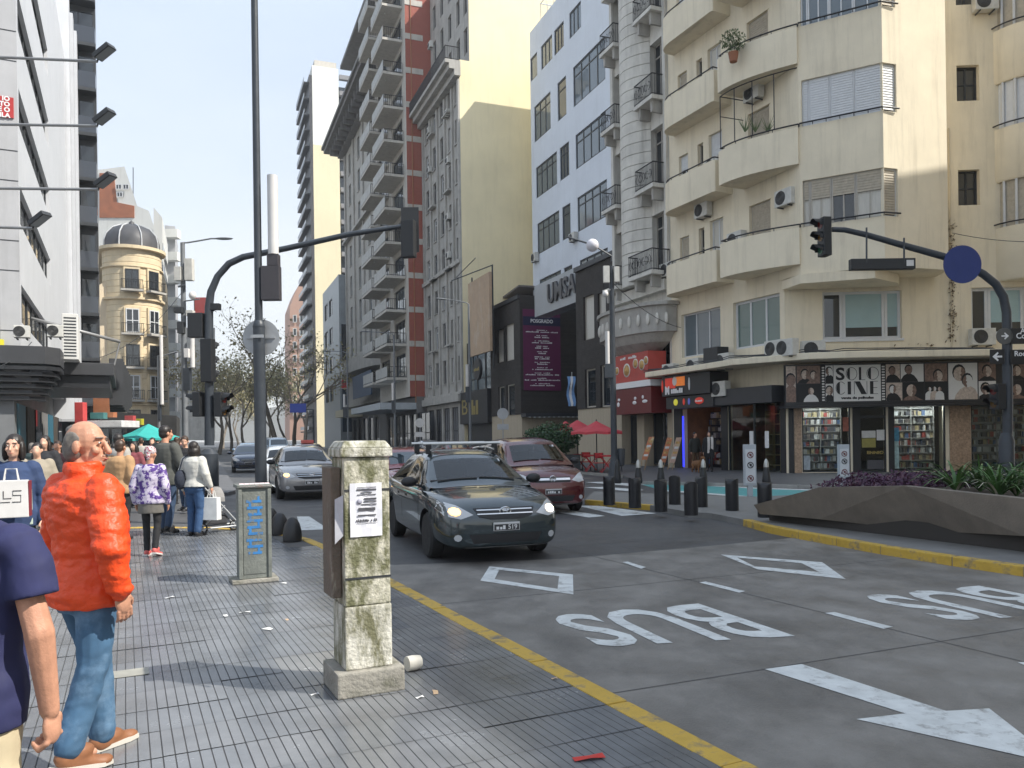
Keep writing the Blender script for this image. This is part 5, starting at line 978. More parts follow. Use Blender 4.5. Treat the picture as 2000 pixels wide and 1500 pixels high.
# ---- beige domed corner building
beige = mat('beige_stucco', (.66,.54,.36), .85, .1, .8, streak=.25); slate = mat('slate_dome', (.06,.06,.065), .6, .25, 1.2, bump=.3, bscale=8)
D = 80; Cc = at(262,800,D+2.6); Cc.z = 0; Rb = 2.8
db = thing('domed_corner_building', 'slender beige corner building with dark dome and iron balconies', 'building', Cc)
CZ2 = 21.3; n = 20
mb = MB(); mb.lathe([(Rb,2.8),(Rb,CZ2)], Cc, n); mb.build('corner_wall', beige, db)
mb = MB(); mb.lathe([(Rb*.92,0),(Rb*.92,2.8)], Cc, n); mb.build('ground_floor_wall', mat('ground_stone', (.3,.26,.2), .8, .15), db)
for z in [3.0+.62*k for k in range(29)]: mb = MB(); mb.lathe([(Rb+.0,z),(Rb+.035,z+.03),(Rb+.035,z+.55),(Rb,z+.58)], Cc, n); mb.build('stone_course', beige, db)
for z, r, h in ((2.7,.35,.35),(5.2,.25,.2),(15.9,.3,.3),(19.2,.2,.2),(CZ2-.3,.45,.4)): mb = MB(); mb.lathe([(Rb,z),(Rb+r,z+.08),(Rb+r,z+h),(Rb,z+h)], Cc, n); mb.build('cornice', beige, db)
mb = MB(); mb.lathe([(Rb-.1,CZ2+.1),(Rb-.12,CZ2+.9),(Rb*.88,CZ2+1.6),(Rb*.66,CZ2+2.3),(Rb*.36,CZ2+2.7),(.3,CZ2+2.8),(.25,CZ2+3.1),(.02,CZ2+3.3)], Cc, n); dm = mb.build('dome', slate, db)
for a in range(0,360,45):
    mb = MB(); mb.tube([Cc+Vector((r*math.cos(R(a)),r*math.sin(R(a)),z)) for r, z in ((Rb-.08,CZ2+.1),(Rb-.1,CZ2+.9),(Rb*.9,CZ2+1.6),(Rb*.68,CZ2+2.32),(Rb*.36,CZ2+2.74))],.07,6); mb.build('dome_rib', mat('rib_zinc', (.45,.46,.47), .5, .1), dm)
def dcol(ang, zlist, wd=.62):
    for i, (z, h, bal) in enumerate(zlist):
        e = Vector((math.cos(ang),math.sin(ang),0)); W_ = Wall(Cc+e*(Rb+.06)-Vector((-e.y,e.x,0))*2, Cc+e*(Rb+.06)+Vector((-e.y,e.x,0))*2)
        mb = MB(W_); mb.box(2-wd-.15,2+wd+.15,-.06,.3,z-.1,z+h+.2); mb.build('window_surround', beige, db, recalc=False)
        window(db, W_, (2-wd,2+wd,z,z+h), -.065, 2, 2, alu if i % 2 else dark_metal, G_dark, .1)
        if bal:
            mb = MB(W_); mb.box(2-wd-.4,2+wd+.4,-.75,-.06,z-.3,z-.1); s = mb.build('balcony', stone, db, recalc=False); mb = MB(W_); rail(mb, [(2-wd-.35,-.1,0),(2-wd-.35,-.7,0),(2+wd+.35,-.7,0),(2+wd+.35,-.1,0)], z-.1, .95, .16, .02, .03); mb.build('balcony_railing', iron, s, recalc=False)
dcol(R(-90+25), ((17.0,2.0,1),(12.6,2.4,1),(9.2,2.2,1),(5.9,2.4,1),(3.3,1.5,1))); dcol(R(-22), ((17.0,2.0,1),(12.6,2.4,1),(9.2,2.2,1),(5.9,2.4,1),(3.3,1.5,1)))
bl = at(197,800,D); bl.z = 0; Wb = Wall(bl-nF*.5, Vector((Cc.x-.6,Cc.y-2.0,0)))
mb = MB(Wb); zL, zR = 1.6+(861-555)/1550*D, 1.6+(861-528)/1550*D; mb.extr([(0,0),(Wb.w,0),(Wb.w,zR),(0,zL-.4)], .0, 6); mb.build('blind_wall', mat('beige_blind', (.66,.54,.38), .9, .06, .6), db)
Wd = Wall(Cc+nF*Rb*.9, Cc+nF*Rb*.9+dF*22); mb = MB(Wd); wall_open(mb, 0, 22, 0, CZ2, 0, [(2.2+3*k,3.4+3*k,z,z+2.2) for k in range(6) for z in (5.9,9.2,12.6,17)], .25); mb.quad((0,0,CZ2),(22,0,CZ2),(22,8,CZ2),(0,8,CZ2)); mb.build('street_wall', beige, db, recalc=False)
for k in range(6):
    for z in (5.9,9.2,12.6,17): window(db, Wd, (2.2+3*k,3.4+3*k,z,z+2.2), .2, 2, 1, dark_metal, G_dark, .1)
# ---- buildings behind it
whit = mat('white_wall_far', (.66,.66,.63), .85, .06, .3, streak=.2)
def outline(name, label, pix, Y, depth, m, z0=0):
    pts = [at(x, y, Y) for x, y in pix]; base = Vector((sum(p.x for p in pts)/len(pts), Y, 0)); t = thing(name, label, 'building', base)
    mb = MB(); n = len(pts); mb.loft([[p for p in pts], [p+dF*depth for p in pts]]); mb.build('wall', m, t); return t
mh = outline('mansard_apartment_house', 'white sloped roof apartment house with brick panel above the dome', [(150,860),(150,332),(196,331),(243,325),(268,402),(291,412),(300,440),(300,860)], 112, 10, whit)
mb = MB(); P = [at(x,y,111.9) for x, y in ((194,338),(222,338),(228,395),(262,402),(262,425),(194,425))]; mb.loft([P,[p+Vector((0,.09,0)) for p in P]]); mb.build('brick_panel', mat('brick_far', (.34,.13,.07), .85, .15, 1), mh)
for x0_, y0_, x1_, y1_ in ((226,360,238,370),(240,360,252,370),(228,375,240,385)):
    Wm = Wall(at(100,0,111.8).xy.to_3d(), at(400,0,111.8).xy.to_3d()); r = Wm.rect(x0_,y0_,x1_,y1_); window(mh, Wm, r, -.02, 2, 1, alu, G_dark, .1)
mb = MB(); p = at(260,325,113); mb.tube([at(260,405,113), at(260,327,113)],.06,5); mb.build('antenna', dark_metal, mh)
ws = outline('white_slab_block', 'plain white slab block beside the dome', [(300,860),(300,405),(317,425),(317,860)], 104, 16, whit)
Wx = Wall(at(317,600,104).xy.to_3d(), at(317,600,104).xy.to_3d()+dF*16)
for k in range(9): mb = MB(Wx); mb.box(.5,15,-.15,-.002,3+2.9*k,4.5+2.9*k); mb.build('window_band', G_dark, ws, recalc=False)
bb_ = outline('balcony_block', 'grey block with stacked balconies further down the left side', [(322,860),(322,440),(342,442),(342,860)], 125, 14, panel2)
for k in range(9): mb = MB(); p = at(327,452+44*k,124.9); q_ = at(346,452+44*k,124.9); mb.box(p.x,q_.x+.6,123.4,124.9,p.z-1.3,p.z); mb.build('balcony', whit, bb_, recalc=False)
sc = outline('far_sign_building', 'distant low building topped by a red and white rooftop sign', [(345,860),(345,640),(420,640),(420,860)], 170, 14, stone)
mb = MB(); p, q_ = at(381,582,170), at(404,612,170); mb.box(p.x,q_.x,169.4,170,q_.z,p.z); mb.build('roof_sign', mat('roof_sign_red', (.6,.07,.05), .6, .05), sc, recalc=False); mb = MB(); mb.box(at(374,0,170).x,p.x-.05,169.4,170,q_.z,p.z-.5); mb.build('roof_sign_panel', whit, sc, recalc=False)
mb = MB(); mb.box(at(379,0,170).x,q_.x,169.6,169.9,at(380,640,170).z,q_.z); mb.build('sign_frame', dark_metal, sc, recalc=False)
pk = outline('pink_apartment_block', 'pale pink distant apartment block behind the street trees', [(566,860),(566,600),(576,572),(584,556),(602,556),(602,860)], 215, 14, mat('pink_render', (.6,.38,.29), .85, .08, .2))
Wp = Wall(at(560,0,214.8).xy.to_3d(), at(620,0,214.8).xy.to_3d())
for k in range(8):
    for j in range(2): r = Wp.rect(572+13*j,615+26*k,580+13*j,630+26*k); window(pk, Wp, r, -.03, 1, 1, whit, G_dark, .2)
outline('distant_block', 'hazy distant block closing the avenue', [(405,862),(405,790),(470,780),(510,800),(560,790),(560,862)], 420, 20, mat('haze_block', (.42,.42,.40), .9, .1, .05))
# low shops with signs along the left pavement
for i, (px0, px1, y0, y1, Y, c, lb_) in enumerate(((148,165,786,832,44,(.5,.06,.06),'pink red cloth banner hanging below the marquee'), (184,224,776,815,46,(.34,.13,.06),'orange brown box sign sticking out of the left shops'), (178,205,806,818,45.5,(.05,.16,.16),'small dark green sign under the orange brown box sign'), (165,240,822,834,44.5,(.6,.6,.6),'white edged shop canopy behind the man in orange'), (245,262,812,826,60,(.45,.07,.07),'small red shop sign under the domed building'), (262,278,818,830,61,(.4,.38,.03),'small yellow shop sign under the domed building'))):
    p, q_ = at(px0,y0,Y), at(px1,y1,Y); mb = MB(); mb.box(p.x,q_.x,Y-.15,Y+(.3 if i != 3 else 2),q_.z,p.z); o = mb.build('shop_sign' if i != 3 else 'shop_canopy', mat('lsign_%d' % i, c, .6, .15, 3), at=((p.x+q_.x)/2,Y,q_.z), bevel=.02); tag(o, lb_, 'sign' if i != 3 else 'canopy')
lo = outline('left_shop_row', 'dark low shop fronts behind the crowd on the left', [(150,868),(150,800),(345,812),(345,868)], 62, 8, mat('shoprow_dark', (.05,.048,.046), .7, .25, 1.5))
for k in range(6): mb = MB(); p, q_ = at(160+30*k,828,61.9), at(184+30*k,866,61.9); mb.box(p.x,q_.x,61.75,61.9,.1,2.6); mb.build('shop_window', G_dark, lo, recalc=False)
# ------------------------------------------------------------------ street furniture
class Loc:                                   # N-aligned frame at a ground point: x right across, y ahead
    def __init__(s, p, ex=None):
        s.o = Vector((p[0],p[1],p[2] if len(p) > 2 else 0)); s.e = (ex or nN); s.i = Vector((-s.e.y,s.e.x,0))
    def pt(s, x, y, z): return s.o+s.e*x+s.i*y+Vector((0,0,z))
def frus(mb, x0, x1, y0, y1, z0, z1, t=0):    # tapered box
    return mb.add([(x0,y0,z0),(x1,y0,z0),(x1,y1,z0),(x0,y1,z0),(x0+t,y0+t,z1),(x1-t,y0+t,z1),(x1-t,y1-t,z1),(x0+t,y1-t,z1)], [(3,2,1,0),(4,5,6,7),(0,1,5,4),(1,2,6,5),(2,3,7,6),(3,0,4,7)])
# --- peeling cast-iron pillar
pp = gp(727,1358)+dN*.2; fr = Loc((pp.x,pp.y,0)); pil = thing('utility_pillar', 'tall peeling white and green utility pillar with a pasted notice, on the pavement', 'utility pillar', pp)
peel = mat('peeling_paint', (.60,.57,.47), .7, .15, 9, .5, 45, blotch=((.13,.13,.065), 7.5, .40, .58, (1,1,.45)))
peel2 = mat('peeling_paint_low', (.58,.56,.49), .7, .15, 9, .5, 45, blotch=((.15,.145,.08), 9.5, .42, .6, (1,1,.35)))
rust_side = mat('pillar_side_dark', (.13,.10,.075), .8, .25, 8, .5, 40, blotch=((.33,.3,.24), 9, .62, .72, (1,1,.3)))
plin = mat('plinth_concrete', (.27,.255,.22), .85, .25, 6, .5, 40, blotch=((.09,.09,.06), 5, .5, .7))
mb = MB(fr); mb.box(-.215,.215,-.2,.2,0,.155); mb.build('plinth', plin, pil, bevel=.012)
mb = MB(fr); mb.box(-.15,.15,-.15,.17,.156,.55); mb.build('lower_shaft', peel2, pil, bevel=.01)
mb = MB(fr); mb.box(-.146,.146,-.147,.165,.553,1.48); mb.build('shaft', peel, pil, bevel=.01)
mb = MB(fr); mb.box(-.17,.165,-.165,.185,1.483,1.54); frus(mb, -.165,.16,-.16,.18,1.541,1.585,.03); mb.build('cap', peel2, pil, bevel=.01)
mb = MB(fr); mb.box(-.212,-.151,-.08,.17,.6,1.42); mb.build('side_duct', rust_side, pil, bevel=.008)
for z in (.72,1.27): mb = MB(fr); mb.box(-.1465,.1465,-.1515,-.1475,z,z+.012); mb.build('seam', dark_metal, pil, recalc=False)
nt_ = thing('pasted_notice', 'white printed notice pasted on the peeling pillar', 'poster', fr.pt(0,-.15,1.0)); mb = MB(fr); n = 6; vv = []
for i in range(n+1):
    for j in range(n+1): vv.append((-.112+.205*i/n, -.1555-.003*math.sin(i*1.9+j), .985+.335*j/n))
mb.add(vv, [(i*(n+1)+j,(i+1)*(n+1)+j,(i+1)*(n+1)+j+1,i*(n+1)+j+1) for i in range(n) for j in range(n)]); mb.build('paper', mat('notice_paper', (.70,.70,.74), .7, .05, 15), nt_, recalc=False)
ink_g = mat('notice_ink', (.07,.07,.08), .7, .3, 30)
for a, b, z0_, z1_ in ((.22,.82,.915,.925),(.2,.82,.86,.89),(.33,.68,.81,.83),(.22,.81,.775,.79),(.43,.82,.69,.72),(.42,.82,.645,.665),(.34,.82,.59,.61),(.25,.78,.48,.54),(.23,.8,.385,.41),(.2,.84,.25,.256)):
    mb = MB(fr); mb.box(-.112+.205*a,-.112+.205*b,-.1605,-.1595,.985+.335*z0_,.985+.335*z1_); mb.build('print_line', ink_g, nt_, recalc=False)
mb = MB(fr); mb.lathe([(.001,-.1603),(.017,-.1603),(.017,-.1595)], (-.052,0,1.205), 16, 'y'); mb.build('print_emblem', mat('notice_grey', (.35,.35,.42), .7, .2, 30), nt_, recalc=False)
mb = MB(fr); [mb.box(-.008+a, -.008+b, -.1606, -.1598, 1.088+c, 1.088+d) for a, b, c, d in strokes(13, .135, .018, 9, 3)]; mb.build('print_number', ink_g, nt_, recalc=False)
mb = MB(fr); mb.add([(-.19,-.085,1.22),(-.152,-.15,1.25),(-.16,-.17,1.0),(-.21,-.16,.95)],[(0,1,2,3)]); tp_ = mb.build('torn_paper', mat('torn_grey', (.45,.45,.47), .8, .1, 9), at=fr.pt(-.18,-.12,.95), recalc=False); tag(tp_, 'torn grey flyer flapping from the dark side of the pillar', 'paper')
rl = MB(); c = gp(795,1312); rl.lathe([(.001,0),(.05,0),(.052,.05),(.045,.10),(.03,.105),(.001,.105)], (0,0,0), 16, 'x'); rl.v = [Matrix.Rotation(.6,3,'Z') @ v + Vector((c.x,c.y,.053)) for v in rl.v]; ro = rl.build('crumpled_cup', mat('cup_white', (.6,.57,.5), .6, .1, 12), at=(c.x,c.y,0)); tag(ro, 'dirty white paper cup lying against the pillar plinth', 'cup')
# --- smaller junction box with blue scribble
pq = gp(500,1139)+dN*.17; f2 = Loc((pq.x,pq.y,0)); jb = thing('junction_box', 'grey green junction box with blue painted scribble and leaflets on top', 'junction box', pq)
gm_ = mat('box_greygreen', (.15,.16,.145), .65, .25, 7, .3, 40, blotch=((.2,.1,.05), 5, .63, .72)); 
mb = MB(f2); mb.box(-.25,.25,-.17,.2,0,.045); mb.build('base_slab', plin, jb, bevel=.01)
mb = MB(f2); mb.box(-.165,.165,-.13,.15,.046,1.06); mb.build('body', gm_, jb, bevel=.008)
for x in (-.175,.14):
    mb = MB(f2); mb.box(x,x+.04,-.15,-.131,.05,1.05); mb.build('corner_post', gm_, jb, bevel=.006)
mb = MB(f2); mb.box(-.19,.19,-.16,.17,1.061,1.1); mb.build('cap', gm_, jb, bevel=.012)
mb = MB(f2); mb.box(-.12,.12,-.136,-.1305,.1,1.0); mb.build('door', gm_, jb, recalc=False)
blue = mat('graffiti_blue', (.03,.17,.42), .6, .2, 8, blotch=((.15,.16,.145), 9, .52, .6)); mb = MB(f2)
for k in range(9): z = .32+k*.072; mb.box(-.07-.01*(k % 3),.075+.012*(k % 2),-.1395,-.1368,z,z+.03); mb.box(-.06 if k % 2 else .03,-.035 if k % 2 else .055,-.1393,-.1367,z+.03,z+.072)
mb.build('blue_scribble', blue, jb, recalc=False)
lfm = mat('leaflet_pink', (.68,.55,.56), .7, .1, 12); rl_ = random.Random(8)
for k in range(6):
    x = -.15+.055*k; mb = MB(f2); mb.add([(x,-.165,1.075+.01*rl_.random()),(x+.05,-.165,1.075+.01*rl_.random()),(x+.05,-.04,1.112),(x,-.04,1.112)],[(0,1,2,3)]); o = mb.build('leaflet', lfm, at=f2.pt(x,-.1,1.1), recalc=False); tag(o, '%s pink white leaflet from the left on the junction box top' % ('first','second','third','fourth','fifth','last')[k], 'leaflet', 'leaflets on the junction box')
# --- bollards
blk = mat('bollard_black', (.018,.018,.02), .42, .2, 6, .1, 30)
for i, (px, py, h) in enumerate(((571,1056,.37),(546,1043,.36),(528,1030,.36))):
    p = gp(px,py); mb = MB(); mb.lathe([(.145,0),(.148,.08),(.14,.17),(.115,.27),(.07,.34),(.03,h-.004),(.004,h)], (p.x,p.y,0), 24); o = mb.build('cone_bollard', blk, at=p); tag(o, ('squat black bullet bollard nearest the kerb corner','squat black bullet bollard, middle of three beside the junction box','squat black bullet bollard half hidden behind the junction box')[i], 'bollard', 'bullet bollards at the kerb corner')
def slot_bollard(): 
    mb = MB(); n = 20; rings = []
    for r, z in ((.128,0),(.13,.02),(.13,.52)): rings.append([Vector((r*math.cos(2*math.pi*k/n), r*math.sin(2*math.pi*k/n), z)) for k in range(n)])
    rings.append([Vector((.13*math.cos(2*math.pi*k/n), .13*math.sin(2*math.pi*k/n), .61+.03*math.cos(4*math.pi*k/n))) for k in range(n)])
    rings.append([Vector((.09*math.cos(2*math.pi*k/n), .09*math.sin(2*math.pi*k/n), .63)) for k in range(n)]); mb.smooth = True; mb.loft(rings); return mb
sbm = None
for i, (px, py, tx) in enumerate(((1190,986,'leftmost, beside the dark red car'),(1240,992,'second from the left before the yellow kerb'),(1291,999,'third from the left in the front row'),(1318,985,'behind the front row, left of the pair'),(1350,1006,'nearest one, standing furthest forward'),(1370,990,'close behind the nearest one'),(1430,997,'alone left of the tall grey panel'),(1494,1010,'rightmost, at the planter tip'))):
    p = gp(px,py,.055)
    if sbm is None: sbm = slot_bollard().build('street_bollard', blk); o = sbm
    else: o = sbm.copy(); COL.objects.link(o)
    o.location = p; o.rotation_euler = (0,0,.4*i); tag(o, 'black round topped island bollard, '+tx, 'bollard', 'black bollards on the traffic island')
steel = mat('bollard_steel', (.42,.42,.40), .35, .12, 6, metal=.7)
for i, px in enumerate((1206,1247,1291,1374,1497)):
    p = gp(px,944,.04); mb = MB(); mb.lathe([(.12,0),(.13,.06),(.11,.28),(.085,.4),(.08,.5)], (p.x,p.y,.04), 16); t = thing('steel_tipped_bollard', ('dark bell shaped bollard at the foot of the camera pole','steel tipped bollard behind the second black bollard','steel tipped bollard behind the third black bollard','steel tipped bollard behind the forward pair','steel tipped bollard behind the rightmost black bollard')[i], 'bollard', p, group='steel tipped bollards along the far kerb')
    mb.build('base', blk, t); mb = MB(); mb.lathe([(.082,.5),(.078,.6),(.055,.7),(.02,.755),(.004,.765)], (p.x,p.y,.04), 16); mb.build('tip', steel if i else blk, t)
# --- pole helper and tall dark pole
pole_m = mat('pole_bluegrey', (.035,.042,.052), .45, .15, 4, .08, 30); sig_m = mat('signal_black', (.014,.015,.017), .5, .1, 5); white_p = mat('antenna_white', (.62,.60,.58), .5, .06, 3); grey_p = mat('sign_back_grey', (.36,.37,.38), .5, .1, 4, metal=.3)
Y1 = 15.5; pb_ = at(511,1015,Y1); t = thing('tall_pole', 'tall dark blue grey pole with round sign back and cylinder antenna', 'pole', (pb_.x,Y1,0)); x, y = pb_.x, Y1
mb = MB(); mb.tube([(x,y,0),(x,y,.06)],.2,16); mb.build('base_flange', pole_m, t); zc = at(510,640,Y1).z
mb = MB(); mb.tube([(x,y,.06),(x,y,zc)],.112,16); mb.build('lower_shaft', pole_m, t); mb = MB(); mb.lathe([(.115,zc),(.12,zc+.02),(.1,zc+.1),(.075,zc+.14)], (x,y,0), 16); mb.build('collar', pole_m, t); mb = MB(); mb.tube([(x,y,zc+.1),(x,y,13)],[.075,.06],14); mb.build('upper_shaft', pole_m, t)
mb = MB(); cz = at(510,658,Y1).z; mb.lathe([(.001,.12),(.36,.12),(.362,.128),(.36,.136),(.001,.136)], (x,y,cz), 36, 'y'); sgb = mb.build('round_sign', grey_p, t)
mb = MB(); mb.box(x-.28,x+.28,y+.095,y+.119,cz-.02,cz+.02); mb.box(x-.125,x+.125,y-.125,y-.11,cz-.03,cz+.03); mb.build('sign_clamp', grey_p, sgb, recalc=False)
a_, b_ = at(534,497,Y1), at(534,343,Y1); mb = MB(); mb.tube([(a_.x,y,a_.z),(a_.x,y,b_.z)],.1,20); mb.build('cylinder_antenna', white_p, t)
q0, q1 = at(511,587,Y1), at(547,520,Y1); mb = MB(); mb.box(x+.07,q1.x,y-.08,y+.1,q0.z,q1.z); mb.box(a_.x-.11,a_.x+.11,y-.081,y+.101,q1.z,a_.z); mb.build('antenna_box', mat('box_plum', (.045,.04,.045), .5, .1), t, bevel=.01)
# --- traffic signals
lens_off = {c: mat('lens_'+c, v, .25, 0) for c, v in (('red',(.12,.01,.01)),('amber',(.12,.06,.01)),('green',(.01,.08,.04)))}
def signal(parent, c, face, n=3, s=.3, name='signal_head', W=.34):
    face = Vector(face).normalized(); sd = Vector((face.y,-face.x,0)).normalized(); F = lambda x, y, z: Vector(c)+sd*x+face*(-y)+Vector((0,0,z))
    class Q: pt = staticmethod(F)
    H = s*n; mb = MB(Q); mb.box(-W/2,W/2,-.1,.14,-H/2,H/2); hd = mb.build(name, sig_m, parent, bevel=.02)
    for i in range(n):
        z = H/2-s*(i+.5); mb = MB(Q); mb.lathe([(.001,-.108),(s*.36,-.108),(s*.36,-.1)], (0,0,z), 18, 'y'); mb.build('lens', lens_off[('red','amber','green')[i % 3]], hd)
        mb = MB(Q); ar = [R(a) for a in range(-20,201,20)]; mb.loft([[(s*.42*math.cos(a),-.1,z+s*.42*math.sin(a)) for a in ar],[(s*.42*math.cos(a),-.34 if math.sin(a) > .2 else -.2,z+s*.42*math.sin(a)) for a in ar]], False, False); mb.build('visor', sig_m, hd, recalc=False)
    return hd
Y2 = 23.4; p = at(409,960,Y2); x, y = p.x, Y2
tm = thing('traffic_signal_mast', 'dark traffic signal mast with long curved arm at the left corner', 'traffic light', (x,y,0))
mb = MB(); mb.tube([(x,y,.04),(x,y,.06),(x,y,1.2),(x,y,1.35)],[.3,.27,.27,.14],16); mb.build('base_casing', pole_m, tm)
mb = MB(); arm = [(409,870),(409,760),(408,650),(408,600),(412,570),(425,540),(447,515),(475,502),(505,496),(560,485),(680,458),(810,438)]
mb.tube([at(a,b,Y2) for a, b in arm], [.14,.13,.13,.12,.11,.1,.1,.095,.09,.085,.08,.06], 14); mb.build('pole_and_arm', pole_m, tm)
signal(tm, at(800,470,Y2)+Vector((0,-.15,0)), (.3,1,0), 3, .36, W=.4); q = at(800,452,Y2); mb = MB(); mb.box(q.x-.25,q.x+.27,q.y+.02,q.y+.06,q.z-.6,q.z+.72); mb.build('backboard', sig_m, tm, recalc=False)
signal(tm, at(410,705,Y2)+Vector((0,-.12,0)), (.2,1,0), 3, .42, W=.36)
for px, f in ((388,(-1,.2,0)),(432,(1,-.2,0))): signal(tm, at(px,790,Y2), f, 2, .36, 'pedestrian_signal', .36)
q = at(384,636,Y2); mb = MB(); mb.box(q.x-.22,q.x+.22,y-.15,y+.1,q.z-.36,q.z+.36); mb.build('control_box', sig_m, tm, bevel=.02)
q = at(422,600,Y2); mb = MB(); mb.box(q.x-.14,q.x+.12,y-.1,y+.1,q.z-.08,q.z+.1); mb.tube([(q.x,y,q.z-.05),(x,y,q.z-.2)],.03,6); mb.build('traffic_camera', sig_m, tm, recalc=False)
Y3 = 22.3; p = at(1967,950,Y3); x, y = p.x, Y3
tr = thing('traffic_signal_mast', 'dark traffic signal mast with arm, blue disc and street name plates at right', 'traffic light', (x,y,0))
mb = MB(); mb.tube([(x,y,.0),(x,y,1.3),(x,y,1.5)],[.2,.2,.13],16); mb.build('base_casing', pole_m, tr)
arm = [(1968,890),(1968,760),(1967,660),(1966,610),(1960,580),(1945,555),(1920,535),(1885,516),(1840,500),(1760,478),(1690,458),(1650,449),(1625,448)]
mb = MB(); mb.tube([at(a,b,Y3) for a, b in arm], [.13,.13,.13,.12,.12,.11,.11,.1,.1,.09,.08,.075,.07], 14); mb.build('pole_and_arm', pole_m, tr)
signal(tr, at(1609,463,Y3), (-1,-.15,0), 3, .36, W=.36); signal(tr, at(1945,775,Y3)+Vector((0,-.05,0)), (-1,-.1,0), 2, .36, 'pedestrian_signal', .36)
q = at(1875,518,Y3); mb = MB(); mb.lathe([(.001,-.13),(.53,-.13),(.53,-.1),(.001,-.1)], (q.x,y,q.z), 40, 'y'); mb.v = [v for v in mb.v]; mb.build('blue_disc', mat('sign_blue', (.012,.03,.16), .45, .08, 2), tr)
a_, b_ = at(1660,528,Y3), at(1785,505,Y3); mb = MB(); mb.box(a_.x,b_.x,y-.1,y+.1,a_.z,b_.z); lb_ = mb.build('light_bar', sig_m, tr, bevel=.015); mb = MB(); mb.box(b_.x-.26,b_.x-.06,y-.108,y-.101,a_.z+.08,b_.z-.06); mb.build('bar_lamp', white_p, lb_, recalc=False)
for px, yt in ((1690,458),(1763,478)): u, v = at(px,yt-12,Y3), at(px,515,Y3); mb = MB(); mb.tube([(u.x,y-.08,u.z),(v.x,y-.08,v.z)],.025,6); mb.build('hanger', pole_m, tr)
signk = mat('street_plate_black', (.012,.012,.014), .4, .05)
def plate(px0, py0, px1, py1, txts, name='street_plate', dy=-.2):
    a_, b_ = at(px0,py1,Y3+dy), at(px1,py0,Y3+dy); mb = MB(); mb.box(a_.x,b_.x,y+dy,y+dy+.02,a_.z,b_.z); o = mb.build(name, signk, tr, bevel=.004)
    for (tx, fx, fz, h) in txts:
        vs, fs = text_geo(tx, h, .004, .002, align='LEFT'); mb = MB(); mb.add([(a_.x+(b_.x-a_.x)*fx+v.x, y+dy-.006-v.z, a_.z+(b_.z-a_.z)*fz+v.y) for v in vs], fs); mb.build('plate_lettering', inkw, o, recalc=False)
    return o, a_, b_
plate(1974,640,2060,672,[('Av',.22,.82,.2),('Corr',.12,.5,.22)]); plate(1974,682,2060,712,[('Rodr',.08,.72,.2)])
def arrow(o, cx2, cz2, s, yy, flip):
    k = -1 if flip else 1; P = [(s*.55*k,0),(-.02*k*s,.5*s),(-.12*k*s,.36*s),(.1*k*s,.1*s),(-.5*k*s,.1*s),(-.5*k*s,-.1*s),(.1*k*s,-.1*s),(-.12*k*s,-.36*s),(-.02*k*s,-.5*s)]
    mb = MB(); mb.add([(cx2+a,yy,cz2+b) for a, b in P],[tuple(range(9))]); mb.build('arrow', inkw, o, recalc=False)
o, a_, b_ = plate(1934,682,1962,711,[],'arrow_plate'); arrow(o,(a_.x+b_.x)/2,(a_.z+b_.z)/2,.26,y-.207,True)
q = at(1954,658,Y3); mb = MB(); mb.lathe([(.001,-.2),(.23,-.2),(.23,-.17),(.001,-.17)], (q.x,y,q.z), 28, 'y'); o = mb.build('round_arrow_plate', mat('plate_grey', (.09,.09,.085), .5, .1), tr); arrow(o,q.x,q.z,.2,y-.207,False)
# --- camera pole in the middle right
Y4 = 28.6; p = at(1200,932,Y4); x, y = p.x, Y4; t = thing('camera_pole', 'dark camera pole with globe lamp arm and white antenna by the narrow building', 'pole', (x,y,0))
mb = MB(); mb.tube([(x,y,.04),(x,y,at(1190,520,Y4).z)],[.12,.09],12); mb.build('shaft', pole_m, t); mb = MB(); mb.lathe([(.24,.04),(.2,.4),(.12,.8)], (x,y,0), 12); mb.build('base_casing', pole_m, t)
q = at(1157,479,Y4); mb = MB(); mb.ell((q.x,y,q.z),(.23,.23,.23),18,12); mb.build('globe_lamp', mat('globe', (.66,.64,.68), .4, .04), t); e = at(1188,500,Y4); f = at(1108,464,Y4); mb = MB(); mb.tube([(x,y,e.z-.2),(x,y,e.z),(q.x+.2,y,q.z-.1)],.03,6); mb.tube([(q.x,y,q.z+.02),(f.x,y,f.z+.02)],.035,6); mb.build('lamp_arm', pole_m, t)
for px, py, w_, h_ in ((1183,538,.22,.6),(1203,538,.18,.55)): q = at(px,py,Y4); mb = MB(); mb.box(q.x-w_/2,q.x+w_/2,y-.25,y-.1,q.z-h_/2,q.z+h_/2); mb.build('equipment_case', AC_case, t, bevel=.01)
q = at(1181,576,Y4); mb = MB(); mb.ell((q.x,y-.2,q.z),(.11,.11,.12),12,8); mb.tube([(q.x,y-.2,q.z+.1),(x,y,q.z+.2)],.03,6); mb.build('dome_camera', white_p, t)
a_, b_ = at(1186,711,Y4), at(1185,648,Y4); mb = MB(); mb.tube([(a_.x,y-.12,a_.z),(a_.x,y-.12,b_.z)],.075,12); mb.build('white_antenna', white_p, t); mb = MB(); mb.box(a_.x-.1,x,y-.2,y-.05,a_.z-.5,a_.z-.01); mb.build('antenna_base', pole_m, t, recalc=False)
q = gp(1211,900,.0); mb = MB(); P = at(1211,890,Y4+.3); mb.tube([(P.x,P.y,.45),(P.x,P.y,.5),(P.x,P.y,1.05),(P.x,P.y,1.1)],[.1,.16,.19,.17],14); bn = mb.build('litter_bin', pole_m, at=(P.x,P.y,.45)); tag(bn, 'dark litter bin fixed to the camera pole', 'bin')
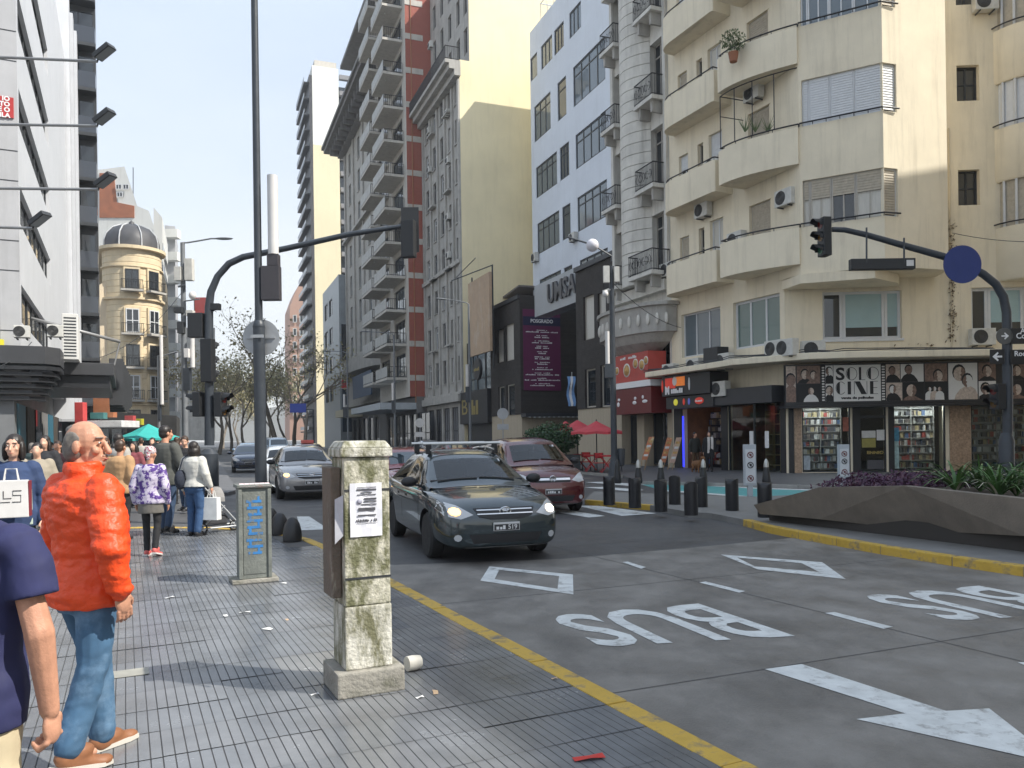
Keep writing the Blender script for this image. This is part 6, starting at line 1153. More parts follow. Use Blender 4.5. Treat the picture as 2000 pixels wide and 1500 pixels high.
# --- lamp posts
lampg = mat('lamp_post_grey', (.16,.17,.18), .5, .12, 3)
def lamp_post(px, Y, ytop, arm, label, antenna=None, r=.08):
    b = at(px,862,Y); zt = at(px,ytop,Y).z; t = thing('lamp_post', label, 'street lamp', (b.x,Y,0), group='street lamps along the avenue'); mb = MB(); mb.tube([(b.x,Y,0),(b.x,Y,zt)],[r*1.2,r*.8],10); mb.build('post', lampg, t)
    pts = [at(a, c, Y) for a, c in arm]; mb = MB(); mb.tube([(b.x,Y,zt)]+pts, .035, 6); mb.build('arm', lampg, t); e, e2 = pts[-1], pts[-2]; d = (e-e2).normalized(); mb = MB(); mb.ell(e+d*.3, (.42,.12,.06), 12, 6, Matrix.Rotation(-math.atan2(d.z,d.x),3,'Y')); mb.build('lamp_head', lampg, t)
    if antenna: u, v = at(antenna[0],antenna[2],Y), at(antenna[0],antenna[1],Y); mb = MB(); mb.tube([(u.x,Y-.1,u.z),(u.x,Y-.1,v.z)],.1,10); mb.build('white_antenna', white_p, t); mb = MB(); mb.box(u.x-.12,b.x,Y-.15,Y+.1,u.z-1,u.z-.02); mb.build('antenna_box', pole_m, t, recalc=False)
    return t, b, zt
t, b, zt = lamp_post(362,35,474,[(366,474),(390,470),(412,466),(424,466)],'grey lamp post crowded with cameras and boxes left of the signal mast',(378,660,718),.12)
for i, (px, py, w_, h_, m_) in enumerate(((370,527,.34,.95,AC_case),(349,535,.3,.6,AC_case),(354,640,.25,.5,dark_metal),(372,612,.3,.25,AC_case),(350,606,.35,.25,dark_metal),(366,690,.2,.4,white_p))): q = at(px,py,34.8); mb = MB(); mb.box(q.x-w_/2,q.x+w_/2,34.65,34.95,q.z-h_/2,q.z+h_/2); mb.build('equipment_case', m_, t, bevel=.01)
q = at(376,577,34.8); mb = MB(); mb.ell((q.x,34.8,q.z),(.16,.16,.18),12,8); mb.build('dome_camera', white_p, t); mb = MB(); mb.tube([at(348,560,34.8),at(362,556,34.8)],.05,6); mb.tube([at(362,588,34.8),at(390,584,34.8)],.03,6); mb.build('bracket', lampg, t)
lamp_post(772,62,655,[(765,652),(740,649),(722,648)],'slim lamp post before the red brick tower',(768,748,782))
lamp_post(680,75,690,[(672,687),(652,686),(645,686)],'slim lamp post before the metal clad building',(673,770,795))
lamp_post(919,50,594,[(910,591),(890,587),(872,585)],'lamp post before the black glass shop',(913,712,755))
lamp_post(311,50,695,[(315,694),(320,694),(328,692)],'thin lamp post beneath the domed building',(318,655,790))
for i, (px, py, Y, r, lb_) in enumerate(((982,808,42,.3,'round sign back on a thin post above the dark red car'), (820,826,48,.28,'pale round sign on a post below the grey building'))):
    q = at(px,py,Y); t = thing('sign_post', lb_, 'sign', (q.x,Y,0)); mb = MB(); mb.tube([(q.x,Y,0),(q.x,Y,q.z)],.03,8); mb.build('post', grey_p, t); mb = MB(); mb.lathe([(.001,-.05),(r,-.05),(r,-.03),(.001,-.03)], (q.x,Y,q.z), 24, 'y'); mb.build('disc', grey_p if i == 0 else white_p, t); mb = MB(); mb.box(q.x-.3,q.x+.3,Y-.05,Y-.03,q.z-.85,q.z-.55); mb.build('small_plate', grey_p if i == 0 else white_p, t, recalc=False)
a_, b_ = at(567,806,62), at(598,788,62); t = thing('hanging_street_sign', 'blue direction sign hanging over the avenue far away', 'sign', (a_.x,62,0)); mb = MB(); mb.box(a_.x,b_.x,61.9,62,a_.z,b_.z); mb.build('panel', mat('sign_royal', (.03,.06,.32), .5, .05), t, recalc=False); mb = MB(); u = at(612,800,62); mb.tube([(u.x,62,0),(u.x,62,u.z),(a_.x,62.1,u.z+.1)],.08,8); mb.build('mast', pole_m, t)
# --- grey information totems
tot = mat('totem_grey', (.40,.43,.46), .45, .08, 3); totp = mat('totem_panel', (.56,.58,.6), .5, .06, 3)
for i, (px, py, yt) in enumerate(((1465,972,868),(1648,955,868))):
    p = gp(px,py,.0); Y = p.y; zt = at(px,yt,Y).z; t = thing('information_totem', ('slim grey street totem with three round pictograms left of the planter','grey pictogram totem half hidden by purple plants')[i], 'totem', p); w_ = .15
    mb = MB(); mb.box(p.x-w_,p.x+w_,Y-.06,Y+.06,.3,zt); mb.build('panel', tot, t, bevel=.01); mb = MB(); mb.box(p.x-.06,p.x+.06,Y-.05,Y+.05,0,.299); mb.build('foot', tot, t, recalc=False)
    mb = MB(); mb.box(p.x-w_+.03,p.x+w_-.03,Y-.068,Y-.061,.36,zt-.12); mb.build('inlay', totp, t, recalc=False)
    for k, (zz, c) in enumerate(((zt-.26,'r'),((zt+.3)/2,'k'),(.48,'r'))):
        mb = MB(); ring_ = [(p.x+.07*math.cos(a*.393),Y-.072,zz+.07*math.sin(a*.393)) for a in range(17)]; mb.tube(ring_,.011,5,False); mb.tube([(p.x-.05,Y-.072,zz+.05),(p.x+.05,Y-.072,zz-.05)],.01,5); mb.box(p.x-.02,p.x+.03,Y-.072,Y-.069,zz-.03,zz+.03); mb.build('pictogram', ink_k if c == 'k' else mat('picto_red', (.16,.04,.04), .5, 0), t, recalc=False)
# --- planter
A0 = gp(1482,1016,.055); B0 = gp(2000,1080,.055); Wp_ = Wall(A0, B0); pl = thing('street_planter', 'large faceted brown concrete planter on the traffic island', 'planter', A0)
pconc = mat('planter_concrete', (.21,.18,.15), .85, .16, 3, .35, 55, streak=.3)
def wp(px, py, y): a, z = Wp_.q(px, py, y); return Vector((a, y, z))
Tt = [wp(1472,986,-.22), wp(1600,952,-.24), wp(1765,949,-.24), wp(2000,974,-.24), wp(2420,1030,-.24)]; Ll = [wp(1484,1004,-.14), wp(1600,1014,-.02), wp(1800,1036,.22), wp(2000,1047,-.08), wp(2420,1120,-.08)]
mb = MB(Wp_); V = Tt+Ll; mb.add(V, [(0,1,6,5),(1,2,6),(2,7,6),(2,8,7),(2,3,8),(3,4,9,8)])
Bk = [Vector((v.x, 2.2 if i else 1.0, v.z)) for i, v in enumerate(Tt)]; BL = [Vector((v.x, 2.1 if i else .9, v.z)) for i, v in enumerate(Ll)]
mb.add(Bk+BL, [(1,0,5,6),(2,1,6),(2,6,7),(2,7,8),(3,2,8),(4,3,8,9)]); mb.add([Tt[0],Ll[0],BL[0],Bk[0]],[(0,1,2,3)]); mb.add([Tt[4],Ll[4],BL[4],Bk[4]],[(3,2,1,0)])
for i in range(4): mb.add([Ll[i],Ll[i+1],BL[i+1],BL[i]],[(0,1,2,3)])
rim = [v+Vector((.0,.16,0)) for v in Tt]; rimb = [v+Vector((0,-.16,0)) for v in Bk]
for i in range(4): mb.add([Tt[i],Tt[i+1],rim[i+1],rim[i]],[(0,1,2,3)]); mb.add([Bk[i],Bk[i+1],rimb[i+1],rimb[i]],[(3,2,1,0)]); dn = Vector((0,0,-.12)); mb.add([rim[i],rim[i+1],rim[i+1]+dn,rim[i]+dn],[(0,1,2,3)])
mb.build('planter_walls', pconc, pl)
mb = MB(Wp_); n = 4
for i in range(4): mb.add([rim[i]+Vector((0,0,-.1)),rim[i+1]+Vector((0,0,-.1)),rimb[i+1]+Vector((0,0,-.1)),rimb[i]+Vector((0,0,-.1))],[(0,1,2,3)])
mb.build('soil', mat('soil', (.05,.035,.025), .95, .3, 9), pl, recalc=False)
mb = MB(Wp_); mb.box(.15,Tt[4].x,.1,1.8,.056,.3); mb.build('plinth', mat('planter_plinth', (.045,.04,.036), .85, .2, 4), pl, recalc=False)
rg = random.Random(21)
def soil_z(x):
    for i in range(4):
        if Tt[i].x <= x <= Tt[i+1].x: f = (x-Tt[i].x)/(Tt[i+1].x-Tt[i].x); return Tt[i].z+(Tt[i+1].z-Tt[i].z)*f-.1
    return Tt[2].z-.1
mb = MB(Wp_); xa_, xb_ = Wp_.qx(1605,.3,930), Wp_.qx(1835,.3,930)
for k in range(3200):
    x = rg.uniform(xa_, xb_); y = rg.uniform(.0,1.9); h = rg.random()**.7*.3*(.7+.5*mnoise.noise((x*3,y*3,0))); c = Vector((x,y,soil_z(x)+.02+h)); d = Vector((rg.gauss(0,1),rg.gauss(0,1),abs(rg.gauss(0,.9)))).normalized(); u = d*rg.uniform(.04,.08); v = d.orthogonal().normalized()*rg.uniform(.008,.016); mb.m = 0 if rg.random() < .75 else 1; mb.add([c-v,c+u*.5-v*1.2,c+u,c+u*.5+v*1.2],[(0,1,2,3)])
o = mb.build('purple_ground_cover', [mat('leaf_purple', (.055,.015,.045), .6, .4, 9), mat('leaf_plum', (.09,.03,.05), .6, .3, 9)], None, at=Wp_.pt((xa_+xb_)/2,.8,soil_z((xa_+xb_)/2)), recalc=False); o['kind'] = 'stuff'; o['label'] = 'dark purple trailing foliage filling the planter tip'; o['category'] = 'ground cover'
strap = [mat('leaf_strap_a', (.06,.14,.035), .45, .25, 6), mat('leaf_strap_b', (.10,.20,.055), .45, .25, 6), mat('leaf_strap_dry', (.45,.42,.33), .7, .2, 6)]
for i, (px, dep, n, lb_) in enumerate(((1868,.5,46,'leftmost green strap leaved clump beside the purple foliage'),(1915,.9,50,'second green strap leaved clump in the planter'),(1950,.35,54,'lush green strap leaved clump before the signal mast'),(1985,.8,50,'green strap leaved clump at the right frame edge'),(2040,.4,40,'green strap leaved clump cut off by the right edge'))):
    x0_ = Wp_.qx(px,dep,960); c = Vector((x0_,dep,soil_z(x0_))); t = thing('strap_leaf_plant', lb_, 'plant', Wp_.pt(c.x,c.y,c.z), group='green clumps in the planter')
    for k in range(n):
        a = rg.uniform(0,6.28); Ln = rg.uniform(.5,.85); el = rg.uniform(.7,1.4); w_ = rg.uniform(.012,.024); d = Vector((math.cos(a),math.sin(a),0)); sd = Vector((-d.y,d.x,0)); pts = []
        for s in range(6): f = s/5; out = Ln*math.cos(el)*f+.28*f*f*Ln; up_ = Ln*math.sin(el)*f-.55*Ln*f*f*f*(1.4-el*.6); pts.append((c+d*out+Vector((0,0,max(.0,up_))), w_*(1-.85*f*f)))
        mb = MB(Wp_); mb.smooth = True; mb.loft([[p-sd*q+Vector((0,0,q*.5)), p, p+sd*q+Vector((0,0,q*.5))] for p, q in pts], False, False); mb.build('leaf', strap[2] if rg.random() < .09 else strap[rg.randint(0,1)], t, recalc=False)
# --- cafe terrace: parasols, tables, bush, menu boards
redc = mat('parasol_red', (.50,.055,.07), .75, .1, 4)
def parasol(c, r, ztop, zrim, m, label, n=8, cat='parasol', name='parasol', a0=.3):
    t = thing(name, label, cat, (c[0],c[1],0)); c = Vector((c[0],c[1],0))
    for k in range(n):
        a, b = a0+2*math.pi*k/n, a0+2*math.pi*(k+1)/n; P = [c+Vector((r*math.cos(a),r*math.sin(a),zrim)), c+Vector((r*math.cos(b),r*math.sin(b),zrim))]; mid = (P[0]+P[1])/2+Vector((0,0,.04)); T_ = c+Vector((0,0,ztop)); h = (P[0]+T_)/2-Vector((0,0,.05)); g = (P[1]+T_)/2-Vector((0,0,.05))
        mb = MB(); mb.add([T_,h,g,P[0],mid,P[1]],[(0,1,2),(1,3,4),(1,4,2),(2,4,5)]); dn = Vector((0,0,-.1)); mb.add([P[0],mid,P[1],P[1]+dn,mid+dn,P[0]+dn],[(0,1,4,5),(1,2,3,4)]); mb.build('canopy_panel', m, t, recalc=False)
    mb = MB(); mb.tube([c,c+Vector((0,0,ztop+.06))],.025,8); mb.build('pole', dark_metal, t); mb = MB(); mb.lathe([(.25,0),(.25,.06),(.05,.1)], c, 16); mb.build('foot', dark_metal, t)
for i, (px, Y, r) in enumerate(((1165,33.5,1.15),(1128,36,1.1),(1105,38.5,1.0))): c = at(px,850,Y); parasol((c.x,Y),r,2.2 if i == 0 else 2.3,1.72 if i == 0 else 1.8,redc,('red parasol nearest the camera pole on the cafe terrace','middle red parasol behind the nearest one','red parasol mostly hidden behind the bush')[i])
for i, (px, Y) in enumerate(((1185,33),(1155,34),(1135,35.5))):
    c = at(px,890,Y); t = thing('cafe_table', ('red folding cafe table right under the near parasol','red folding cafe table left of the near parasol','red folding cafe table beside the bush')[i], 'table', (c.x,Y,0), group='red folding tables'); mb = MB(); mb.box(c.x-.34,c.x+.34,Y-.34,Y+.34,.7,.76); mb.build('tabletop', mat('table_red', (.5,.02,.025), .45, .1), t, bevel=.01)
    for sx_ in (-1,1):
        for sy in (-.28,.28): mb = MB(); mb.tube([(c.x-.26*sx_,Y+sy,.04),(c.x+.26*sx_,Y+sy,.7)],.018,6); mb.build('leg', MATS['table_red'], t)
for i, (px, Y) in enumerate(((1170,33.2),(1205,33.6),(1145,34.8))):
    c = at(px,890,Y); t = thing('folding_chair', ('red folding chair between the two near cafe tables','red folding chair by the camera pole','red folding chair next to the bush')[i], 'chair', (c.x,Y,0), group='red folding chairs'); mb = MB(); mb.box(c.x-.2,c.x+.2,Y-.2,Y+.2,.42,.45); mb.build('seat', MATS['table_red'], t, recalc=False); mb = MB(); mb.box(c.x-.2,c.x+.2,Y+.19,Y+.22,.62,.85); mb.build('backrest', MATS['table_red'], t, recalc=False)
    for sx_ in (-.18,.18): mb = MB(); mb.tube([(c.x+sx_,Y-.2,.04),(c.x+sx_,Y+.2,.85)],.015,6); mb.build('leg', dark_metal, t); mb = MB(); mb.tube([(c.x+sx_,Y+.2,.04),(c.x+sx_,Y-.15,.45)],.015,6); mb.build('leg', dark_metal, t)
bc = at(1078,860,35); bt = thing('terrace_bush', 'dense dark green bush in front of the dark brick building', 'bush', (bc.x,35,0)); mb = MB()
for k in range(2600):
    d = Vector((rg.gauss(0,1),rg.gauss(0,1),rg.gauss(0,1))).normalized()*(rg.random()**.35); lump = 1+.22*mnoise.noise(d*2.2); c = Vector((bc.x+d.x*1.25*lump, 35+d.y*.8, 1.45+d.z*.72*lump)); u = Vector((rg.gauss(0,1),rg.gauss(0,1),rg.gauss(0,1))).normalized()*.075; v = u.orthogonal().normalized()*.045; mb.m = rg.randint(0,1); mb.quad(c-u,c-v,c+u,c+v)
mb.build('foliage', [mat('leaf_bush_a', (.025,.06,.025), .6, .3, 5), mat('leaf_bush_b', (.045,.09,.035), .6, .3, 5)], bt, recalc=False); mb = MB(); mb.box(bc.x-1.2,bc.x+1.2,34.5,35.5,.04,.75); mb.build('trough', dark_metal, bt, recalc=False)
for i, (px, py, lean, lb_) in enumerate(((1258,918,.10,'leaning orange menu board with wooden legs, leftmost'),(1294,916,.10,'orange menu board behind the kiosk post'),(1312,917,.10,'rightmost pale menu board leaning at the kiosk'))):
    p = gp(px,py,.04); t = thing('menu_board', lb_, 'menu board', p, group='menu boards by the kiosk'); h = 1.45; d = Vector((.42,0,0)); b0 = p+Vector((-.1,0,.45 if i == 0 else .3)); up_ = Vector((.38,.25,1.0 if i == 0 else 1.1)); sd = Vector((.24,0,0))
    mb = MB(); mb.loft([[b0,b0+sd,b0+sd+Vector((0,.04,0)),b0+Vector((0,.04,0))],[b0+up_,b0+sd+up_,b0+sd+up_+Vector((0,.04,0)),b0+up_+Vector((0,.04,0))]]); o = mb.build('board', mat('board_orange' if i < 2 else 'board_pale', (.5,.17,.07) if i < 2 else (.5,.33,.25), .6, .2, 5, blotch=((.55,.45,.25), 4, .55, .62)), t)
    for k in range(4): f = .15+.2*k; q = b0+up_*f+Vector((.03,-.006,0)); mb = MB(); mb.quad(q,q+sd*.75,q+sd*.75+up_*.09,q+up_*.09); mb.build('dish_print', food if k % 2 else paper, o, recalc=False)
    for sx_ in (.02,.22): mb = MB(); mb.tube([b0+Vector((sx_,0,0)), Vector((p.x-.2+sx_,p.y,.04))],.018,6); mb.build('leg', mat('wood_pale', (.4,.26,.14), .7, .1), t)
tu = at(290,850,37); parasol((tu.x,37),1.5,2.42,1.72,mat('parasol_teal', (.03,.36,.33), .7, .1, 3),'turquoise market parasol above the crowd',6,a0=.5)
# --- litter on the pavement
pap = mat('litter_white', (.7,.69,.67), .8, .08, 20); redp = mat('litter_red', (.55,.04,.03), .7, .1, 20); tanp = mat('litter_tan', (.5,.35,.22), .8, .1, 20)
for i, (px, py, w_, h_, m_, lb_) in enumerate(((331,1168,.09,.04,pap,'white paper scrap near the walkers feet, furthest left'),(478,1197,.10,.03,pap,'long white paper scrap before the junction box'),(522,1230,.08,.05,pap,'white paper scrap midway between junction box and pillar'),(440,1204,.05,.03,pap,'tiny white scrap left of the long one'),(555,1140,.06,.03,pap,'white scrap at the junction box foot'),(850,1354,.07,.03,tanp,'tan scrap right of the pillar plinth'),(820,1364,.05,.03,pap,'white scrap right of the pillar plinth'),(615,1358,.05,.025,pap,'white scrap left of the pillar plinth'),(1083,1327,.04,.03,tanp,'tan stub lying by the yellow kerb'),(1150,1482,.16,.05,redp,'torn red paper at the bottom of the picture'),(560,1212,.04,.02,tanp,'small tan scrap before the pillar'))):
    p = gp(px,py); a = rg.uniform(0,3); u = Vector((math.cos(a),math.sin(a),0))*w_/2; v = Vector((-math.sin(a),math.cos(a),0))*h_/2; mb = MB(); z = Vector((0,0,.006)); mb.add([p-u-v+z,p-v*1.2+z*2.6,p+u-v+z*1.3,p+u+v+z*2.2,p+v*.8+z*1.4,p-u+v+z],[(0,1,4,5),(1,2,3,4)]); o = mb.build('litter_scrap', m_, at=p, recalc=False); tag(o, lb_, 'litter', 'paper scraps on the pavement')
q = gp(228,1318); mb = MB(); d = Loc((q.x,q.y,0)); mb = MB(d); mb.box(-.25,.2,-.09,.09,.001,.004); o = mb.build('cover_plate', mat('cover_steel', (.3,.29,.25), .5, .15, 8), at=q, recalc=False); tag(o, 'flat metal service cover set in the pavement tiles', 'service cover')
# --- overhead cables
for i, (a, b, sag, lb_) in enumerate(((at(363,560,35), at(190,700,30), .5, 'thin overhead cable from the camera lamp post to the left marquee'), (at(1190,545,28.6), at(1330,640,35.5), .3, 'thin cable from the camera pole to the cream building'), (at(1860,455,29.3), at(2080,470,27), .15, 'thin cable along the cream corner wall at right'), (at(0,715,24.5), at(62,668,26.5), .1, 'short black cable above the louvre canopy at left'))):
    mb = MB(); mb.tube([a.lerp(b, t/10)-Vector((0,0,sag*4*(t/10)*(1-t/10))) for t in range(11)], .012, 5); o = mb.build('overhead_cable', dark_metal, at=a); tag(o, lb_, 'cable')
# ------------------------------------------------------------------ vehicles
tyre_m = mat('tyre_rubber', (.018,.018,.019), .8, .15, 12); rim_m = mat('rim_alloy', (.34,.35,.36), .35, .1, 8, metal=.6); trim_m = mat('trim_black', (.016,.016,.018), .5, .1, 6); chrome = mat('chrome', (.62,.63,.64), .18, 0, metal=.9)
car_glass = mat('car_glass', (.035,.05,.06), .03, 0, spec=.9, coat=.5); lamp_g = mat('headlamp_glass', (.5,.51,.52), .08, .05, 10, spec=.8); bulb_on = mat('headlamp_lit', (1,.55,.13), .3, 0, emit=3.2); bulb_w = mat('headlamp_lit_white', (1,.85,.62), .3, 0, emit=4)
car_clear = clear_glass('car_glass_clear', (.42,.52,.56)); seat_m = mat('seat_fabric', (.05,.05,.055), .85, .15, 9)
for n_ in car_clear.node_tree.nodes:
    if n_.type == 'FRESNEL': n_.inputs[0].default_value = 1.75
plate_m = mat('plate_black', (.03,.03,.032), .5, 0); plate_w = mat('plate_white', (.6,.6,.6), .5, .05)
def eval_mods(ob):
    TS.view_layers[0].update(); dg = TS.view_layers[0].depsgraph; me = bpy.data.meshes.new_from_object(ob.evaluated_get(dg)); old = ob.data; bpy.data.objects.remove(ob); bpy.data.meshes.remove(old); return me
def tmp_obj(mb, mats):
    me = bpy.data.meshes.new('t'); me.from_pydata([tuple(v) for v in mb.v], [], mb.f)
    for m in mats: me.materials.append(m)
    me.polygons.foreach_set('material_index', mb.mi); bm = bmesh.new(); bm.from_mesh(me); bmesh.ops.remove_doubles(bm, verts=bm.verts, dist=1e-5); bmesh.ops.recalc_face_normals(bm, faces=bm.faces); bm.to_mesh(me); bm.free()
    ob = bpy.data.objects.new('t', me); TS.collection.objects.link(ob); return ob
def split_mesh(me, names, parent, mats):
    vs = [v.co.copy() for v in me.vertices]; out = {}
    for idx, nm in enumerate(names):
        fs = [tuple(p.vertices) for p in me.polygons if p.material_index == idx]
        if not fs: continue
        used = sorted(set(i for f in fs for i in f)); mp_ = {j: i for i, j in enumerate(used)}; m2 = bpy.data.meshes.new(nm); m2.from_pydata([tuple(vs[i]) for i in used], [], [tuple(mp_[i] for i in f) for f in fs]); m2.materials.append(mats[idx]); m2.polygons.foreach_set('use_smooth', [True]*len(m2.polygons))
        out.setdefault(nm, []).append(link(nm, m2, parent))
    return out
TYPES = dict(
 sedan=dict(L=4.54, W=1.76, wb=2.6, fo=.95, r=.315, low=[(-2.27,.68,.36,.86,.92),(-2.14,.81,.24,.97,1.03),(-1.6,.865,.2,.99,1.05),(-.9,.88,.18,.95,.99),(0,.88,.17,.93,.96),(.9,.88,.18,.92,.97),(1.3,.87,.19,.89,.965),(1.75,.85,.19,.82,.90),(2.08,.79,.19,.73,.80),(2.21,.70,.2,.64,.70),(2.26,.56,.26,.54,.58)],
   cab=[(1.12,.68,.955),(1.02,.67,.99),(.28,.57,1.385),(.14,.565,1.43),(-.28,.56,1.46),(-.38,.56,1.46),(-.95,.555,1.435),(-1.08,.555,1.40),(-1.66,.60,1.09),(-1.78,.62,1.03)], belt=.93, wb_=.83, cut=(1,2,4,5,7,8)),
 mpv=dict(L=4.05, W=1.70, wb=2.63, fo=.75, r=.31, low=[(-2.02,.70,.36,.9,.95),(-1.95,.80,.25,1.0,1.02),(-1.5,.84,.2,1.02,1.05),(-.8,.85,.18,1.0,1.04),(0,.85,.17,.99,1.02),(.75,.85,.18,.98,1.03),(1.2,.84,.19,.96,1.04),(1.6,.82,.19,.90,.98),(1.88,.77,.19,.80,.87),(1.99,.69,.2,.70,.76),(2.03,.55,.26,.58,.62)],
   cab=[(1.22,.68,1.02),(1.12,.68,1.06),(.36,.58,1.53),(.2,.58,1.58),(-.22,.58,1.62),(-.32,.58,1.62),(-1.35,.57,1.59),(-1.5,.57,1.55),(-1.86,.62,1.12),(-1.92,.64,1.05)], belt=1.0, wb_=.80, cut=(1,2,4,5,7,8)),
 hatch=dict(L=3.8, W=1.64, wb=2.45, fo=.75, r=.29, low=[(-1.9,.66,.36,.84,.9),(-1.82,.76,.25,.93,.97),(-1.4,.80,.2,.95,.98),(-.7,.82,.18,.92,.96),(0,.82,.17,.90,.94),(.7,.82,.18,.89,.94),(1.1,.81,.19,.86,.94),(1.5,.79,.19,.79,.87),(1.76,.74,.19,.70,.78),(1.87,.66,.2,.62,.68),(1.9,.53,.26,.52,.56)],
   cab=[(1.0,.64,.935),(.9,.63,.97),(.25,.54,1.35),(.12,.54,1.39),(-.25,.535,1.42),(-.34,.535,1.42),(-1.2,.53,1.39),(-1.32,.53,1.36),(-1.72,.58,1.02),(-1.78,.6,.96)], belt=.91, wb_=.775, cut=(1,2,4,5,7,8)),
 van=dict(L=4.4, W=1.75, wb=2.7, fo=.8, r=.32, low=[(-2.2,.74,.36,1.0,1.05),(-2.12,.83,.25,1.08,1.1),(-1.6,.86,.22,1.1,1.12),(-.8,.87,.2,1.08,1.1),(0,.87,.2,1.06,1.1),(.8,.87,.2,1.05,1.12),(1.3,.86,.21,1.02,1.12),(1.75,.84,.21,.95,1.04),(2.05,.79,.21,.85,.93),(2.16,.71,.22,.75,.81),(2.2,.56,.28,.62,.66)],
   cab=[(1.3,.7,1.09),(1.2,.7,1.13),(.6,.66,1.75),(.45,.66,1.8),(.0,.66,1.84),(-.1,.66,1.84),(-1.85,.66,1.82),(-1.95,.66,1.78),(-2.1,.7,1.2),(-2.14,.71,1.12)], belt=1.08, wb_=.82, cut=(1,2,4,5,7,8)))
def make_car(label, cat, kind, col, pos, head, group='cars on the avenue', lit=True, rack=False, plate=None, badge=None, detail=2, name='car', grille='bars', taxi=None):
    T_ = TYPES[kind]; t = thing(name, label, cat, pos, math.atan2(head[1], head[0])-math.pi/2, group, world=False)
    pk = 'car_paint_%d_%d_%d' % tuple(int(c*999) for c in col); paint = mat(pk, col, .2, .06, 3, metal=.3, coat=1.0, spec=.7)
    fy = T_['L']/2-T_['fo']; ry = fy-T_['wb']; hw = T_['W']/2; r = T_['r']
    mb = MB(); rings = []
    for (y, w_, zb, zs, zt) in T_['low']:
        half = [(0,zb),(.74*w_,zb),(.96*w_,zb+.05),(w_,zb+.2),(w_,zs-.14),(.965*w_,zs),(.76*w_,zs*.45+zt*.55),(.4*w_,zt-.004),(0,zt)]
        rings.append([(x, y, z) for x, z in half]+[(-x, y, z) for x, z in half[-2:0:-1]])
    mb.loft(rings); ob = tmp_obj(mb, [paint]); sb = ob.modifiers.new('s', 'SUBSURF'); sb.levels = sb.render_levels = 2
    cut = MB()
    for yy in (fy, ry):
        for sx_ in (-1, 1): cut.lathe([(.001,min(sx_*(hw-.3),sx_*(hw+.3))),(r+.055,min(sx_*(hw-.3),sx_*(hw+.3))),(r+.055,max(sx_*(hw-.3),sx_*(hw+.3))),(.001,max(sx_*(hw-.3),sx_*(hw+.3)))], (0,yy,r), 28, 'x')
    co = tmp_obj(cut, [trim_m]); bo = ob.modifiers.new('b', 'BOOLEAN'); bo.object = co; bo.operation = 'DIFFERENCE'; bo.material_mode = 'TRANSFER'; bo.solver = 'EXACT'
    me = eval_mods(ob); bpy.data.objects.remove(co); me.name = 'body'
    me.polygons.foreach_set('use_smooth', [True]*len(me.polygons)); bm = bmesh.new(); bm.from_mesh(me)
    for e in bm.edges: e.smooth = e.is_manifold and e.calc_face_angle(0) < .6
    bm.to_mesh(me); bvh = BVHTree.FromBMesh(bm); bm.free(); body = link('body', me, t)
    # cabin with glass
    st = T_['cab']; belt = T_['belt']; wbe = T_['wb_']; a, b, c, d, e, f = T_['cut']; grid = []
    for i, (y, wt, zt) in enumerate(st):
        z1 = min(belt+.035, zt-.012); z2 = max(z1+.004, zt-.085); k = (z2-z1)/max(.01, (1.46-.085-belt)); wb2 = wbe if i not in (0, len(st)-1) else wbe-.06
        w2 = wb2-.03+(wt+.045-(wb2-.03))*min(1, max(0, (z2-belt)/(.42)))
        half = [(wb2, belt-.05), (wb2-.015, z1), (w2, z2), (max(wt-.03, .1), zt-.02), (wt*.55, zt+.006), (0, zt+.014)]
        grid.append([(x, y+(.06*(1-(x/wb2)**2) if i <= 2 else -.04*(1-(x/wb2)**2) if i >= 7 else 0), z) for x, z in half]+[(-x, y+(.06*(1-(x/wb2)**2) if i <= 2 else -.04*(1-(x/wb2)**2) if i >= 7 else 0), z) for x, z in half[-2::-1]])
    mb = MB(); n = 11; mb.v = [Vector(p) for g in grid for p in g]
    for i in range(len(st)-1):
        for j in range(n-1):
            m_ = 0
            if i >= a and i < b and 3 <= j <= 6: m_ = 1
            elif i >= e and i < f and 3 <= j <= 6: m_ = 2
            elif j in (1, 8) and a <= i < c: m_ = 3 if j == 1 else 4
            elif j in (1, 8) and d <= i < f: m_ = 5 if j == 1 else 6
            mb.f.append([i*n+j, i*n+j+1, (i+1)*n+j+1, (i+1)*n+j]); mb.mi.append(m_); mb.sm.append(True)
    ms = [paint]+[car_clear if detail > 1 else car_glass]*6; ob = tmp_obj(mb, ms); sb = ob.modifiers.new('s', 'SUBSURF'); sb.levels = sb.render_levels = 2; cme = eval_mods(ob)
    bmc = bmesh.new(); bmc.from_mesh(cme); cb_ = BVHTree.FromBMesh(bmc); bmc.free()
    split_mesh(cme, ['cabin','windshield','rear_window','side_window','side_window','side_window','side_window'], t, ms)
    if detail > 1:                                  # interior seen through the glass
        zi = max(q[4] for q in T_['low'][3:7])+.022; y0_, y1_ = st[-2][0]+.12, st[1][0]-.06
        mb = MB(); mb.box(-wbe+.12,wbe-.12,y0_,y1_-.32,zi-.02,zi); mb.build('interior_floor', trim_m, t, recalc=False)
        mb = MB(); mb.box(-wbe+.13,wbe-.13,y1_-.36,y1_-.02,zi-.03,zi+.035); mb.build('dashboard', trim_m, t, bevel=.02)
        for sx_ in (-.36,.36):
            mb = MB(); mb.box(sx_-.22,sx_+.22,st[4][0]-.02,st[4][0]+.1,zi,zi+.24); mb.box(sx_-.11,sx_+.11,st[4][0],st[4][0]+.08,zi+.25,zi+.40); mb.build('front_seat', seat_m, t, bevel=.03)
        mb = MB(); mb.box(-.55,.55,st[6][0]-.02,st[6][0]+.1,zi,zi+.22); mb.build('rear_seat', seat_m, t, bevel=.03)
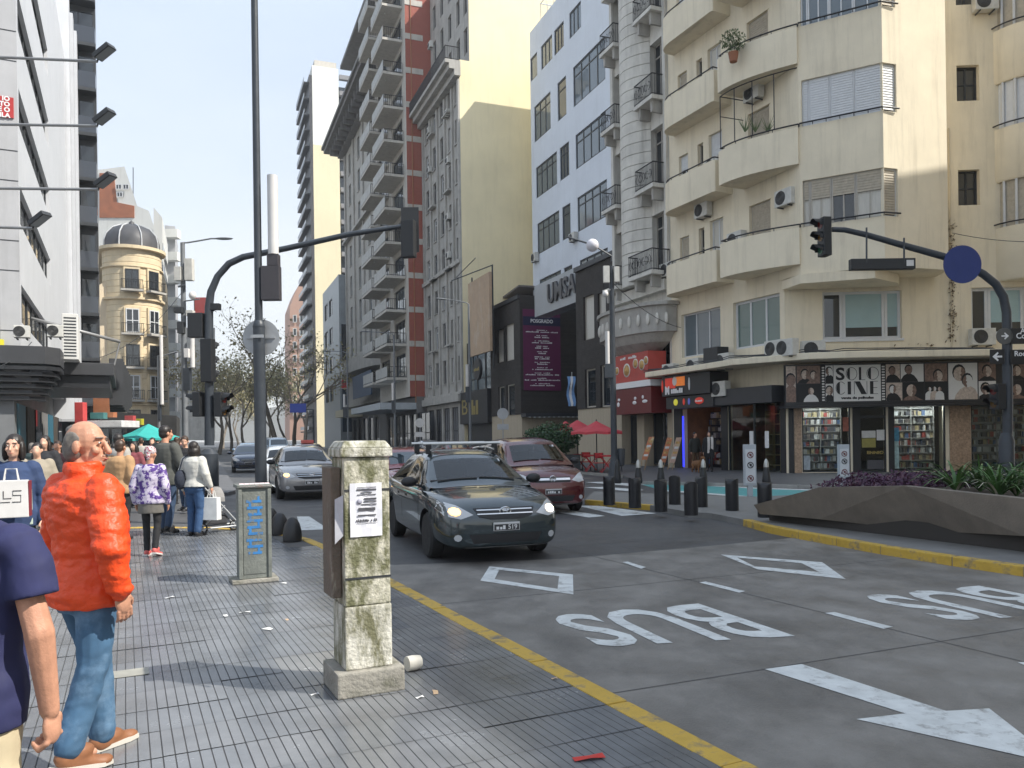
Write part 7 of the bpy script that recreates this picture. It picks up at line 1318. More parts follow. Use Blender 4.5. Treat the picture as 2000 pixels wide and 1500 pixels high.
        mb = MB(); mb.tube([(-.36+.16*math.cos(q*.4),y1_-.42+.05*math.sin(q*.4),zi+.02+.13*math.sin(q*.4)) for q in range(17)],.013,6,False); mb.build('steering_wheel', trim_m, t)
    # wheels
    for yy in (fy, ry):
        for sx_ in (-1, 1):
            xo = sx_*(hw-.02); xi = sx_*(hw-.22); lo, hi = min(xo, xi), max(xo, xi); mb = MB(); mb.lathe([(r*.62,lo),(r*.9,lo),(r,lo+.03),(r,hi-.03),(r*.9,hi),(r*.62,hi)], (0,yy,r), 28, 'x'); wh = mb.build('wheel', tyre_m, t)
            mb = MB(); xf = xo-sx_*.035; mb.lathe([(.001,xf-sx_*.03),(r*.62,xf-sx_*.03),(r*.62,xf-sx_*.05),(.001,xf-sx_*.05)], (0,yy,r), 24, 'x'); mb.build('wheel_well_disc', trim_m, wh)
            mb = MB()
            for k in range(5):
                an = 2*math.pi*k/5; dirv = Vector((0,math.cos(an),math.sin(an))); sd = Vector((0,-math.sin(an),math.cos(an))); cc = Vector((xf,yy,r)); mb.add([cc+sd*.045,cc+dirv*r*.62+sd*.03,cc+dirv*r*.62-sd*.03,cc-sd*.045],[(0,1,2,3)])
            mb.tube([(xf,yy+r*.61*math.cos(k*.3),r+r*.61*math.sin(k*.3)) for k in range(22)],.018,5,False); mb.lathe([(.001,xf),(.06,xf),(.06,xf+sx_*.012),(.001,xf+sx_*.012)], (0,yy,r), 12, 'x'); mb.build('rim', rim_m, wh, recalc=False)
    # surface patches
    def patch(nm, poly, m, view='front', off=.006, parent=t, grid_n=8):
        bm = bmesh.new(); bm.faces.new([bm.verts.new((p[0],0,p[1])) for p in poly]); xs2 = [p[0] for p in poly]; zs2 = [p[1] for p in poly]
        for k in range(1, grid_n):
            for ax, lo, hi in ((0,min(xs2),max(xs2)),(2,min(zs2),max(zs2))):
                no = Vector((1,0,0)) if ax == 0 else Vector((0,0,1)); co_ = no*(lo+(hi-lo)*k/grid_n); bmesh.ops.bisect_plane(bm, geom=bm.verts[:]+bm.edges[:]+bm.faces[:], plane_co=co_, plane_no=no)
        dv = {'front': Vector((0,-1,0)), 'rear': Vector((0,1,0)), 'left': Vector((1,0,0)), 'right': Vector((-1,0,0)), 'top': Vector((0,0,-1))}[view]
        for v in bm.verts:
            p = Vector((v.co.x, 0, v.co.z)) if view in ('front','rear') else Vector((0, v.co.x, v.co.z)) if view in ('left','right') else Vector((v.co.x, v.co.z, 0))
            h = bvh.ray_cast(p-dv*6, dv)[0]
            if h is None: h = bvh.find_nearest(p-dv*2.1)[0]
            v.co = h-dv*off
        bmesh.ops.recalc_face_normals(bm, faces=bm.faces); m2 = bpy.data.meshes.new(nm); bm.to_mesh(m2); bm.free(); m2.materials.append(m); m2.polygons.foreach_set('use_smooth', [True]*len(m2.polygons)); return link(nm, m2, parent)
    lo = T_['low']; zt_f = lo[-3][4]; k = hw/.88; hz = zt_f-.13
    for s in (-1, 1):
        hl = patch('headlight', [(s*.43*k,hz-.02),(s*.62*k,hz+.10),(s*.79*k,hz+.15),(s*.83*k,hz+.05),(s*.78*k,hz-.03),(s*.6*k,hz-.07)], lamp_g)
        if lit: patch('lamp', [(s*(.66+.075*math.cos(q*.785))*k,hz+.025+.05*math.sin(q*.785)) for q in range(8)], bulb_on if s > 0 or detail < 2 else bulb_w, off=.012, parent=hl, grid_n=3)
        if detail > 1: patch('fog_lamp', [(s*(.64+.05*math.cos(q*.785))*k,.36+.045*math.sin(q*.785)) for q in range(8)], lamp_g, grid_n=3)
        mb = MB(); my = st[2][0]+.42; mb.ell((s*(wbe+.13),my,belt+.09),(.12,.07,.075),12,8); mb.tube([(s*(wbe-.02),my,belt+.03),(s*(wbe+.08),my,belt+.06)],.02,6); mb.build('mirror', trim_m if detail > 1 else paint, t)
        vw = 'left' if s < 0 else 'right'
        if detail > 1:
            for y0_ in (st[2][0]+.62, st[4][0]-.03, st[7][0]+.12): patch('door_seam', [(y0_,.32),(y0_+.012,.32),(y0_+.012,belt-.03),(y0_,belt-.03)], trim_m, vw, .002, grid_n=4)
            for y0_ in (st[4][0]+.1, st[6][0]+.15): patch('door_handle', [(y0_,belt-.16),(y0_+.17,belt-.16),(y0_+.17,belt-.125),(y0_,belt-.125)], paint, vw, .02, grid_n=3)
        patch('tail_light', [(s*.5*k,.78),(s*.8*k,.8),(s*.78*k,.92),(s*.5*k,.9)], mat('tail_red', (.3,.01,.01), .2, 0), 'rear')
    if grille == 'bars':
        patch('grille', [(-.42*k,hz+.06),(.42*k,hz+.06),(.36*k,hz-.05),(.2*k,hz-.09),(-.2*k,hz-.09),(-.36*k,hz-.05)], trim_m)
        for dz in (.03,-.02): patch('grille_bar', [(-.38*k,hz+dz),(.38*k,hz+dz),(.38*k,hz+dz+.014),(-.38*k,hz+dz+.014)], chrome if detail > 1 else rim_m, off=.014, grid_n=6)
    else:
        patch('grille', [(-.42*k,hz+.05),(.42*k,hz+.05),(.4*k,hz-.06),(-.4*k,hz-.06)], trim_m); patch('grille_bar', [(-.4*k,hz-.015),(.4*k,hz-.015),(.4*k,hz+.03),(-.4*k,hz+.03)], chrome, off=.014, grid_n=6)
    patch('lower_intake', [(-.5*k,.40),(.5*k,.40),(.44*k,.28),(-.44*k,.28)], trim_m)
    if detail > 1: patch('bumper_lip', [(-.72*k,.235),(.72*k,.235),(.7*k,.215),(-.7*k,.215)], mat('bumper_grey', (.12,.12,.12), .6, .1), off=.01)
    yf = lo[-1][0]
    pl_ = MB(); pl_.box(-.18,.18,yf+.012,yf+.022,.435,.545); po = pl_.build('number_plate', plate_w, t, bevel=.004)
    pl_ = MB(); pl_.box(-.17,.17,yf+.0225,yf+.0245,.442,.52); pb0 = pl_.build('plate_field', plate_m, po, recalc=False)
    if plate:
        pl_ = MB()
        if plate != 'blur': vs, fs = text_geo(plate, .085, .001, .0005); pl_.add([(-.08-v.x, yf+.0255+v.z, .481+v.y) for v in vs], fs)
        for a, b, c, d in strokes(3 if plate != 'blur' else 6, .13 if plate != 'blur' else .28, .055, len(label), 1 if plate != 'blur' else 2): sh_ = .08 if plate != 'blur' else 0; pl_.box(a+sh_, b+sh_, yf+.025, yf+.026, .481+c, .481+d)
        pl_.build('plate_lettering', inkw, po, recalc=False)
    if badge:
        bz = hz+.015; by = (bvh.ray_cast(Vector((0,6,bz)), Vector((0,-1,0)))[0] or Vector((0,yf,bz))).y+.022; mb = MB()
        el = lambda rx, rz, cz=0: [(rx*math.cos(q*.3142), by, bz+cz+rz*math.sin(q*.3142)) for q in range(21)]
        if badge == 'ovals': mb.tube(el(.075,.052),.009,6,False); mb.tube(el(.026,.05),.007,6,False); mb.tube(el(.05,.022,.025),.007,6,False)
        else: mb.tube(el(.062,.062),.011,6,False); mb.tube([(-.06,by,bz-.012),(.005,by,bz+.012),(-.005,by,bz-.012),(.06,by,bz+.012)],.009,6)
        mb.build('badge', chrome, t, recalc=False)
    if detail > 1:
        for x0_, x1_ in ((-.55,-.02),(.02,.6)):
            mb = MB(); P = []
            for q in range(7):
                x = x0_+(x1_-x0_)*q/6; y = st[1][0]-.05-.02*q/6; h = cb_.ray_cast(Vector((x,y+.02,3)), Vector((0,0,-1)))[0]; P.append((h or Vector((x,y,belt+.05)))+Vector((0,.0,.012)))
            mb.tube(P,.01,5); mb.build('wiper', trim_m, t)
        h = cb_.ray_cast(Vector((0,st[2][0]+.05,3)), Vector((0,0,-1)))[0]; mb = MB(); mb.box(-.1,.1,h.y,h.y+.04,h.z-.1,h.z-.04); mb.build('rear_view_mirror', trim_m, t, recalc=False)
        h = cb_.ray_cast(Vector((-.5,st[2][0]+.12,3)), Vector((0,0,-1)))[0]; mb = MB(); mb.add([h+Vector((0,0,.006)),h+Vector((.1,0,.006)),h+Vector((.1,.08,-.035)),h+Vector((0,.08,-.035))],[(0,1,2,3)]); mb.build('windscreen_sticker', plate_w, t, recalc=False)
    if rack:
        for s in (-1, 1):
            P = [(s*.5, y, (cb_.ray_cast(Vector((s*.5,y,3)), Vector((0,0,-1)))[0] or Vector((0,0,1.45))).z+.07) for y in (.15,-.25,-.65,-1.0)]; mb = MB(); mb.tube(P,.018,6); mb.build('roof_rail', chrome, t)
        for y in (.1,-.75): z = 1.56; mb = MB(); mb.tube([(-.62,y,z),(.62,y,z)],.024,8); mb.build('roof_bar', mat('roof_bar_alu', (.6,.6,.58), .35, .05, metal=.6), t); 
        for y in (.1,-.75):
            for s in (-1, 1): mb = MB(); mb.box(s*.53-.04,s*.53+.04,y-.035,y+.035,1.4,1.55); mb.build('bar_foot', trim_m, t, bevel=.01)
    if taxi: mb = MB(); mb.box(-.28,.28,-.3,-.12,st[4][2]+.01,st[4][2]+.16); mb.build('roof_sign', mat('taxi_sign', (.6,.12,.1), .5, .1), t, bevel=.02)
    return t
def on_road(x, y): return Vector((x, y, ZR))
hd = Vector((.322,-.947,0)).normalized()
fa = Vector((-.40,11.25,0)); make_car('dark green sedan with roof bars and lit headlights turning past the pillar', 'car', 'sedan', (.018,.032,.038), on_road(*(fa-hd*1.3).xy), hd, rack=True, plate='519', badge='ovals')
h2 = Vector((.26,-.966,0)).normalized(); make_car('dark red compact van close behind the green sedan', 'car', 'mpv', (.10,.012,.016), on_road(*(Vector((.78,16.9,0))-h2*1.75).xy), h2, lit=False, plate='blur', badge='bolt', grille='wide')
make_car('red hatchback hidden between pillar and green sedan', 'car', 'hatch', (.22,.03,.035), on_road(-2.75,20.3), Vector((.36,-.93,0)), lit=False, detail=1, plate=None)
h3 = Vector((.36,-.93,0)).normalized(); make_car('silver sedan with one lit headlight left of the pillar', 'car', 'sedan', (.30,.29,.285), on_road(*(Vector((-5.5,21.7,0))-h3*2.1).xy), h3, badge='bolt', plate='blur')
make_car('white hatchback partly behind the tall pole', 'car', 'hatch', (.62,.63,.64), on_road(-8.35,29), Vector((.3,-.95,0)), lit=False, plate='blur')
make_car('taxi with roof sign behind the white hatchback', 'taxi', 'sedan', (.05,.05,.05), on_road(-9.4,36.5), Vector((.33,-.94,0)), lit=False, detail=1, taxi=True)
make_car('dark navy sedan ahead of the signal mast', 'car', 'hatch', (.02,.035,.075), on_road(-14.0,42), Vector((.33,-.94,0)), detail=1, lit=False)
make_car('light blue sedan behind the navy car', 'car', 'sedan', (.2,.3,.42), on_road(-18.3,55), Vector((.36,-.93,0)), detail=1, lit=False)
make_car('grey off road wagon beside the light blue sedan', 'car', 'van', (.2,.2,.2), on_road(-20.2,66), Vector((.36,-.93,0)), detail=1, lit=False)
make_car('pale blue white van far down the avenue', 'van', 'van', (.5,.58,.63), on_road(-19.2,65), Vector((.36,-.93,0)), detail=1, lit=False, name='delivery_van')
make_car('grey car parked at the far right kerb', 'car', 'sedan', (.25,.26,.27), on_road(-6.5,62), Vector((.36,-.93,0)), detail=1, lit=False)
make_car('maroon car behind the dark red compact van', 'car', 'hatch', (.16,.03,.03), on_road(-3.4,47), Vector((.36,-.93,0)), detail=1, lit=False)
# ------------------------------------------------------------------ avenue trees: mostly bare planes with sparse tan-green leaf
bark = mat('bark', (.2,.17,.135), .9, .25, 4); lfa = mat('leaf_tan', (.42,.36,.2), .8, .3, 3); lfb = mat('leaf_olive', (.3,.29,.15), .8, .3, 3)
def tree_meshes(seed, H, spread, leaves):
    rr = random.Random(seed); br = MB(); br.smooth = True; lf = MB(); tips = []
    def grow(p, d, L_, r, lev):
        n = 3; pts = [p]; q = p.copy(); dd = d.copy()
        for i in range(n): dd = (dd+Vector((rr.gauss(0,.12),rr.gauss(0,.12),rr.gauss(.05,.06)))).normalized(); q = q+dd*L_/n; pts.append(q.copy())
        br.tube(pts, [r*(1-.45*i/n) for i in range(n+1)], 6 if lev < 2 else 4, False)
        if lev >= 4: tips.append(q); return
        for k in range(rr.randint(2,3)+(1 if lev == 1 else 0)):
            a = rr.uniform(0,6.28); s = rr.uniform(.35,.8); u = dd.orthogonal().normalized(); v = dd.cross(u); nd = (dd+(u*math.cos(a)+v*math.sin(a))*s*spread).normalized(); grow(pts[-1] if k else pts[-2], nd, L_*rr.uniform(.62,.82), r*.55, lev+1)
        if lev >= 2: tips.append(q)
    grow(Vector((0,0,0)), Vector((0,0,1)), H*.34, H*.018, 0)
    for tp in tips:
        for k in range(leaves):
            c = tp+Vector((rr.gauss(0,.75),rr.gauss(0,.75),rr.gauss(0,.7))); u = Vector((rr.gauss(0,1),rr.gauss(0,1),rr.gauss(0,1))).normalized()*rr.uniform(.09,.2); v = u.orthogonal().normalized()*u.length*.7; lf.m = rr.randint(0,1); lf.quad(c-u,c-v,c+u,c+v)
        e = tp
        for k in range(3): br.tube([e, e+Vector((rr.gauss(0,.5),rr.gauss(0,.5),rr.gauss(.35,.3)))], [.018,.006], 3, False)
    return br, lf
protos = []
for sd, H, sp_, lv in ((1,15,1.0,22),(2,17,.85,9),(5,14,1.1,36)):
    br, lf = tree_meshes(sd, H, sp_, lv); t = thing('street_tree', 'x', 'tree', (0,0,-500), world=False); br.build('trunk', bark, t, recalc=False); lf.build('crown', [lfa, lfb], t, recalc=False); protos.append(t)
used = set()
for i, (px, Y, k, s, lb) in enumerate(((428,92,0,.82,'tan leaved tree just right of the signal mast'),(452,112,2,.95,'leafy tan tree over the blue car'),(478,135,0,1.0,'sparse tan tree behind the tall pole, left'),(545,92,1,1.02,'tall nearly bare tree right of the round sign'),(575,108,1,.95,'bare twiggy tree before the pink block'),(560,130,2,1.0,'denser tree between bare ones, right of the pole'),(592,84,1,.72,'small bare tree at the foot of the tall tower'),(500,160,2,1.1,'distant tree closing the avenue behind the tall pole'),(435,150,2,1.1,'distant tan tree at left of the avenue end'),(466,190,2,1.1,'furthest tree at the end of the avenue'),(525,185,0,1.2,'far tree right of the avenue end'))):
    p = at(px,860,Y); o = protos[k] if k not in used else copytree(protos[k]); used.add(k); o.location = (p.x,Y,0); o.rotation_euler = (0,0,i*1.3); s *= 1.08; o.scale = (s,s,s); tag(o, lb, 'tree', 'plane trees along the avenue')
# ------------------------------------------------------------------ people
def capsule(mb, p0, p1, r0, r1, n=10):
    p0, p1 = Vector(p0), Vector(p1); d = (p1-p0).normalized(); u = d.orthogonal().normalized(); v = d.cross(u); rings = []
    for (c, r, s, angs) in ((p0, r0, -1, (80,55,30,0)), (p1, r1, 1, (0,30,55,80))):
        for a in angs: rr, h = r*math.cos(R(a)), r*math.sin(R(a))*s; rings.append([c+d*h+(u*math.cos(2*math.pi*k/n)+v*math.sin(2*math.pi*k/n))*rr for k in range(n)])
    mb.loft(rings)
def eloft(mb, secs, n=16):                     # (z, cx, cy, rx, ry)
    mb.loft([[Vector((cx+rx*math.cos(2*math.pi*k/n), cy+ry*math.sin(2*math.pi*k/n), z)) for k in range(n)] for z, cx, cy, rx, ry in secs])
def fin(name, mb, vox, m, parent, smooth=3, disp=None):
    me = remesh(mb, vox, smooth, name)
    if disp:
        cs = [v.co.copy() for v in me.vertices]; ns = [v.normal.copy() for v in me.vertices]
        for v, c, n_ in zip(me.vertices, cs, ns): v.co = c+n_*disp(c, n_)
    me.materials.append(m); return link(name, me, parent)
SK = {'tan': mat('skin_tan', (.5,.255,.165), .5, .14, 22, .12, 190, spec=.4), 'fair': mat('skin_fair', (.58,.34,.24), .55, .10, 14, spec=.4)}
HAIR = {'dark': mat('hair_dark', (.018,.013,.011), .55, .25, 30, sp=(1,1,.3)), 'grey': mat('hair_grey', (.15,.135,.12), .7, .3, 60), 'brown': mat('hair_brown', (.05,.027,.016), .55, .25, 30, sp=(1,1,.3))}
def cloth(nm, c, rough=.85, var=.12, **k): return mat('cloth_'+nm, c, rough, var, 7, .12, 420, **k)
def person(label, pos, face, H=1.70, girth=1.0, skin='tan', stride=.0, top=None, sleeve='long', hem=.86, bottom=None, shoe=None, hair=('short','dark'), yaw=0, arms=None, vox=.017, thick=.022, fingers=False, fist=False, puff=0, leg_w=1.0, female=False, beard=False, skirt=None, features=False, pitch=0, collar=0, step=1, lift=True):
    k = H/1.72; g = girth; t = thing('person', label, 'person', pos, math.atan2(face[1], face[0])-math.pi/2, 'pedestrians', world=False)
    sh = (.185 if female else .205)*k*(.85+.15*g); sk = SK[skin]
    z = dict(an=.085*k, kn=.48*k, hip=.90*k, cr=.80*k, wa=1.04*k, ch=1.27*k, sh=1.405*k, nk=1.45*k, hd=1.602*k)
    # joints
    legs = []
    for s in (-1, 1):
        f = stride*(1 if s*step < 0 else -1)            # step=1: left leg ahead
        hip = Vector((s*.085*k*(.9+.1*g), 0, z['hip'])); an = Vector((s*.09*k, f, z['an']+(.05 if f < -.05 and lift else 0))); kn = (hip+an)/2+Vector((s*.012, .03*k+abs(f)*.10, .01)); legs.append((s, hip, kn, an, f))
    arms = arms or {}; A = []
    for s in (-1, 1):
        S = Vector((s*sh, -.01*k, z['sh']-.03*k)); e, w_ = arms.get(s, ((s*.055,-.04,-.285), (s*.005,.09,-.245))); E = S+Vector(e)*k; Wr = E+Vector(w_)*k; A.append((s, S, E, Wr))
    hr = Matrix.Rotation(R(yaw), 3, 'Z') @ Matrix.Rotation(R(pitch), 3, 'X'); hc = Vector((0, .015*k, z['hd'])); HP = lambda x, y, zz: hc+hr @ (Vector((x, y, zz))*k*1.06)
    def torso(mb, d, z0, belly=0):
        secs = [(1.455,.055+d*.3,.055+d*.4,-.015),(1.42,.13+d,.078+d,-.015),(1.36,.178*g+d*.8,.105*g+d,-.01),(1.25,.176*g+d,.122*g+d,.0+belly*.3),(1.13,.160*g+d,.118*g+d,.005+belly*.7),(1.03,.152*g+d,.115*g+d,.005+belly),(.94,.168*g+d,.122*g+d,-.002+belly*.5),(.86,.172*g+d,.12*g+d,-.005),(.78,.165*g+d,.11*g+d,-.005)]
        if female: secs = [(a, b*(.92 if a > 1.1 else .93 if a > 1.0 else 1.06), c*(1 if a > 1.1 else 1.0), e) for a, b, c, e in secs]
        out = [(a*k, 0, e*k, b*k, c*k) for a, b, c, e in secs if a >= z0-.001]
        last = [s_ for s_ in secs if s_[0] < z0][:1]; last = last or [secs[-1]]; out.append((z0*k, 0, last[0][3]*k, last[0][1]*k, last[0][2]*k))
        out = [o for i, o in enumerate(out) if i == 0 or out[i-1][0]-o[0] > .004]; eloft(mb, out[::-1])
    # body: one continuous skin
    bs = .78 if sleeve == 'long' else .82; mb = MB(); torso(mb, -.03, .80); capsule(mb, (0,-.012*k,1.42*k), HP(0,-.02,-.07), .058*k*(.9+.1*g), .054*k*(.9+.1*g)); mb.ell(HP(0,-.012,.025), (.077*k,.096*k,.098*k), 14, 10, hr); mb.ell(HP(0,.022,-.05), (.056*k,.066*k,.068*k), 12, 8, hr)
    mb.ell(HP(0,.062,-.085), (.026*k,.022*k,.02*k), 8, 6, hr); capsule(mb, HP(0,.082,.015), HP(0,.104,-.03), .011*k, .016*k, 8)
    for s in (-1, 1): mb.ell(HP(s*.079,-.012,-.008), (.014*k,.021*k,.034*k), 8, 6, hr); mb.ell(HP(s*.04,.062,-.025), (.022*k,.02*k,.022*k), 8, 6, hr)
    mb.ell(HP(0,.068,.036), (.055*k,.016*k,.012*k), 10, 6, hr); mb.ell(HP(0,.083,-.057), (.024*k,.012*k,.008*k), 8, 6, hr); mb.ell(HP(0,.08,-.07), (.02*k,.012*k,.008*k), 8, 6, hr)
    for s, S, E, Wr in A:
        capsule(mb, S-Vector((s*.025*k,0,.02*k)), E, .044*k*bs, .042*k*(bs if sleeve == 'long' else 1)); capsule(mb, E, Wr, .043*k*(bs if sleeve == 'long' else 1), .029*k); d = (Wr-E).normalized(); fw = Vector((0,1,0))-d*d.y; fw = fw.normalized() if fw.length > .1 else Vector((0,0,1)); sd = d.cross(fw).normalized()
        hrot = Matrix((sd, fw, d)).transposed(); pc = Wr+d*.055*k; mb.ell(pc, (.019*k,.041*k,.055*k), 10, 8, hrot)
        for q, (off, ln) in enumerate(((-.033,.062),(-.011,.074),(.0115,.078),(.034,.070))):
            b0 = pc+d*.036*k+fw*off*k; inn = -sd*s if False else (sd if (sd.x*s) < 0 else -sd)
            if fist: p1 = b0+(d*.022+inn*.028)*k; p2 = p1+(-d*.022+inn*.012)*k; capsule(mb, b0, p1, .0102*k, .0102*k, 8); capsule(mb, p1, p2, .010*k, .0098*k, 8)
            else: p1 = b0+(d*.6+inn*.16)*ln*k; p2 = p1+(d*.28+inn*.32)*ln*k; capsule(mb, b0, p1, .0095*k, .009*k, 8); capsule(mb, p1, p2, .009*k, .0075*k, 8)
        inn = sd if (sd.x*s) < 0 else -sd; tb = pc-d*.02*k+fw*.036*k; tm_ = tb+(fw*.018+d*.028+inn*.012)*k; capsule(mb, tb, tm_, .013*k, .0115*k, 8); capsule(mb, tm_, tm_+(d*.026+inn*(.02 if fist else .008)-fw*(.012 if fist else 0))*k, .011*k, .009*k, 8)
    for s, hip, kn, an, f in legs: capsule(mb, hip, kn, .078*k, .05*k); capsule(mb, kn, an, .05*k, .036*k); capsule(mb, an, an+Vector((s*.01,.10*k,-.05*k)), .033*k, .022*k)
    fin('body', mb, vox if not fingers else min(vox, .0048), sk, t, 1 if fingers else 2)
    # trousers
    bm_ = bottom or cloth('denim', (.045,.085,.15))
    mb = MB(); eloft(mb, [(zz*k, 0, -.004*k, rx*g*k*(1.05 if female else 1), ry*g*k) for zz, rx, ry in ((.77,.12,.10),(.84,.172,.122),(.89,.168,.120),(.94,.14,.10))])
    for s, hip, kn, an, f in legs: lw = leg_w*(.88+.12*g); capsule(mb, hip-Vector((0,0,.02)), kn, .096*k*lw, .068*k*lw, 12); capsule(mb, kn, an+Vector((0,-.012,.015*k)), .066*k*lw, .060*k*lw, 12)
    wr = lambda c, n_: .0045*mnoise.noise(Vector((c.x*9+c.z*9,c.y*9-c.z*4,c.z*13)))+.002*mnoise.noise(Vector((c.x*22-c.z*20,c.y*22,c.z*30)))*(1.8 if abs(c.z-.46*k) < .12 or c.z < .2 else 1)
    fin('trousers', mb, max(.009, vox*.9), bm_, t, 3, wr)
    if skirt: mb = MB(); eloft(mb, [(.68*k,0,0,.2*k*g,.15*k*g),(.85*k,0,0,.19*k*g,.145*k*g),(1.0*k,0,0,.165*k*g,.13*k*g)]); fin('skirt', mb, .014, skirt, t, 2, wr)
    # shoes
    sm = shoe or cloth('shoe_dark', (.02,.02,.022), .5)
    for s, hip, kn, an, f in legs:
        zl = an.z-z['an']; mb = MB(); a0 = an+Vector((0,-.03*k,-.035*k)); mb.ell(a0, (.044*k,.056*k,.05*k), 10, 8); mb.ell(an+Vector((s*.006*k,.04*k,-.03*k)), (.043*k,.075*k,.042*k), 10, 8); capsule(mb, an+Vector((0,-.03*k,-.052*k)), an+Vector((s*.014*k,.13*k,-.06*k-zl*.9)), .04*k, .034*k); mb.ell(an+Vector((s*.016*k,.145*k,-.062*k-zl*.9)), (.043*k,.06*k,.03*k), 10, 8)
        o = fin('shoe', mb, .011, sm if not isinstance(sm, tuple) else sm[0], t, 2)
        mb = MB(); zs_ = z['an']-.085*k+zl*.0; P = [(-.036,-.10),(.036,-.10),(.044,.05),(.046,.13),(.03,.19),(-.03,.19),(-.046,.13),(-.044,.05)]
        mb.add([(an.x+s*.012*k+a*k, an.y+b*k, max(.002, zl*(1-(b+.1)/.26)+.002)) for a, b in P]+[(an.x+s*.012*k+a*k, an.y+b*k, max(.002, zl*(1-(b+.1)/.26))+.022) for a, b in P], [tuple(range(7,-1,-1)), tuple(range(8,16))]+[(i,(i+1)%8,8+(i+1)%8,8+i) for i in range(8)]); mb.build('sole', sm[1] if isinstance(sm, tuple) else trim_m, o)
    # top garment
    tm2 = top or cloth('coat_black', (.02,.02,.024)); ga = min(g, 1.1); mb = MB(); torso(mb, thick/k, hem, .035*max(0, g-1)/.2)
    for s, S, E, Wr in A:
        if sleeve != 'long': mb.ell(S+Vector((-s*.03*k,0,-.012*k)), (.068*k,.078*k,.066*k), 12, 8); mb.tube([S+Vector((-s*.02*k,0,.02*k)), S.lerp(E,.3), S.lerp(E,.62)], [.055*k,.070*k,.074*k], 16); continue
        capsule(mb, S+Vector((-s*.03*k,0,.0)), E if sleeve == 'long' else S.lerp(E, .72), (.060*ga+thick*.8)*k, (.050*ga+thick*.8)*k if sleeve == 'long' else (.054*ga+thick)*k, 14)
        if sleeve == 'long': capsule(mb, E, Wr-(Wr-E).normalized()*.01, (.050*ga+thick*.75)*k, (.036*ga+thick*.5)*k, 14)
    if collar: eloft(mb, [(1.40*k,0,-.012*k,.1*k,.095*k),(1.45*k,0,-.008*k,.092*k,.09*k),((1.45+collar)*k,0,.002*k,.088*k,.092*k)])
    dsp = wr
    if puff:
        rowh = .105*k
        def dsp(c, n_):
            nz = mnoise.noise(Vector((c.x*7+c.z*9,c.y*7,c.z*24)))*.011+mnoise.noise(Vector((c.x*19-c.z*12,c.y*19,c.z*40)))*.005; b = abs(math.sin(math.pi*(c.z+.25*abs(c.x)+.02*mnoise.noise(c*9))/rowh))**.4-.75
            return puff*b*(1 if c.z < 1.40*k else .3)+nz
    fin('jacket' if sleeve == 'long' else 'shirt', mb, max(.0085, vox*.85), tm2, t, 3, dsp)
    # hair
    hs, hcx = hair; hm = HAIR.get(hcx, hcx) if isinstance(hcx, str) else hcx; mb = MB()
    if hs in ('short','bob','long'): mb.ell(HP(0,-.022,.036), (.086*k,.100*k,.099*k), 14, 10, hr); mb.ell(HP(0,-.05,-.01), (.078*k,.065*k,.075*k), 12, 8, hr)
    if hs == 'bob': mb.ell(HP(0,-.045,-.06), (.098*k,.078*k,.10*k), 12, 8, hr); [mb.ell(HP(s*.078,.0,-.045), (.026*k,.055*k,.10*k), 10, 8, hr) for s in (-1,1)]
    if hs == 'long': mb.ell(HP(0,-.06,-.12), (.10*k,.065*k,.17*k), 12, 8, hr); [mb.ell(HP(s*.078,-.01,-.08), (.026*k,.05*k,.13*k), 10, 8, hr) for s in (-1,1)]
    if hs == 'balding': mb.ell(HP(0,-.046,-.012), (.0835*k,.068*k,.088*k), 14, 10, hr); [mb.ell(HP(s*.066,-.038,.022), (.013*k,.045*k,.05*k), 10, 8, hr) for s in (-1,1)]; mb.ell(HP(0,-.05,.075), (.05*k,.05*k,.03*k), 10, 8, hr)
    if hs == 'cap': mb.ell(HP(0,-.012,.05), (.088*k,.106*k,.088*k), 14, 10, hr); mb.ell(HP(0,-.1,-.03), (.035*k,.03*k,.06*k), 10, 8, hr)
    if mb.v: fin('hair' if hs != 'cap' else 'head_scarf', mb, max(.007, vox*.7), hm, t, 2, lambda c, n_: .003*mnoise.noise(Vector((c.x*40,c.y*40,c.z*25))))
    if features:
        for s in (-1, 1):
            mb = MB(); mb.ell(HP(s*.033,.078,.012), (.012*k,.006*k,.006*k), 10, 6, hr); e = mb.build('eye', mat('eye_white', (.6,.56,.52), .3, 0), t, recalc=False); mb = MB(); mb.ell(HP(s*.034,.0825,.012), (.006*k,.004*k,.006*k), 8, 6, hr); mb.build('iris', trim_m, e, recalc=False)
            mb = MB(); capsule(mb, HP(s*.018,.083,.036), HP(s*.05,.070,.036), .0045*k, .0035*k, 6); mb.build('eyebrow', HAIR['grey'] if hs == 'balding' else hm, t, recalc=False)
        mb = MB(); mb.ell(HP(0,.0935,-.064), (.021*k,.005*k,.0045*k), 8, 6, hr); mb.build('lips', mat('lip', (.38,.13,.10), .5, 0), t, recalc=False)
        if beard: mb = MB(); mb.ell(HP(0,.056,-.082), (.032*k,.035*k,.024*k), 10, 8, hr); mb.ell(HP(0,.085,-.05), (.026*k,.011*k,.008*k), 10, 6, hr); fin('stubble', mb, .006, mat('stubble', (.30,.19,.14), .7, .2, 60), t, 2)
    return t
def ground_dir(a): return (math.sin(R(a)), math.cos(R(a)), 0)            # 0 = walking away from the camera, + to the right
jeans = cloth('jeans', (.05,.115,.20), .85, .2, blotch=((.13,.22,.33), 5, .52, .72)); jeans2 = cloth('jeans_dark', (.03,.055,.105)); orange = mat('nylon_orange', (.74,.068,.012), .5, .1, 6, .55, 26, spec=.4)
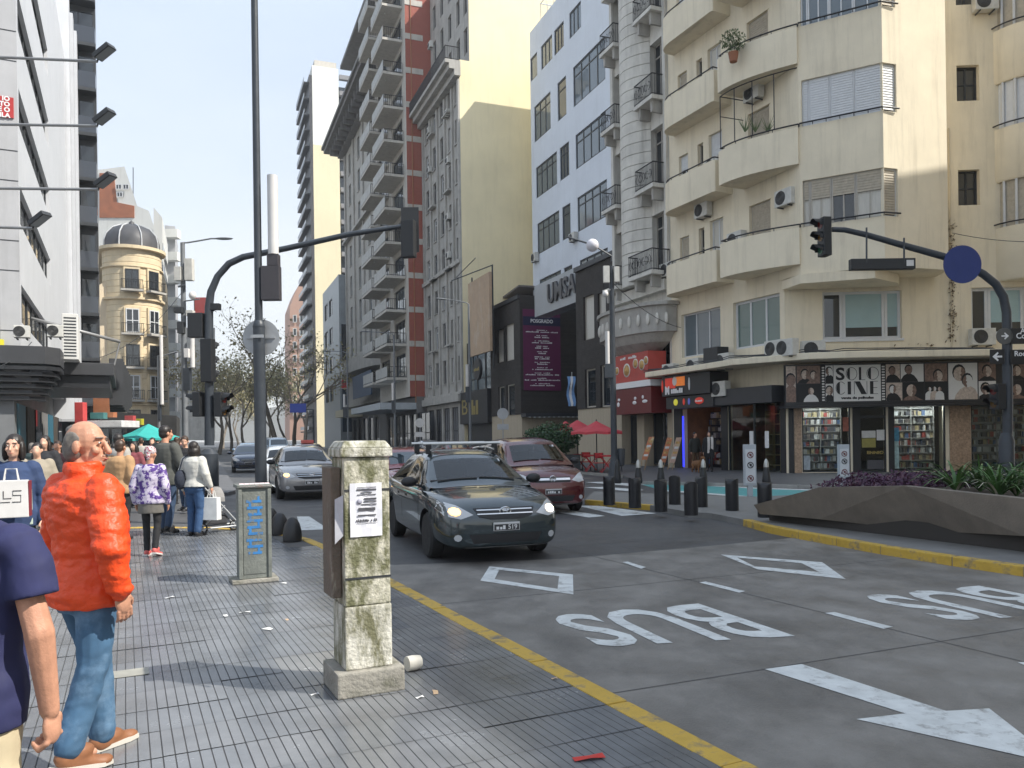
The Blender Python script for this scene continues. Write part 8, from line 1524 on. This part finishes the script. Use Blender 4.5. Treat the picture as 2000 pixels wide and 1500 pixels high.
person('balding man in bright orange puffer jacket and jeans looking right', Vector((-2.14,3.97,0)), ground_dir(30), 1.70, 1.16, 'tan', .14, orange, 'long', .80, jeans, (mat('shoe_tan', (.24,.10,.045), .6, .15, 9), mat('sole_white', (.5,.47,.42), .7, .1)), ('balding','grey'), -60, {1: ((.10,-.06,-.265),(-.015,.06,-.225)), -1: ((-.08,.03,-.27),(.01,.13,-.2))}, .0085, .03, fingers=True, puff=.008, leg_w=1.12, beard=True, features=True, collar=.07)
person('man in navy T-shirt with bare arm at the left edge', Vector((-1.625,2.33,0)), ground_dir(2), 1.65, 1.02, 'tan', .10, cloth('navy_tee', (.022,.025,.085)), 'short', .80, cloth('khaki', (.5,.42,.28)), None, ('short','dark'), 0, {1: ((.055,-.015,-.28),(.0,.045,-.25))}, .0095, .02, fingers=True, fist=True)
person('woman in blue jacket over royal blue shirt carrying shopping bags', Vector((-5.02,8.0,0)), (.42,-1,0), 1.68, 1.05, 'fair', .1, cloth('jacket_blue', (.028,.05,.12)), 'long', .78, cloth('trouser_teal', (.02,.04,.06)), None, ('bob','dark'), -8, {1: ((.05,.05,-.26),(-.02,.16,-.14))}, .011, .03, female=True, features=True)
person('woman in purple white patterned jacket and black leggings walking away', gp(296,1086), ground_dir(-4), 1.52, 1.0, 'tan', .07, mat('print_purple', (.5,.45,.55), .8, .15, 8, blotch=((.075,.03,.2), 13, .49, .53)), 'long', .83, cloth('leggings', (.014,.014,.016)), (mat('shoe_coral', (.5,.1,.09), .6, .1), mat('sole_pale', (.6,.58,.55), .7, 0)), ('cap', mat('scarf_print', (.55,.5,.5), .8, .15, 20, blotch=((.25,.03,.06), 40, .5, .54))), 0, None, .012, .035, female=True, skirt=cloth('skirt_taupe', (.13,.12,.105)), leg_w=.85)
person('person in tan hooded top beside the patterned jacket', Vector((-6.42,13.0,0)), ground_dir(6), 1.62, 1.12, 'tan', .05, cloth('hoodie_tan', (.40,.24,.12)), 'long', .80, cloth('trouser_black', (.013,.013,.015)), None, ('short','brown'), 0, None, .014, .035, female=True)
person('tall man in grey coat facing away by the turquoise parasol', gp(326,1041), ground_dir(18), 1.86, 1.05, 'tan', .06, cloth('coat_grey', (.075,.078,.07)), 'long', .78, jeans2, None, ('short','dark'), -20, {1: ((.06,.04,-.27),(0,.17,-.15))}, .014, .03)
wp_ = gp(381,1046); person('woman in white sweater and jeans with dark curly hair', wp_, ground_dir(14), 1.58, 1.14, 'tan', .03, cloth('sweater_white', (.52,.51,.47)), 'long', .90, cloth('jeans_blue', (.03,.075,.17)), None, ('bob','dark'), 0, {1: ((.07,-.02,-.25),(.04,.08,-.22))}, .013, .03, female=True, leg_w=1.12)
person('man in black jacket looking down beyond the white sweater', Vector((-7.5,18.2,0)), (-.3,-1,0), 1.70, 1.05, 'fair', .05, cloth('jacket_black', (.016,.016,.018)), 'long', .82, jeans2, None, ('short','brown'), 30, None, .016, .03, pitch=-18)
rk = random.Random(17); cols_ = [(.02,.02,.024),(.12,.05,.05),(.05,.06,.1),(.3,.26,.2),(.03,.05,.05),(.2,.05,.06),(.35,.33,.3),(.04,.03,.05)]
spots = ((88,14.5,180,'long','dark','woman in dark coat behind the bag carrier'),(112,17,175,'short','brown','person in black coat in the crowd left of the orange jacket'),(128,20,170,'long','brown','fair woman facing the camera in the crowd'),(136,26,10,'short','dark','person far back above the orange collar'),(222,24,0,'short','dark','person between orange jacket and tan hood far back'),(262,20,185,'long','dark','dark haired person behind the tan hood'),(275,28,5,'short','brown','distant walker beneath the turquoise parasol'),(310,30,175,'short','dark','distant walker right under the parasol rim'),(345,26,0,'long','brown','distant walker right of the grey coat'),(100,30,5,'short','dark','distant walker near the teal shop door'),(180,31,0,'bob','brown','distant walker behind the orange man'),(72,12.5,170,'short','dark','dark clad person right behind the woman with bags'),(62,21,5,'short','grey','grey haired walker at the shop window corner'),(205,17,0,'long','brown','person just right of the orange collar'),(232,15.5,8,'short','dark','person half hidden by the tan hood'),(338,21,172,'short','dark','walker seen between grey coat and black jacket'),(298,23,180,'long','dark','walker above the printed head scarf'),(352,33,0,'short','brown','walker furthest right under the parasol'),(118,23,178,'bob','dark','woman facing us between the crowd coats'),(240,33,180,'short','grey','distant walker left of the parasol pole'))
for i, (px, Y, a, hs, hcx, lb_) in enumerate(spots):
    p = at(px,862,Y); person(lb_, Vector((p.x,Y,ZR if 17.5 < Y < 25 else .0)), ground_dir(a+rk.uniform(-20,20)), rk.uniform(1.58,1.76), rk.uniform(.95,1.15), rk.choice(('tan','fair')), rk.uniform(.03,.16), cloth('crowd_%d' % (i % 8), cols_[i % 8]), 'long', .82, [jeans2, cloth('trouser_black', (.013,.013,.015))][i % 2], None, (hs,hcx), rk.uniform(-25,25), None, .021, .03, female=hs != 'short')
dw = gp(1386,921,.04); person('woman in black with long white scarf walking a dog by the kiosk', dw, (-.35,-1,0), 1.64, 1.08, 'fair', .06, cloth('coat_black2', (.012,.012,.014)), 'long', .62, cloth('trouser_black', (.013,.013,.015)), None, ('bob','dark'), 0, None, .018, .04, female=True)
dp = gp(1358,919,.04); person('person in dark jacket standing in the kiosk doorway', dp+Vector((.1,.4,0)), (.4,-1,0), 1.62, 1.0, 'tan', .02, cloth('jacket_olive', (.03,.03,.025)), 'long', .8, cloth('trouser_brown', (.10,.055,.025)), None, ('short','dark'), 10, None, .018, .03)
sc_ = thing('scarf', 'long white scarf hanging from the neck of the woman in black', 'scarf', dw+Vector((0,-.17,.8)))
for s in (-1,1): mb = MB(); mb.loft([[dw+Vector((s*.07+a*.05,-.17-.03*math.sin(q*.7),1.42-.11*q)) for a in (-1,1)] for q in range(7)], False, False); mb.build('scarf_end', cloth('scarf_white', (.62,.58,.55)), sc_, recalc=False)
# dog
dg = gp(1362,923,.04); t = thing('dog', 'shaggy brown dog standing at the feet of the woman in black', 'dog', dg, R(200), world=False); mb = MB()
eloft_pts = [(-.27,.33,.09),(-.15,.34,.12),(.05,.33,.135),(.2,.36,.13),(.3,.42,.09)]
mb.loft([[Vector((r*math.cos(q*.524), y, z_+r*1.15*math.sin(q*.524))) for q in range(12)] for y, z_, r in eloft_pts]); capsule(mb,(0,.27,.43),(0,.36,.55),.08,.07); mb.ell((0,.40,.60),(.075,.09,.075)); capsule(mb,(0,.44,.58),(0,.54,.56),.045,.035); capsule(mb,(0,-.27,.38),(0,-.42,.50),.03,.02)
for s in (-1,1):
    capsule(mb,(s*.075,.22,.33),(s*.08,.20,.17),.05,.032); capsule(mb,(s*.08,.20,.17),(s*.08,.22,.03),.032,.03); capsule(mb,(s*.08,-.2,.32),(s*.09,-.12,.2),.07,.04); capsule(mb,(s*.09,-.12,.2),(s*.09,-.25,.13),.04,.03); capsule(mb,(s*.09,-.25,.13),(s*.09,-.22,.03),.028,.03); mb.ell((s*.07,.39,.61),(.02,.035,.06))
fin('body', mb, .014, mat('fur_brown', (.19,.085,.03), .9, .35, 22, .4, 60), t, 2, lambda c, n_: .008*mnoise.noise(c*30)); mb = MB(); mb.ell((0,.57,.565),(.018,.015,.015)); mb.build('nose', trim_m, t, recalc=False)
# bags and stroller
def bag(label, top_c, w_, h_, d_, m, yawv, stripe=None, cat='bag', letter=None):
    t = thing('shopping_bag', label, cat, (top_c[0],top_c[1],top_c[2]-h_), R(yawv), world=False); mb = MB(); mb.add([(-w_/2,-d_/2,0),(w_/2,-d_/2,0),(w_/2,d_/2,0),(-w_/2,d_/2,0),(-w_/2*.96,-d_/2*.8,h_),(w_/2*.96,-d_/2*.8,h_),(w_/2*.96,d_/2*.8,h_),(-w_/2*.96,d_/2*.8,h_)], [(3,2,1,0),(0,1,5,4),(1,2,6,5),(2,3,7,6),(3,0,4,7),(4,5,6,7)]); mb.build('bag_body', m, t, bevel=.008)
    for s in (-1,1): mb = MB(); mb.tube([(-w_*.2,s*d_*.3,h_),(-w_*.15,s*d_*.15,h_+.11),(w_*.15,s*d_*.15,h_+.11),(w_*.2,s*d_*.3,h_)],.006,6); mb.build('handle', m, t)
    if stripe: mb = MB(); mb.box(w_/2*.97+.003,w_/2*.97+.02,-d_/2*.9,d_/2*.9,.01,h_*.98); mb.build('side_stripe', stripe, t, recalc=False)
    if letter:                                     # outlined angular mark
        for P in ([(-.32,.72),(-.32,.42),(-.02,.42)], [(-.2,.72),(-.2,.52),(.02,.52)], [(.3,.72),(.06,.72),(.06,.6),(.28,.6),(.28,.42),(.04,.42)]): mb = MB(); mb.tube([(a*w_,-d_/2*(1-.2*b)-.003,b*h_) for a, b in P], .004, 5); mb.build('printed_mark', trim_m, t)
    return t
bag('white shopping bag with dark red side carried by the woman in blue', at(22,938,7.7), .30, .36, .11, mat('bag_white', (.62,.60,.58), .6, .05, 8), 25, mat('bag_maroon', (.2,.02,.03), .6, .05), letter=True)
bag('pale green shopping bag behind the white red one', at(32,955,7.95), .28, .36, .1, mat('bag_green', (.42,.5,.42), .6, .05, 8), 30)
bag('white carrier bag held by the woman in white sweater', wp_+Vector((.28,.02,.64)), .28, .38, .14, mat('bag_plastic', (.68,.68,.66), .5, .08, 8), -12)
sb_ = MB(); c = wp_+Vector((-.2,-.08,.95)); sb_.ell(c, (.09,.14,.17), 12, 8); so_ = thing('shoulder_bag', 'dark shoulder bag on the woman in white sweater', 'bag', c); me = remesh(sb_, .014, 2, 'bag_body'); me.materials.append(cloth('bag_navy', (.015,.02,.035))); o = link('bag_body', me, so_); o.location = -c; mb = MB(); mb.tube([c+Vector((0,-.05,.14)), wp_+Vector((-.14,-.12,1.3)), wp_+Vector((-.12,.02,1.36)), c+Vector((0,.1,.14))],.012,6); mb.build('strap', MATS['cloth_bag_navy'], so_)
c = gp(268,1086); tb2 = thing('tote_bag', 'mustard shoulder bag at the left side of the patterned jacket', 'bag', c+Vector((.09,0,.75))); sb_ = MB(); cc = c+Vector((.09,.02,.92)); sb_.ell(cc, (.06,.11,.18), 10, 8); me = remesh(sb_, .014, 2, 'bag_body'); me.materials.append(cloth('bag_mustard', (.34,.24,.13))); o = link('bag_body', me, tb2); o.location = -(c+Vector((.09,0,.75)))
mb = MB(); mb.tube([cc+Vector((0,-.05,.15)), cc+Vector((.08,-.06,.36)), cc+Vector((.08,.05,.36)), cc+Vector((0,.06,.15))],.012,6); mb.build('strap', MATS['cloth_bag_mustard'], tb2)
sp = gp(424,1040); st_ = thing('stroller', 'folding grey and black stroller beside the woman in white sweater', 'stroller', sp, R(-55), world=False); fabr = cloth('stroller_fabric', (.05,.05,.055)); hood = cloth('stroller_hood', (.24,.23,.22))
for sx_ in (-.22,.22):
    for yy, rr in ((-.32,.10),(.36,.085)):
        mb = MB(); mb.tube([(sx_,yy+rr*math.cos(a*.393),rr+rr*math.sin(a*.393)) for a in range(17)],.016,6,False); wl = mb.build('wheel', tyre_m, st_); mb = MB()
        for q in range(4): mb.tube([(sx_,yy+rr*math.cos(q*.785),rr+rr*math.sin(q*.785)),(sx_,yy-rr*math.cos(q*.785),rr-rr*math.sin(q*.785))],.006,5)
        mb.build('spokes', grey_p, wl)
    for pts in ([(sx_,.36,.09),(sx_,.0,.52),(sx_,-.42,.98)], [(sx_,-.32,.1),(sx_,.08,.48)], [(sx_,-.32,.1),(sx_,.36,.12)]): mb = MB(); mb.tube(pts,.014,6); mb.build('frame_tube', grey_p, st_)
mb = MB(); mb.tube([(-.22,-.42,.98),(.22,-.42,.98)],.018,8); mb.build('push_handle', trim_m, st_)
mb = MB(); mb.loft([[(x_,y_,z_) for x_ in (-.2,-.1,0,.1,.2)] for y_, z_ in ((.36,.34),(.2,.36),(.02,.34),(-.16,.62),(-.22,.72))], False, False); mb.build('seat', fabr, st_, recalc=False)
mb = MB(); mb.loft([[( .23*math.cos(a*.314), -.18+.26*math.sin(b*.3)-.0, .55+.25*math.sin(a*.314)*math.cos((b-2.5)*.28)) for a in range(11)] for b in range(6)], False, False); mb.build('hood', hood, st_, recalc=False)
mb = MB(); mb.box(-.18,.18,-.26,.14,.16,.3); mb.build('basket', fabr, st_, bevel=.03)
# ------------------------------------------------------------------ air
hm = bpy.data.materials.new('air_haze'); hm.use_nodes = True; ht = hm.node_tree; ht.nodes.clear(); ho = ht.nodes.new('ShaderNodeOutputMaterial'); hv = ht.nodes.new('ShaderNodeVolumePrincipled')
hv.inputs['Color'].default_value = (.86,.9,.95,1); hv.inputs['Density'].default_value = .0005; hv.inputs['Anisotropy'].default_value = .2; ht.links.new(hv.outputs[0], ho.inputs['Volume'])
mb = MB(); mb.box(-702,702,-302,902,-1.14,84); o = mb.build('haze', hm); o['kind'] = 'stuff'
bpy.data.scenes.remove(TS)
